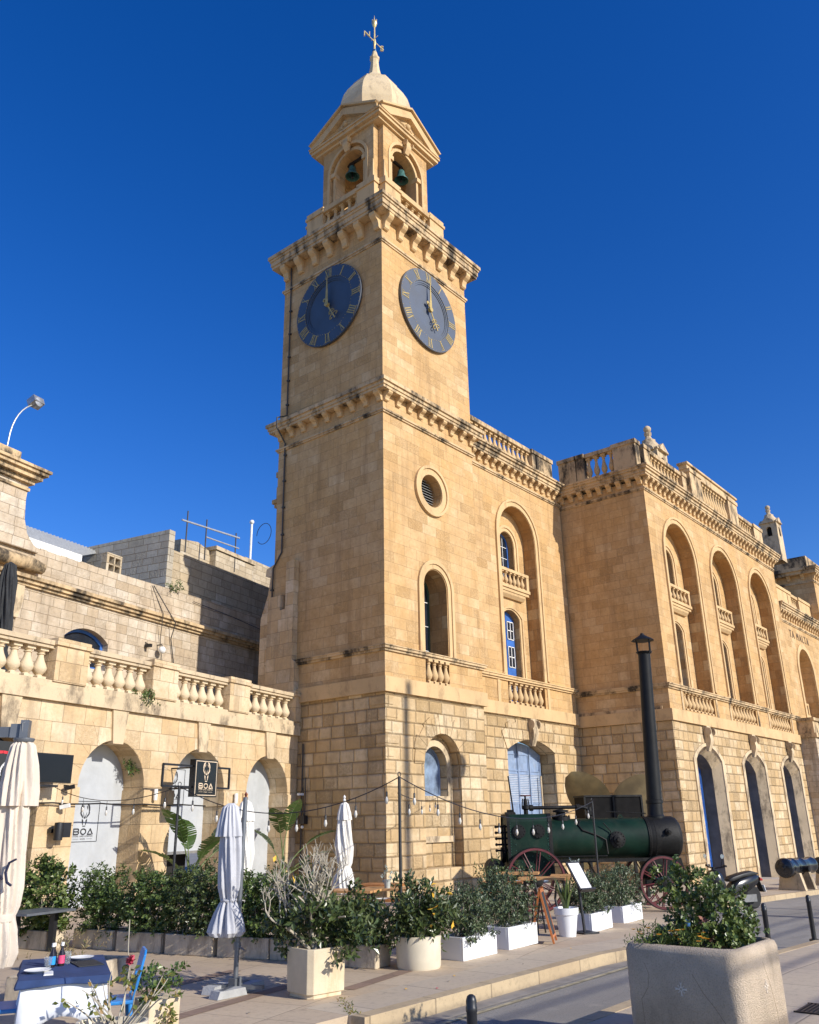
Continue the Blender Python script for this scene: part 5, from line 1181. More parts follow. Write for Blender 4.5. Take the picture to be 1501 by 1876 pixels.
mb = MB(); mb.lathe([(.07, -BR+.02), (.07, -BR-.06), (.03, -BR-.07), (.03, -BR-.12), (.0001, -BR-.12)], (2.98, 0, BZ+.12), 14, 'y'); mb.build('smokebox_plug', M_BLACK, E)
# chimney, with cowl
mb = MB(); CX = 2.88; mb.lathe([(.2, 1.76), (.2, 1.84), (.175, 1.87), (.172, 2.1), (.19, 2.11), (.19, 2.17), (.168, 2.18), (.14, 5.42), (.145, 5.45), (.12, 5.45), (.12, 5.3)], (0, 0, 0), 28, tf=lambda p: (CX+p[0]+.045*max(0, p[2]-1.9), p[1], p[2]+.06*max(0, p[2]-1.9)/3.5)); ch = mb.build('chimney', M_CHIM, E)
CX += .16; mb = MB(); mb.lathe([(.265, 5.78), (.255, 5.795), (.05, 5.92), (.035, 5.96), (.0005, 5.96)], (CX, 0, 0), 28); mb.lathe([(.15, 5.46), (.185, 5.50), (.185, 5.515), (.15, 5.515)], (CX, 0, 0), 24)
for k in range(4): a = k*pi/2+.4; mb.tube([(CX+.165*cos(a), .165*sin(a), 5.46), (CX+.2*cos(a), .2*sin(a), 5.53), (CX+.21*cos(a), .21*sin(a), 5.80)], .014, 6)
mb.build('chimney_cowl', M_CHIM, ch)
# fittings on top
mb = MB(); mb.lathe([(.05, 1.92), (.05, 2.02), (.09, 2.04), (.09, 2.1), (.05, 2.12), (.04, 2.24), (.02, 2.26), (.02, 2.32)], (-.02, 0, 0), 14)
for s in (-1, 1): mb.tube([(-.02+s*.08, 0, 2.08), (-.02+s*.06, 0, 2.26)], .013, 6)
mb.build('stop_valve', M_BLACK, E)
mb = MB(); mb.tube([(-.02+.12*cos(a*pi/10), .12*sin(a*pi/10), 2.32) for a in range(21)], .012, 6)
for k in range(4): mb.tube([(-.02, 0, 2.32), (-.02+.12*cos(k*pi/2), .12*sin(k*pi/2), 2.32)], .009, 5)
mb.build('valve_wheel', M_RED, E)
mb = MB(); mb.tube([(-.02, 0, 2.06), (1.25, 0, 2.06), (1.36, 0, 2.02), (1.4, 0, 1.84)], .04, 10); mb.lathe([(.065, -.04), (.065, .04)], (.1, 0, 2.06), 12, 'x'); mb.lathe([(.065, -.04), (.065, .04)], (1.15, 0, 2.06), 12, 'x'); mb.build('steam_pipe', M_BLACK, E)
mb = MB(); mb.lathe([(.2, 1.78), (.2, 1.86), (.11, 1.88), (.1, 1.95), (.17, 1.96), (.17, 2.0), (.05, 2.02)], (.75, 0, 0), 20)
for k in range(10): mb.ball((.75+.185*cos(k*.628), .185*sin(k*.628), 1.875), .02, 6)
mb.build('steam_dome', M_BLACK, E)
mb = MB(); mb.lathe([(.1, 1.8), (.1, 1.88), (.06, 1.9), (.05, 2.05)], (1.4, 0, 0), 14); mb.cbox((1.4, -.08, 1.93), (.14, .1, .08)); mb.build('safety_valve', M_BLACK, E)
mb = MB(); mb.tube([(-.28, .1, 1.92), (-.36, .1, 2.75)], [.018, .016], 6); mb.lathe([(.05, 1.92), (.04, 1.97)], (-.28, .1, 0), 10); mb.tube([(-.46, -.1, 2.0), (-.34, -.1, 2.0)], .03, 6); mb.box(-.5, -.3, -.2, 0, 1.93, 1.98); mb.build('regulator_lever', M_BLACK, E)
mb = MB(); mb.tube([(1.12, -.2, 1.78), (1.05, -.33, 1.68), (1.12, -.40, 1.58), (1.45, -.43, 1.46), (1.6, -.44, 1.38), (1.62, -.43, 1.1)], .018, 6); mb.tube([(1.58, -.42, 1.72), (1.72, -.435, 1.55), (1.76, -.44, 1.2)], .012, 6); mb.tube([(1.7, -.28, 1.95), (2.6, -.2, 1.9)], .012, 6); mb.build('feed_pipes', M_BLACK, E)
mb = MB(); mb.poly([(2.0, 1.80), (2.16, 1.80), (2.1, 1.89), (2.06, 1.89)], [circ(2.08, 1.84, .02, 8)], lambda u, z, d: (u, d, z), -.02, .02); mb.build('lifting_eye', M_GREEN, E)
mb = MB(); mb.tube([(-.55, -.2, 1.72), (-.55, -.2, 1.15)], .03, 8)
for z in (1.2, 1.32, 1.44, 1.56, 1.68): mb.tube([(-.5, -.2, z), (-.72, -.2, z)], .022, 6); mb.ball((-.74, -.2, z), .035, 6)
mb.lathe([(.16, -.52), (.16, -.6), (.0001, -.62)], (0, .12, 1.1), 16, 'x'); mb.build('water_gauge', M_BLACK, E)
mb = MB(); mb.box(-.95, -.5, -.25, .25, .5, .85); mb.lathe([(.19, -.28), (.19, .28)], (-.78, 0, .85), 16, 'y'); mb.build('rear_drum', M_BLACK, E)
mb = MB(); mb.box(.4, 2.6, -.30, -.25, .93, 1.0); mb.box(.4, 2.6, .25, .30, .93, 1.0)
for x in (.6, 1.2, 1.8): mb.tube([(x, -.27, .95), (x+.3, 0, .55)], .02, 6)
mb.tube([(.5, -.44, 1.06), (1.6, -.44, 1.06)], .014, 6); mb.build('under_frame', M_BLACK, E)
mb = MB(); mb.poly([(2.5, .98), (3.25, .98), (3.3, .75), (2.95, .6), (2.7, .6), (2.5, .75)], [], lambda u, z, d: (u, d, z), -.28, .28); mb.box(2.4, 3.3, -.3, .3, .45, .56); mb.build('saddle', M_BLACK, E)
mb = MB(); mb.tube([(0, -.62, .625), (0, .62, .625)], .04, 10); mb.tube([(2.72, -.62, .5), (2.72, .62, .5)], .04, 10); mb.box(2.66, 2.78, -.5, .5, .44, .56); mb.box(-.06, .06, -.5, .5, .55, .68); mb.build('axles', M_BLACK, E)
def spoked(name, x, y, r, ns, w_, parent):
    c = (x, y, r); mb = MB(); t_ = .035
    mb.lathe([(r-.045, -w_/2), (r, -w_/2), (r, w_/2), (r-.045, w_/2), (r-.045, -w_/2)], c, 48, 'y', caps=False); o = mb.build(name, M_RED, parent)
    mb = MB()
    for i in range(ns):
        a = 2*pi*i/ns+.15
        for s in (-1, 1):
            mb.tube([(x+.1*cos(a+s*.16), y+s*.05, r+.1*sin(a+s*.16)), (x+(r-.03)*cos(a+s*.05), y+s*.02, r+(r-.03)*sin(a+s*.05))], .013, 5)
    mb.build('spokes', M_RED, o); s_ = -1 if y < 0 else 1
    mb = MB(); mb.lathe([(.14, -.08), (.14, .08), (.1, .09), (.09, .13), (.0001, .14)] if s_ > 0 else [(.0001, -.14), (.09, -.13), (.1, -.09), (.14, -.08), (.14, .08)], c, 20, 'y'); mb.build('hub', M_BLACK, o)
    mb = MB(); mb.lathe([(r, -w_/2-.005), (r+.014, -w_/2-.005), (r+.014, w_/2+.005), (r, w_/2+.005)], c, 48, 'y', caps=False); mb.build('tyre', M_BLACK, o)
for s in (-1, 1): spoked('rear_wheel', 0, s*.62, .625, 10, .11, E); spoked('front_wheel', 2.72, s*.58, .52, 10, .10, E)

# bronze propeller and black tank behind the engine
M_BRONZE = plain('dull_bronze', (.19, .135, .055), .55, metal=.3, var=.25, vscale=2.5, bmp=.1, bscale=6, dirt=((.14, .13, .07), 2, .6))
P_ = thing('ship_propeller', 'big dull bronze ship propeller standing behind the steam engine', 'propeller', (7.0, -3.3, -.4), radians(-52))
mb = MB(); mb.lathe([(.0001, -.42), (.2, -.4), (.3, -.2), (.32, .2), (.26, .4), (.0001, .42)], (0, 0, 1.95), 20, 'y'); mb.build('hub', M_BRONZE, P_)
for k in range(4):
    a = radians(42+90*k); mb = MB(); rows = []; n = 10
    for i in range(n+1):
        r = .25+1.65*i/n; wd = .60*sin(pi*(.12+.86*i/n))**.6+.02; pitch = .55-.3*i/n; row = []
        for j in range(7):
            s = (j/6-.5)*2*wd; row.append((cos(a)*r-sin(a)*s*cos(pitch), s*sin(pitch)-.04*(1-(j/3-1)**2), 1.95+sin(a)*r+cos(a)*s*cos(pitch)))
        rows.append(row)
    vs = [p for rw in rows for p in rw]+[(p[0], p[1]+.06, p[2]) for rw in rows for p in rw]; m_ = (n+1)*7
    fs = [(i*7+j+o, i*7+j+1+o, i*7+8+j+o, i*7+7+j+o) for o in (0, m_) for i in range(n) for j in range(6)]
    ed = [i*7 for i in range(n+1)]+[n*7+j for j in range(1, 7)]+[i*7+6 for i in range(n-1, -1, -1)]
    fs += [(ed[i], ed[i+1], ed[i+1]+m_, ed[i]+m_) for i in range(len(ed)-1)]; mb.add(vs, fs, True); mb.build('blade', M_BRONZE, P_)
K_ = thing('black_tank', 'black rectangular steel tank on legs behind the boiler of the steam engine', 'tank', (4.2, -4.6, gz(4.2)), radians(-38))
mb = MB(); mb.box(-.85, .85, -.35, .35, 1.35, 2.55); mb.build('tank_body', plain('matt_black_steel', (.006, .0055, .0055), .75, spec=.12, var=.3, dirt=((.018, .013, .012), 3, .5)), K_)
mb = MB()
for x in (-.85, 0, .85): mb.box(x-.025, x+.025, -.38, -.35, 1.35, 2.57)
mb.box(-.87, .87, -.38, .37, 2.55, 2.6); mb.box(-.87, .87, -.38, .37, 1.3, 1.35); mb.build('frame', M_BLACK, K_)
for x in (-.8, .8):
    for y in (-.3, .3): mb = MB(); mb.box(x-.04, x+.04, y-.04, y+.04, -.02, 1.3); mb.build('leg', M_BLACK, K_)

# cannons on stone cradles
def cannon(x, y, rz, label):
    c = thing('cannon', label, 'cannon', (x, y, gz(x)), rz, 'black cannons along the museum front')
    mb = MB(); mb.lathe([(.0001, -.12), (.05, -.11), (.06, -.08), (.18, -.07), (.27, -.03), (.29, .02), (.29, .1), (.27, .13), (.265, .5), (.275, .52), (.275, .56), (.26, .58), (.25, 1.2), (.26, 1.22), (.26, 1.27), (.24, 1.3), (.225, 2.0), (.25, 2.1), (.25, 2.2), (.235, 2.26), (.12, 2.27), (.12, 2.2)], (-.5, 0, .66), 28, 'x'); mb.build('barrel', plain('tarred_black_iron', (.012, .014, .018), .22, var=.3, spec=.6) if 'cannon_m' not in globals() else globals()['cannon_m'], c)
    mb = MB(); mb.tube([(.45, -.42, .6), (.45, .42, .6)], .09, 12); mb.build('trunnion', M_BLACK, c)
    for x_ in (-.05, .75):
        mb = MB(); mb.poly([(-.42, 0), (.42, 0), (.3, .5), (.2, .5), (.1, .4), (-.1, .4), (-.2, .5), (-.3, .5)], [], lambda u, z, d: (x_+d, u, z), -.09, .09); mb.build('cradle', M_PTRIM, c)
cannon(11.0, -7.2, radians(-4), 'black cannon on two stone cradles in front of the middle museum door'); cannon(15.3, -7.1, radians(-4), 'black cannon cut off by the right edge of the photo')

# ================================================================== SCOOTER
S = thing('motor_scooter', 'black motor scooter with a number plate parked at the road edge by the steam engine', 'scooter', (2.9, -8.25, gz(2.9)-.125), radians(155))
M_PLASTIC = plain('gloss_black_plastic', (.012, .012, .013), .25, spec=.6); M_RUB = plain('tyre_rubber', (.018, .018, .018), .85); M_ALU = plain('cast_alloy', (.3, .3, .31), .35, metal=.8)
for x in (-.62, .62):
    mb = MB(); mb.lathe([(.16, -.05), (.22, -.06), (.255, -.03), (.26, 0), (.255, .03), (.22, .06), (.16, .05)], (x, 0, .26), 28, 'y'); wt = mb.build('wheel', M_RUB, S)
    mb = MB(); mb.lathe([(.165, -.045), (.165, .045)], (x, 0, .26), 20, 'y')
    for k in range(5): mb.tube([(x, 0, .26), (x+.15*cos(k*1.257), 0, .26+.15*sin(k*1.257))], .02, 6)
    mb.tube([(x, -.08, .26), (x, .08, .26)], .035, 8); mb.build('rim', M_ALU, wt)
def loft(mb, secs, n=12):
    """rounded body from sections (x, half width, z bottom, z top)"""
    vs = []
    for (x, w_, z0, z1) in secs:
        for k in range(n):
            a = 2*pi*k/n; c_, s_ = cos(a), sin(a); vs.append((x, w_*math.copysign(abs(c_)**.6, c_), (z0+z1)/2+(z1-z0)/2*math.copysign(abs(s_)**.6, s_)))
    m_ = len(secs); mb.add(vs, [(i*n+k, i*n+(k+1) % n, (i+1)*n+(k+1) % n, (i+1)*n+k) for i in range(m_-1) for k in range(n)]+[tuple(range(n)), tuple(range((m_-1)*n, m_*n))], True); return mb
mb = MB(); loft(mb, [(-.88, .05, .62, .72), (-.75, .12, .52, .76), (-.5, .16, .42, .74), (-.2, .17, .32, .70), (0, .16, .28, .58), (.08, .14, .26, .36)]); loft(mb, [(-.1, .15, .24, .34), (.3, .15, .24, .34)]); mb.build('rear_body', M_PLASTIC, S)
mb = MB(); loft(mb, [(.28, .14, .26, .62), (.4, .2, .3, .84), (.52, .19, .42, .90), (.62, .12, .5, .86), (.68, .05, .58, .78)]); mb.build('front_fairing', M_PLASTIC, S)
mb = MB(); loft(mb, [(-.84, .07, .74, .79), (-.6, .13, .72, .84), (-.3, .14, .70, .80), (.02, .13, .62, .74), (.1, .08, .62, .68)]); mb.build('saddle', plain('black_vinyl', (.014, .014, .014), .5), S)
mb = MB(); loft(mb, [(.38, .06, .26, .4), (.62, .075, .44, .54), (.88, .06, .3, .4)]); mb.tube([(.62, -.09, .26), (.52, -.09, .75)], .025, 6); mb.tube([(.62, .09, .26), (.52, .09, .75)], .025, 6); mb.build('front_mudguard', M_PLASTIC, S)
mb = MB(); mb.tube([(.40, -.32, .98), (.46, -.18, .95), (.48, 0, .93), (.46, .18, .95), (.40, .32, .98)], .018, 8); mb.tube([(.50, 0, .86), (.48, 0, .95)], .05, 8); mb.tube([(.40, -.33, .98), (.38, -.22, .985)], .024, 8); mb.tube([(.40, .33, .98), (.38, .22, .985)], .024, 8); mb.build('handlebar', M_PLASTIC, S)
for s in (-1, 1):
    mb = MB(); mb.tube([(.44, s*.2, .95), (.44, s*.27, 1.14)], .008, 6); m_ = mb.build('mirror', M_PLASTIC, S)
    mb = MB(); mb.lathe([(.0001, -.02), (.045, -.015), (.055, 0), (.05, .006), (.0001, .006)], (.44, s*.28, 1.19), 14, 'x'); mb.build('mirror_glass', plain('mirror_glass', (.55, .65, .75), .08, metal=.9), m_)
mb = MB(); loft(mb, [(-.95, .08, .60, .66), (-.86, .1, .60, .70)]); mb.build('tail_light', plain('red_lens', (.35, .02, .02), .25), S)
mb = MB(); mb.cbox((-.98, 0, .44), (.012, .18, .16), tilt=radians(18), ax='y'); pl_ = mb.build('number_plate', plain('plate_white', (.75, .76, .76), .45), S)
mb = MB(); mb.poly([(-.09, .36), (.09, .36), (.07, .62), (-.07, .62)], [], lambda u, z, d: (-.97+d+(z-.36)*.35, u, z), .02, .035); mb.build('plate_holder', M_PLASTIC, S)
mb = MB(); mb.tube([(-.75, -.14, .26), (-.35, -.15, .25), (-.1, -.12, .24)], [.06, .055, .02], 10); mb.build('exhaust', M_BLACK, S)
mb = MB(); mb.box(-.62, -.05, .06, .14, .17, .33); mb.tube([(-.1, .14, .24), (-.05, .2, -.0)], .012, 6); mb.build('engine_case', M_ALU, S)

# ================================================================== PARASOLS
M_CREAM = plain('cream_parasol_cloth', (.61, .52, .42), .85, var=.1, vscale=2, bmp=.3, bscale=14, dirt=((.42, .35, .27), 2.5, .5)); M_WCLOTH = plain('white_parasol_cloth', (.68, .65, .59), .85, var=.08, vscale=2, bmp=.3, bscale=14, dirt=((.46, .43, .38), 2.5, .5))
M_GCLOTH = plain('pale_grey_parasol_cloth', (.48, .48, .50), .85, var=.1, vscale=2, bmp=.3, bscale=14, dirt=((.33, .32, .31), 2.5, .5)); M_POLE = plain('grey_parasol_pole', (.16, .17, .185), .4, metal=.4)
def folds(mb, prof, c, nf, seed, amp=.24, twist=.6, seg=120):
    rnd = random.Random(seed); ph = [rnd.uniform(0, 6.28) for _ in range(6)]
    def rf(a, h):
        k = a+twist*h
        return 1+amp*(.75*abs(sin(nf*k/2+ph[0]+.25*sin(5*h)))**.75+.28*sin((2*nf+3)*k+ph[1]+4*h)+.22*sin((nf+2)*k-3*h+ph[3])+.22*sin(3*k+ph[2]+1.5*h))-amp*.45
    fine = []
    for (r0, h0), (r1, h1) in zip(prof[:-1], prof[1:]):
        m_ = max(1, int(abs(h1-h0)/.045)); fine += [(r0+(r1-r0)*i/m_, h0+(h1-h0)*i/m_) for i in range(m_)]
    return mb.lathe(fine+[prof[-1]], c, seg, rfun=rf)
# tall cream cantilever parasol at the left edge
t = thing('cantilever_parasol', 'tall closed cream cantilever parasol with a grey hinge head at the left edge', 'parasol', (-14.88, -8.62, 0))
mb = MB(); folds(mb, [(.05, 2.36), (.09, 2.31), (.125, 2.14), (.15, 1.92), (.155, 1.8)], (0, 0, 0), 7, 1, .3, .3); folds(mb, [(.115, 1.9), (.12, 1.7), (.125, 1.4), (.13, 1.15), (.12, 1.0), (.10, .93), (.105, .90), (.13, .82), (.15, .65), (.12, .55)], (0, 0, 0), 7, 2, .28, .5); cl = mb.build('cloth', M_CREAM, t)
mb = MB(); mb.lathe([(.112, .89), (.117, .92), (.112, .95)], seg=30); mb.build('tie_band', M_CREAM, cl)
mb = MB(); mb.lathe([(.02, 0), (.02, 2.4)], seg=12); mb.build('pole', M_POLE, t)
mb = MB(); mb.lathe([(.08, 2.34), (.09, 2.36), (.09, 2.372), (.05, 2.38)], seg=20); mb.cbox((.0, .0, 2.45), (.07, .10, .16), radians(-40)); mb.cbox((-.04, .05, 2.44), (.06, .12, .12), radians(50)); mb.cbox((-.5, .62, 2.43), (.06, 1.5, .09), radians(39)); mb.tube([(-.03, -.02, 2.38), (-.05, -.03, 2.5), (.0, -.04, 2.53)], .008, 6); mb.build('hinge_head', M_POLE, t)
mb = MB(); fr = lambda u, z, d: (u*.62-.128, -u*.79-.112, z)
def sc(pts): return [(x*.17, 1.0+z*.25) for x, z in pts]
mb.strokes([sc([(.3, .9), (.1, 1.0), (-.2, .85), (-.25, .65), (.05, .5), (.25, .3), (.1, .1), (-.2, .0)]), sc([(.95, 1.5), (.6, 1.4), (.45, 1.1), (.6, .8), (.85, .7)])], .014, lambda u, z, d: (-.150+u*.45+.03+d, -.095-u*.85+d, z), -.012, .012); mb.build('printed_letters', plain('navy_print', (.02, .025, .06), .8), t)
# grey parasol on a cross foot
t = thing('standing_parasol', 'closed pale grey parasol on a grey pole with cross foot, on open paving', 'parasol', (-12.30, -8.60, 0))
mb = MB(); mb.tube([(0, 0, 0), (0, 0, .55), (.02, -.0, 1.9)], [.026, .026, .024], 12); mb.build('pole', M_POLE, t)
mb = MB(); folds(mb, [(.03, 1.84), (.075, 1.8), (.11, 1.62), (.125, 1.5)], (-.09, .10, 0), 6, 4, .3, .2); folds(mb, [(.10, 1.6), (.115, 1.4), (.12, 1.2), (.11, 1.0), (.075, .86), (.09, .84), (.13, .75), (.165, .64), (.18, .57), (.15, .53)], (-.07, .085, 0), 6, 5, .34, .4); cl = mb.build('cloth', M_GCLOTH, t)
mb = MB(); mb.lathe([(.084, .855), (.09, .87), (.084, .885)], (-.07, .085, 0), 30); mb.build('tie_band', M_GCLOTH, cl)
mb = MB(); mb.lathe([(.038, .40), (.04, .44), (.038, .47)], seg=14); mb.tube([(0, -.03, .43), (.02, -.09, .40)], .01, 6); mb.build('crank', M_POLE, t)
mb = MB(); a_ = radians(25)
for k in range(2): mb.cbox((0, 0, .06), (.62, .05, .035), a_+k*pi/2)
mb.box(-.05, .05, -.05, .05, .03, .14); mb.tube([(0, -.07, .0), (0, -.07, .16)], .016, 8); mb.build('cross_foot', M_POLE, t)
for k, (dx, dy, r_) in enumerate(((-.17, -.10, .0), (.2, .02, .2), (-.06, .2, .3))):
    mb = MB(); mb.poly([(-.19, 0), (.19, 0), (.16, .07), (-.16, .07)], [], lambda u, z, d: (dx+u*cos(r_)-d*sin(r_), dy+u*sin(r_)+d*cos(r_), z+.002), -.07, .07); mb.build('ballast_slab', plain('grey_ballast', (.38, .38, .37), .9, bmp=.3) if k == 0 else bpy.data.materials['grey_ballast'], t)
def parasol(x, y, base, label, h, seed, finial, lean=0):
    t = thing('market_parasol', label, 'parasol', (x, y, base), 0, 'closed white parasols on the terrace'); t.rotation_euler = (0, lean, 0)
    mb = MB(); mb.lathe([(.018, 0), (.018, h)], seg=10); mb.build('pole', M_SASH, t)
    mb = MB(); folds(mb, [(.02, h-.03), (.075, h-.08), (.115, h-.22), (.135, h-.36)], (0, 0, 0), 6, seed, .3, .3); folds(mb, [(.11, h-.3), (.135, h-.6), (.155, h-.85), (.125, h-1.12), (.10, h-1.2), (.115, h-1.22), (.165, h-1.4), (.20, h-1.62), (.18, h-1.64)], (0, 0, 0), 7, seed+1, .3, .7); c = mb.build('cloth', M_WCLOTH, t)
    mb = MB(); mb.lathe([(.108, h-1.21), (.114, h-1.19), (.108, h-1.17)], seg=24); mb.build('tie_band', M_WCLOTH, c)
    mb = MB(); mb.lathe([(.018, h-.03), (.03, h), (.015, h+.02), (.028, h+.05), (.005, h+.09)], seg=10); mb.build('finial', finial, t)
    mb = MB(); mb.lathe([(.2, 0), (.2, .05), (.04, .07)], seg=20); mb.build('foot', M_POLE, t)
M_FIN = plain('brown_finial', (.16, .04, .02), .5)
parasol(-9.15, -4.9, 0, 'closed white parasol with brown finial just behind the grey parasol', 2.04, 11, M_FIN); parasol(-6.27, -4.38, -.06, 'closed white parasol in front of the shaded clock tower wall', 2.10, 21, M_SASH)

# ================================================================== TABLES, SIGNS, LIGHTS ON THE TERRACE
M_WOOD = plain('varnished_wood', (.42, .17, .055), .4, var=.25, vscale=10); M_WOODL = plain('pale_wood', (.55, .29, .11), .45, var=.2, vscale=10)
def bar_table(x, y, h, rz, label, l=.8, w_=.5, m=M_WOOD):
    t = thing('wooden_table', label, 'table', (x, y, gz(x)), rz, 'wooden tables on the terrace')
    mb = MB()
    for i in range(4): mb.box(-l/2, l/2, -w_/2+i*w_/4+.003, -w_/2+(i+1)*w_/4-.003, h-.035, h)
    mb.build('table_top', m, t)
    for s in (-1, 1):
        mb = MB(); mb.tube([(s*(l/2-.12), -w_/2+.08, 0), (s*(l/2-.05), 0, h/2), (s*(l/2-.12), w_/2-.08, h-.03)], .022, 6); mb.tube([(s*(l/2-.12), w_/2-.08, 0), (s*(l/2-.05), 0, h/2), (s*(l/2-.12), -w_/2+.08, h-.03)], .022, 6); mb.build('leg', M_IRON, t)
    return t
def bench(x, y, h, rz, label, l=.8):
    t = thing('bench', label, 'bench', (x, y, gz(x)), rz, 'benches at the wooden tables'); mb = MB()
    for i in range(2): mb.box(-l/2, l/2, -.13+i*.13+.003, -.01+i*.13, h-.03, h)
    mb.build('seat', M_WOOD, t)
    for s in (-1, 1): mb = MB(); mb.box(s*(l/2-.1)-.02, s*(l/2-.1)+.02, -.1, .1, 0, h-.03); mb.build('leg', M_IRON, t)
bar_table(-4.35, -6.6, .65, radians(-60), 'low reddish wooden table with a small green plant, left of the steam engine'); bench(-4.0, -6.1, .45, radians(-60), 'wooden bench behind the low reddish table left of the steam engine')
bar_table(-4.6, -7.15, .83, radians(-62), 'high wooden table in front of the firebox of the steam engine', .75, .45, M_WOODL); bar_table(-5.45, -8.2, .79, radians(-62), 'high wooden table with a jar of white flowers behind the tall white pot', .85, .45, M_WOODL); bar_table(-3.95, -7.85, .79, radians(-62), 'high wooden table partly hidden behind the menu stand', .7, .45, M_WOODL)
bar_table(-8.05, -6.2, .63, radians(-70), 'pale-edged wooden table at the foot of the white parasol by the tower', .9, .5, M_WOODL); bar_table(-7.2, -6.25, .63, radians(-70), 'wooden table with a jar of silvery sprigs near the corner of the tower', .85, .5, M_WOODL); bench(-7.45, -6.35, .47, radians(-70), 'wooden bench with a plate, in front of the tower corner')
bar_table(-6.2, -5.3, .64, radians(-70), 'reddish wooden table farthest back beside the white parasol', .8, .5)
def jar(x, y, z, label, m, pot, big=1.0):
    t = thing('table_plant', label, 'plant', (x, y, z), 0, 'small plants on the tables')
    mb = MB(); mb.lathe([(.035*big, 0), (.045*big, .1*big), (.04*big, .1*big), (.0001, .08*big)], seg=14); mb.build('pot', pot, t); mb = MB(); foliage(mb, (0, 0, .15*big), (.09*big, .09*big, .07*big), 160, .035, .022, 12, .5, .4, .4, .8); mb.build('sprigs', m, t)
M_GLASSJ = plain('jar_glass', (.4, .42, .38), .15, spec=.7); M_ZINC = plain('zinc_pot', (.45, .46, .48), .4, metal=.5)
jar(-4.5, -6.75, gz(-4.5)+.65, 'small bright green plant in a zinc pot on the low reddish table', M_HEDGE, M_ZINC, 1.2); jar(-5.2, -8.62, gz(-5.2)+.79, 'jar of white flowers on the high table behind the tall white pot', M_SILVER, M_GLASSJ, 1.1)
jar(-7.25, -6.3, gz(-7.2)+.63, 'glass jar of silvery sprigs on the table near the tower corner', M_SILVER, M_GLASSJ, 1.3)
def plate(x, y, z, label, r=.1):
    t = thing('plate', label, 'plate', (x, y, z), 0, 'white plates'); mb = MB(); mb.lathe([(.0001, .004), (r*.6, .004), (r, .02), (r*1.01, .022), (r*.62, 0), (.0001, 0)], seg=28); mb.build('plate_body', M_SASH, t)
plate(-7.55, -6.45, gz(-7.5)+.47, 'white plate on the bench in front of the tower corner', .09)
def stool(x, y, label):
    t = thing('bar_stool', label, 'stool', (x, y, gz(x)), 0.4, 'bar stools at the high tables'); mb = MB(); mb.lathe([(.0001, .50), (.13, .50), (.14, .52), (.13, .545), (.0001, .55)], seg=20); mb.build('seat', M_SEAT, t)
    for k in range(4): a = k*pi/2+.4; mb = MB(); mb.tube([(.1*cos(a), .1*sin(a), .5), (.16*cos(a), .16*sin(a), 0)], .014, 6); mb.build('leg', M_IRON, t)
    mb = MB(); mb.tube([(.14*cos(k*pi/10), .14*sin(k*pi/10), .2) for k in range(21)], .01, 5); mb.build('foot_ring', M_IRON, t)
M_SEAT = plain('dark_red_seat', (.12, .02, .02), .5)
stool(-6.05, -8.35, 'dark bar stool with red seat behind the chalkboard, left of the other stool'); stool(-5.55, -7.75, 'dark bar stool with red seat between the high tables and the firebox')
# chalkboard
t = thing('chalkboard_sign', 'folding orange-framed chalkboard with white handwriting standing on the kerb pavement', 'sign', (-7.28, -9.24, gz(-7.28)), radians(-65))
M_OR = plain('orange_varnished_frame', (.42, .13, .03), .45); M_CHB = plain('chalkboard_black', (.02, .022, .022), .7); M_CHALK = plain('chalk_white', (.7, .7, .68), .9)
for s in (-1, 1):
    lean = radians(13)*s; m_ = Matrix.Rotation(lean, 4, 'Y'); tf = lambda p, m_=m_, s=s: tuple(Vector((0, 0, .70))+m_ @ Vector((p[0], p[1], p[2]-.70)))
    mb = MB(); mb.box(-.014, .014, -.2, -.17, 0, .72, tf); mb.box(-.014, .014, .17, .2, 0, .72, tf); mb.box(-.014, .014, -.17, .17, .66, .70, tf); mb.box(-.014, .014, -.17, .17, .07, .1, tf); f_ = mb.build('frame', M_OR, t)
    mb = MB(); mb.box(-.008, .008, -.17, .17, .1, .66, tf); mb.build('board', M_CHB, f_)
    if s: 
        mb = MB(); random.seed(8)
        for r_ in range(6):
            z = .6-r_*.085; pts = [(-.14+i*.012, z+.018*sin(i*2.1+r_)+.012*sin(i*4.7)) for i in range(int(14+random.random()*9))]
            mb.strokes([pts], .006, lambda u, z_, d, tf=tf, s=s: tf((s*.0095+d, u*(-1 if s < 0 else 1), z_)), -.002, .002)
        mb.build('handwriting', M_CHALK, f_)
# menu stand
t = thing('menu_stand', 'black menu stand holding a tilted white menu sheet beside the tall white pot', 'menu stand', (-5.62, -8.98, gz(-5.62)), radians(-18))
mb = MB(); mb.box(-.16, .16, -.16, .16, 0, .025); mb.tube([(0, 0, 0), (0, .06, .72)], .022, 8); mb.build('stand', M_IRON, t)
tf = lambda p: tuple(Vector((0, .02, .82))+Matrix.Rotation(radians(-36), 3, 'X') @ Vector(p))
mb = MB(); mb.box(-.14, .14, -.012, .012, -.24, .26, tf); mb.box(-.15, .15, -.06, .02, -.26, -.235, tf); mb.build('menu_frame', M_IRON, t)
mb = MB(); mb.box(-.115, .115, -.017, -.012, -.21, .23, tf); sh = mb.build('menu_sheet', M_SASH, t)
mb = MB()
for i in range(14):
    for c_ in (-.09, .015): mb.box(c_, c_+random.uniform(.04, .08), -.0185, -.0175, .19-i*.027, .196-i*.027, tf)
mb.build('printed_lines', M_INKS, sh)
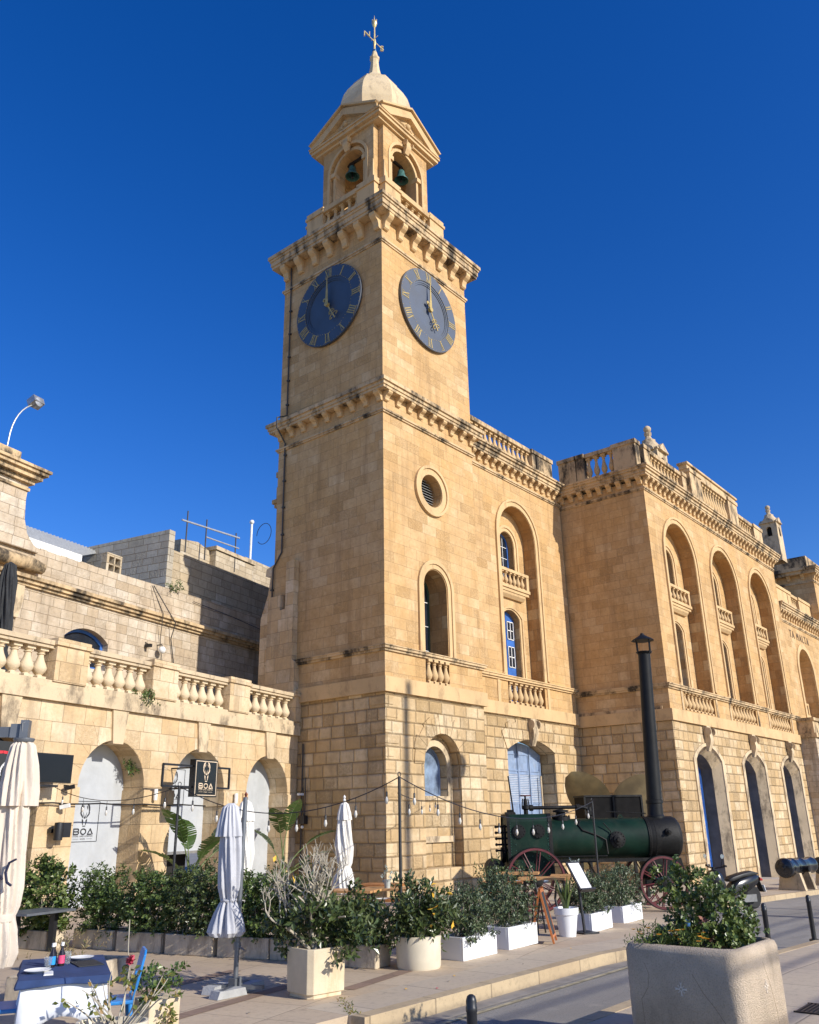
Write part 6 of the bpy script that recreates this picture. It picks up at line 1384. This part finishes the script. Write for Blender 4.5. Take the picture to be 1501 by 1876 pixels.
# string lights on poles
POLES = [(-10.51, -4.96, 2.19), (-9.87, -8.79, 2.17), (-3.57, -8.22, 2.05)]
PLB = ['thin black light pole among the banana leaves below the hanging sign', 'thin black light pole in front of the clock tower corner', 'thin black light pole standing beside the boiler of the steam engine']
for (x, y, h), lb in zip(POLES, PLB):
    t = thing('light_pole', lb, 'pole', (x, y, gz(x)), 0, 'poles carrying the string lights'); mb = MB(); mb.tube([(0, 0, 0), (0, 0, h)], .02, 8); mb.build('pole', M_IRON, t)
    mb = MB(); mb.tube([(.03*cos(a*pi/6), 0, h+.03+.03*sin(a*pi/6)) for a in range(13)], .006, 5); mb.build('hook', M_IRON, t)
def top_of(i): x, y, h = POLES[i]; return Vector((x, y, gz(x)+h))
M_BULB = plain('clear_bulb_glass', (.62, .58, .5), .12, spec=.8); M_FIL = plain('amber_filament', (.6, .3, .08), .5)
def lights(a, b, sag, n, label, drop=.16):
    t = thing('string_lights', label, 'string lights', tuple(a), 0, 'festoon lights over the terrace')
    P = [a.lerp(b, k/24)-Vector((0, 0, sag*4*(k/24)*(1-k/24)))-a for k in range(25)]; mb = MB(); mb.tube(P, .007, 5); mb.build('cable', M_IRON, t)
    me_b = None
    for i in range(n):
        k = (i+.6)/n; p = a.lerp(b, k)-Vector((0, 0, sag*4*k*(1-k)))-a
        mb = MB(); mb.tube([(0, 0, 0), (0, 0, -drop+.05)], .004, 4); mb.lathe([(.014, -drop), (.014, -drop+.055), (.006, -drop+.065)], seg=8)
        if i == 0: t['m1'] = 1; ms = mb.mesh('lamp_holder', M_IRON); mb = MB(); mb.lathe([(.0005, -drop-.095), (.012, -drop-.085), (.022, -drop-.06), (.024, -drop-.045), (.014, -drop-.012), (.012, -drop)], seg=10); mg = mb.mesh('bulb', M_BULB); mb = MB(); mb.tube([(0, 0, -drop-.01), (.005, 0, -drop-.06)], .003, 4); mf = mb.mesh('filament', M_FIL)
        h_ = inst('lamp_holder', ms, t, p); inst('bulb', mg, h_); inst('filament', mf, h_)
    del t['m1']
w2 = Vector((*af(-9.5, -.2), 2.46))
lights(w2, top_of(0), .25, 5, 'string lights sagging from the arcade wall to the pole below the hanging sign')
lights(top_of(0), top_of(1), .42, 8, 'string lights sagging across the terrace in front of the tower shadow side')
lights(top_of(1), top_of(2), .40, 11, 'string lights sagging from the tower corner pole across the steam engine')
lights(top_of(1)+Vector((0, .03, -.2)), Vector((2.2, -.1, 2.3)), .1, 4, 'string lights running from the corner pole back to the tower wall')
t = thing('wall_cable', 'black cable stretched along the arcade wall between the arches', 'cable', (*af(-9.8, -.12), 2.12)); q0 = Vector((*af(-9.8, -.12), 2.12))
mb = MB(); mb.tube([Vector((*af(-9.8+i*.45, -.1), 2.12+.012*sin(i*2)))-q0 for i in range(13)], .016, 6); mb.build('cable_run', M_IRON, t)
# hanging sign of the restaurant, facing the street
so = Vector((*af(-5.71, -1.0), 0)); t = thing('hanging_sign', 'black double-framed hanging sign with pale emblem and lettering in front of the arcade', 'sign', tuple(so), RZ)
FS = lambda u, z, d: (u, d, z); zc = 2.72
mb = MB(); mb.strokes([[(-1.40, 2.5), (-1.40, 2.98), (1.06, 2.98), (1.06, 2.5), (-1.40, 2.5)]], .045, FS, -.02, .02); mb.tube([(.03, 0, 2.98), (.03, 1.0, 2.98)], .02, 6); mb.tube([(.03, 0, 2.5), (.03, 1.0, 2.5)], .02, 6); mb.build('bracket_frame', M_IRON, t)
mb = MB(); mb.box(-.40, .46, -.10, .06, 2.28, 3.14); mb.build('sign_box', plain('gloss_sign_black', (.008, .008, .009), .25), t)
FS2 = lambda u, z, d: (u, -.10+d, z)
mb = MB(); mb.strokes([[(-.36, 2.32), (.42, 2.32), (.42, 3.10), (-.36, 3.10), (-.36, 2.32)]], .018, FS2, -.006, .0); mb.build('gold_border', M_BGOLD, t)
boa_logo(FS2, .03, 2.73, .80, -.001, M_BGOLD, M_BGOLD, t, framed=False)
# television screen and other wall things
x, y = af(-9.95, -.55); t = thing('television_screen', 'flat black television screen on the arcade wall beside the cream parasol', 'screen', (x, y, 0), RZ)
mb = MB(); mb.box(-.9, .55, -.05, .03, 2.5, 3.06); mb.build('housing', plain('matt_black_case', (.01, .01, .011), .5), t); mb = MB(); mb.box(-.9, .53, -.056, -.05, 2.52, 3.04); mb.build('screen', plain('dark_screen', (.006, .006, .007), .3), t)
mb = MB(); mb.box(-.2, .2, .03, .5, 2.6, 2.9); mb.box(-.5, .3, .03, .5, 2.42, 2.46); mb.build('wall_mount', M_IRON, t)
x, y = af(-10.55, -.75); t = thing('logo_board', 'black board with a red arc and white swirl, half hidden by the cream parasol', 'sign', (x, y, 0), RZ)
mb = MB(); mb.box(-1.6, -.12, -.04, .0, 2.2, 3.2); mb.build('board', M_CHB, t)
mb = MB(); mb.strokes([[(-.75+.55*cos(radians(a)), 2.55+.45*sin(radians(a))) for a in range(20, 161, 10)]], .05, FS, -.046, -.04); mb.build('red_arc', plain('sign_red', (.6, .03, .04), .5), t)
mb = MB(); mb.strokes([[(-.55+.22*cos(radians(a)), 2.62+.22*sin(radians(a))) for a in range(-60, 200, 12)]], .035, FS, -.046, -.04); mb.build('white_swirl', M_SASH, t)
for (u, z, lb) in ((-9.01, 2.44, 'dark spotlight and camera pair on the pier left of the logo blind'), (-9.08, 2.06, 'small white bullet camera beside the framed logo on the blind')):
    x, y = af(u, -.05); t = thing('wall_camera', lb, 'camera', (x, y, z), RZ); mb = MB(); mb.cbox((0, -.12, 0), (.08, .2, .08), .5, radians(-12)); mb.build('camera_body', M_SASH if z < 2.3 else M_IRON, t); mb = MB(); mb.tube([(0, .05, .05), (0, -.1, .03)], .018, 6); mb.build('mount', M_IRON, t)
for (u, z, lb) in ((-6.26, 2.35, 'white cylinder wall lamp left of the hanging sign'), (-3.10, 2.31, 'white cylinder wall lamp right of the hanging sign')):
    x, y = af(u, -.08); t = thing('wall_lamp', lb, 'lamp', (x, y, z), RZ, 'white cylinder lamps on the arcade'); mb = MB(); mb.lathe([(.045, -.13), (.05, -.12), (.05, .12), (.045, .13)], seg=16); mb.build('cylinder', M_SASH, t); mb = MB(); mb.box(-.02, .02, 0, .08, -.04, .04); mb.build('mount', M_STEEL, t)
x, y = af(-9.22, -.12); t = thing('wall_speaker', 'black rounded loudspeaker on the pier left of the logo blind', 'speaker', (x, y, 1.58), RZ); mb = MB(); mb.box(-.02, .25, -.18, .0, -.13, .16); mb.lathe([(.0001, -.2), (.09, -.18), (.1, 0), (.09, .16), (.0001, .17)], (-.02, -.12, 0), 14); mb.build('speaker_case', M_IRON, t); mb = MB(); mb.box(-.1, .1, 0, .12, -.04, .04); mb.build('mount', M_IRON, t)
t = thing('junction_box', 'small black box with cables and white camera in the corner between arcade and tower', 'box', (-.06, 3.2, 1.75), 0)
mb = MB(); mb.box(-.1, .05, -.12, .12, -.12, .12); mb.build('box', M_IRON, t); mb = MB(); mb.tube([(0, .1, -1.6), (0, .1, 2.2)], .03, 6); mb.tube([(0, -.05, .1), (0, -.05, 1.2)], .015, 5); mb.tube([(0, .02, .1), (-.02, .0, .8), (-.05, .05, 1.0)], .01, 5); mb.build('conduit', M_PIPE, t); mb = MB(); mb.ball((-.05, -.0, -.2), .05, 10); mb.cbox((-.15, .0, .72), (.2, .08, .06)); mb.build('camera', M_SASH, t)
# closed dark parasol and balustrade greenery on the terrace
x, y = af(-9.25, 2.4); t = thing('dark_parasol', 'closed charcoal parasol standing on the balustraded terrace at the left edge', 'parasol', (x, y, 4.4)); mb = MB(); mb.lathe([(.02, 0), (.02, 3.35)], seg=8); mb.build('pole', M_POLE, t); mb = MB(); folds(mb, [(.02, 3.36), (.12, 3.28), (.18, 2.9), (.2, 2.3), (.22, 1.6), (.17, 1.2), (.27, .7), (.24, .6)], (0, 0, 0), 6, 41, .35, .2); mb.build('cloth', plain('charcoal_cloth', (.02, .021, .023), .8), t)
def tuft(u, d, z, lb, r, m=M_HEDGE):
    x, y = af(u, d); t = thing('wall_weed', lb, 'weed', (x, y, z), RZ, 'weeds growing from the stonework'); mb = MB(); foliage(mb, (0, 0, r*.4), (r, r*.6, r*.5), 220, .09, .04, 14, .45, .4, .3, .8); mb.build('leaves', m, t)
tuft(-6.75, -.12, 4.45, 'green weed growing at the foot of the terrace balustrade', .34); tuft(-1.2, TD-.1, 9.15, 'green weed growing on top of the terrace house wall where the shadow begins', .3); tuft(-6.75, .25, 2.9, 'small green weed hanging inside the arch of the logo blind', .18)
# ---- dining table in the left foreground
M_BCH = plain('bright_blue_paint', (.02, .19, .50), .4, var=.15, dirt=((.1, .25, .4), 4, .4)); M_TCW = plain('white_tablecloth', (.72, .74, .78), .85, var=.05, bmp=.2, bscale=5); M_TCB = plain('navy_tablecloth', (.02, .045, .13), .85, var=.2, bmp=.2, bscale=6)
TX, TY, TZR, TH_ = -14.56, -9.16, radians(61), .55
t = thing('dining_table', 'blue-legged dining table set for a meal in the left foreground', 'table', (TX, TY, 0), TZR); mb = MB(); mb.box(-.55, .55, -.28, .28, TH_-.03, TH_-.008); mb.build('table_top', M_BCH, t)
for x in (-.48, .48):
    for y in (-.23, .23): mb = MB(); mb.box(x-.035, x+.035, y-.035, y+.035, 0, TH_-.03); mb.build('leg', M_BCH, t)
def cloth(name, label, lx, ly, drop, m, z, seed, rz=0, amp=.02, cat='tablecloth'):
    t = thing(name, label, cat, (TX, TY, 0), TZR+rz); mb = MB(); n = 48; rnd = random.Random(seed); ph = [rnd.uniform(0, 6) for _ in range(6)]; rows = []
    def outline(k, gx, gy):
        s = k/n*4; i = int(s) % 4; f = s-int(s); c = [(-gx, -gy), (gx, -gy), (gx, gy), (-gx, gy)]; a, b = c[i], c[(i+1) % 4]; return (a[0]+(b[0]-a[0])*f, a[1]+(b[1]-a[1])*f)
    for j, q in enumerate((0, .25, .5, .75, 1.0)):
        row = []
        for k in range(n):
            x, y = outline(k, lx/2+.006, ly/2+.006); a = 2*pi*k/n; o = 1+q*(.05+amp*1.6*sin(9*a+ph[0])+amp*1.0*sin(15*a+ph[1])) if amp > .015 else 1+q*(.03+amp*sin(9*a+ph[0])); cor = (abs(sin(2*atan2(y*lx, x*ly)))**6)
            row.append((x*(1+(o-1)*1.2), y*(1+(o-1)*1.6), z-drop*q*(1+.25*cor*q+.10*sin(5*a+ph[2])*q)))
        rows.append(row)
    vs = [p for r_ in rows for p in r_]; fs = [(j*n+k, j*n+(k+1) % n, (j+1)*n+(k+1) % n, (j+1)*n+k) for j in range(4) for k in range(n)]; mb.add(vs, fs, True); mb.add([(p[0], p[1], z) for p in rows[0]], [tuple(range(n))]); o = mb.build('cloth', m, t); md = o.modifiers.new('thickness', 'SOLIDIFY'); md.thickness = .002; md.offset = 1; return t
cloth('white_tablecloth', 'white tablecloth hanging over the sides of the blue-legged dining table', 1.12, .58, .27, M_TCW, TH_, 3); cloth('navy_tablecloth', 'navy blue cloth laid over the white tablecloth', 1.17, .64, .042, M_TCB, TH_+.006, 6, 0, .014)
tm = Matrix.Rotation(TZR, 3, 'Z')
def on(x, y): v = tm @ Vector((x, y, 0)); return (TX+v.x, TY+v.y)
zt = TH_+.008
plate(*on(-.22, .2), zt, 'white plate nearest the cream parasol on the navy cloth', .1); plate(*on(.36, -.14), zt, 'white plate at the far end of the navy cloth', .1)
def bottle(x, y, lab, col, s=1.0):
    t = thing('sauce_bottle', lab, 'bottle', (*on(x, y), zt), 0, 'bottles on the dining table'); mb = MB(); mb.lathe([(.026*s, 0), (.027*s, .09*s), (.012*s, .125*s), (.011*s, .15*s)], seg=16); mb.build('bottle_body', plain('dark_sauce', (.02, .012, .01), .15, spec=.7) if 'dark_sauce' not in bpy.data.materials else bpy.data.materials['dark_sauce'], t); mb = MB(); mb.lathe([(.0275*s, .02*s), (.0275*s, .08*s)], seg=16); mb.build('label_band', plain('label_'+lab.split()[0], col, .5), t); mb = MB(); mb.lathe([(.013*s, .148*s), (.013*s, .175*s)], seg=12); mb.build('cap', M_SASH, t)
bottle(.02, .1, 'blue-labelled dark sauce bottle with white cap', (.02, .3, .7)); bottle(.06, .03, 'pink-labelled dark sauce bottle with white cap', (.75, .08, .18)); bottle(.12, .09, 'black-labelled dark bottle behind the other two', (.05, .05, .05), .95)
def tumbler(x, y, lab):
    t = thing('drinking_glass', lab, 'glass', (*on(x, y), zt), 0, 'glasses on the dining table'); mb = MB(); mb.lathe([(.024, 0), (.03, .09), (.028, .09), (.022, .006), (.0001, .006)], seg=18); mb.build('glass_body', bpy.data.materials.get('clear_tumbler') or clear_glass(), t)
def clear_glass():
    m = plain('clear_tumbler', (.85, .88, .9), .03); m.node_tree.nodes['Principled BSDF'].inputs['Transmission Weight'].default_value = .9; return m
tumbler(-.1, .13, 'clear tumbler left of the bottles'); tumbler(.18, -.02, 'clear tumbler right of the bottles')
t = thing('menu_slate', 'black slate menu lying on the navy cloth', 'menu', (*on(.08, -.17), zt), TZR+.2); mb = MB(); mb.box(-.17, .17, -.1, .1, 0, .008); mb.build('slate', M_CHB, t, bevel=.002)
t = thing('paper_napkin', 'folded white napkin on the navy cloth beside the near plate', 'napkin', (*on(-.33, .12), zt), TZR); mb = MB(); mb.box(-.09, .09, -.035, .035, 0, .006); mb.box(-.085, .085, -.03, .03, .006, .010); mb.build('napkin_folds', M_SASH, t, bevel=.001)
def chair(x, y, rz, label):
    t = thing('blue_chair', label, 'chair', (x, y, 0), rz, 'blue chairs at the dining table'); mb = MB(); mb.box(-.19, .19, -.19, .19, .32, .35); mb.build('seat', M_BCH, t, bevel=.008)
    for a, b in ((-1, -1), (1, -1), (-1, 1), (1, 1)): mb = MB(); mb.tube([(a*.16, b*.16, .32), (a*.185, b*.19, 0)], [.022, .018], 8); mb.build('leg', M_BCH, t)
    mb = MB(); mb.poly([(-.18, .35), (-.14, .35), (-.14, .55), (.14, .55), (.14, .35), (.18, .35), (.185, .70), (.14, .74), (-.14, .74), (-.185, .70)], [], lambda u, z, d: (u, .17+d+(z-.35)*.22, z), 0, .022); mb.build('backrest', M_BCH, t, bevel=.006); return t
chair(-14.27, -9.42, radians(241), 'bright blue chair at the far side of the dining table, behind the pink flower').scale = (.86, .86, .9); chair(-15.06, -9.12, radians(61), 'bright blue chair at the left edge with its seat towards the cream parasol')
# second set table at the left edge, only a corner in view
t = thing('neighbouring_table', 'corner of a second table under white and navy cloths at the left edge', 'table', (-15.0, -8.1, 0), radians(61)); mb = MB(); mb.box(-.5, .4, -.28, .28, .52, .55); mb.build('table_top', M_BCH, t)
for x in (-.42, .34): mb = MB(); mb.box(x-.03, x+.03, -.05, .05, 0, .52); mb.build('leg', M_BCH, t)
mb = MB(); vs = []; L_ = [(-.52, -.3), (.42, -.3), (.42, .3), (-.52, .3)]
for q, zz in ((1.0, .555), (1.0, .55), (1.06, .3)): vs += [(x*q, y*q, zz) for x, y in L_]
mb.add(vs, [(0, 1, 2, 3)]+[(j*4+k, j*4+(k+1) % 4, j*4+4+(k+1) % 4, j*4+4+k) for j in range(2) for k in range(4)]); mb.build('white_cloth', M_TCW, t)
mb = MB(); mb.box(-.5, .425, -.31, .31, .556, .562); mb.add([(.426, -.3, .562), (.426, .3, .562), (.44, .2, .44), (.43, -.1, .40)], [(0, 1, 2, 3)]); mb.build('navy_cloth', M_TCB, t)
# oval pot with a leggy rose, and the square pot behind it
t = thing('oval_pot', 'cream oval pot holding a leggy bare plant with one pink flower in the foreground', 'planter', (-14.84, -10.33, 0), radians(-52)); mb = MB(); vs = []
for (h, a, b) in ((0, .20, .12), (.02, .21, .13), (.33, .245, .155), (.345, .245, .155), (.345, .228, .138), (.26, .21, .12)): vs += [(a*math.copysign(abs(cos(k*pi/20))**.75, cos(k*pi/20)), b*math.copysign(abs(sin(k*pi/20))**.85, sin(k*pi/20)), h) for k in range(40)]
mb.add(vs, [(i*40+k, i*40+(k+1) % 40, i*40+40+(k+1) % 40, i*40+40+k) for i in range(5) for k in range(40)]+[tuple(range(200, 240)), tuple(range(40))], True); mb.build('pot', bpy.data.materials['cream_plastic'], t, sharp=50); random.seed(44)
mb = MB(); lb = MB(); tw = []
for i in range(15):
    p = Vector((random.uniform(-.02, .14), random.uniform(-.06, .06), .26)); d = Vector((random.uniform(-.9, .6), random.uniform(-.5, .5), random.uniform(.35, 1))).normalized(); pts = [p]
    for k in range(6): d = (d+rv()*.22+Vector((0, 0, .05))).normalized(); pts.append(pts[-1]+d*random.uniform(.05, .085))
    mb.tube(pts, [.008, .007, .006, .006, .005, .004, .003], 5); tw.append(pts[-1])
    if i % 2 == 0:
        for k in range(9): leaf(lb, pts[random.choice((3, 4, 5, 6))]+rv()*.03, rv(), rv(), .05, .03)
mb.tube([(.08, 0, .26), (.07, .01, .5), (.09, 0, .70)], .005, 5); mb.tube([(.09, 0, .6), (.06, .02, .8), (.05, .03, .98)], .004, 5); mb.build('stems', M_TWIG, t)
for k in range(24): leaf(lb, Vector((.09, 0, .62))+rv()*.06, rv(), rv(), .05, .032)
lb.build('leaves', M_YELLEAF, t); fb = MB()
for k in range(26): leaf(fb, Vector((.09, 0, .72)), rv()+Vector((0, 0, .3)), rv(), .042, .036)
fb.build('pink_flower', M_PINK, t)
t = thing('square_pot', 'cream square pot with a trailing yellow-green plant behind the oval pot', 'planter', (-13.98, -9.62, 0), radians(-5)); mb = MB(); mb.box(-.14, .14, -.14, .14, 0, .3); mb.build('pot', bpy.data.materials['cream_cast_stone'], t, bevel=.01)
mb = MB(); foliage(mb, (0, 0, .40), (.2, .2, .12), 420, .05, .032, 20, .4, .4, .4, .8); mb.build('leaves', M_HEDGE, t); mb = MB(); foliage(mb, (-.02, -.19, .25), (.07, .07, .14), 140, .045, .028, 10, .5, -.3, .4, .8); mb.build('yellow_trailing_leaves', M_YELLEAF, t)
t = thing('weed_trough', 'long low trough of dry weeds behind the dining table', 'planter', (-13.2, -7.0, 0), radians(20)); trough_mesh(1.5, .34, .24).build('trough', M_TROUGH, t, bevel=.01)
mb = MB(); foliage(mb, (-.1, 0, .36), (.65, .14, .14), 320, .06, .014, 26, .5, .9, .2, .8); mb.build('dry_weeds', leafmat('dry_weed', [(.12, .13, .04), (.25, .19, .09), (.3, .22, .12)], .7), t)['kind'] = 'stuff'
t = thing('grey_side_table', 'grey slab-topped side table by the hedge at the left edge', 'table', (-11.95, -3.95, 0), RZ); mb = MB(); mb.box(-.5, .35, -.3, .3, .52, .55); mb.build('table_top', M_POLE, t); 
for x in (-.4, .25): mb = MB(); mb.box(x-.03, x+.03, -.05, .05, 0, .52); mb.build('leg', M_IRON, t)
# weeds in the paving joint near the kerb end
mb = MB(); random.seed(2)
for i in range(90):
    k = random.random()**2; p = Vector((-12.35+k*.5+random.gauss(0, .03), -10.28+k*.6+random.gauss(0, .035), .002)); leaf(mb, p, Vector((random.uniform(-1, 1), random.uniform(-1, 1), .35)), rv(), random.uniform(.015, .04), .012)
struct(mb.build('joint_weeds', M_YELLEAF), 'stuff')
# fallen leaves on the paving
for (x, y, m_) in ((-11.2, -9.95, M_AUTUMN), (-10.6, -10.05, M_BARK), (-11.0, -10.2, M_PINK), (-9.2, -10.1, M_BARK), (-10.3, -9.9, M_AUTUMN), (-12.9, -9.5, M_BARK), (-11.3, -8.3, M_BARK), (-13.1, -8.6, M_AUTUMN), (-9.0, -9.75, M_BARK), (-7.7, -9.9, M_AUTUMN), (-12.6, -7.9, M_BARK)):
    mb = MB(); leaf(mb, Vector((0, 0, .006)), Vector((1, .3, .08)), Vector((0, 0, 1)), .06, .03); o = mb.build('fallen_leaf', m_); o.location = (x, y, gz(x)); tag(o, 'small dry leaf lying on the kerb-side paving', 'leaf', 'fallen leaves on the paving')
# shrub between tower and engine
t = thing('low_shrub', 'low dark shrub against the tower wall left of the steam engine', 'shrub', (-3.3, -5.9, gz(-3.3))); mb = MB(); foliage(mb, (0, 0, .5), (.4, .4, .42), 800, .09, .04, 26, .4, .4, .3, .7); mb.build('leaves', M_DARKLEAF, t); mb = MB(); twigs(mb, (0, 0, .45), (.3, .3, .4), 10, .01); mb.build('stems', M_BARK, t)
# street lamps at the far kerb, right of the view; their shadows fall on the tower
def lamp(x, y, h, globe, label):
    t = thing('street_lamp', label, 'street lamp', (x, y, gz(x)), 0, 'street lamps along the road'); mb = MB(); mb.lathe([(.16, 0), (.16, .5), (.1, .6), (.075, 1.2), (.06, h)] if globe else [(.25, 0), (.25, 1), (.17, 1.2), (.13, h)], seg=16); mb.build('post', M_IRON, t); mb = MB()
    if globe: mb.ball((0, 0, h+.3), .34, 20)
    else: mb.lathe([(.05, h-.05), (.06, h), (.03, h+.08), (.0005, h+.1)], seg=12)
    mb.build('lamp_head', M_SASH if globe else M_IRON, t)
lamp(4.65, -11.9, 9.4, True, 'globe-topped black street lamp on the far pavement, right of the view'); lamp(3.1, -22.5, 17.3, False, 'tall dark lamp mast carrying overhead cables, right of the view')
mast = [o for o in bpy.data.objects if o.name.startswith('street_lamp')][-1]
for h in (5.93, 5.63, 5.0, 4.55):
    mb = MB(); mb.tube([(x, 0, h+.33-.0*x+.0012*x*x*.3) for x in range(-44, 40, 4)], .022, 5); mb.build('overhead_cable', M_IRON, mast)

# drain grating in the near pavement at the right edge
t = thing('drain_grating', 'dark cast-iron drain grating set in the pavement at the right edge', 'drain', (-9.93, -13.62, .004)); mb = MB()
for i in range(9): mb.box(-.2, .2, -.16+i*.036, -.142+i*.036, 0, .008)
mb.box(-.22, -.2, -.18, .16, 0, .009); mb.box(.2, .22, -.18, .16, 0, .009); mb.build('grate', M_IRON, t); mb = MB(); mb.box(-.21, .21, -.17, .15, -.002, .002); mb.build('pit', M_DARK, t)
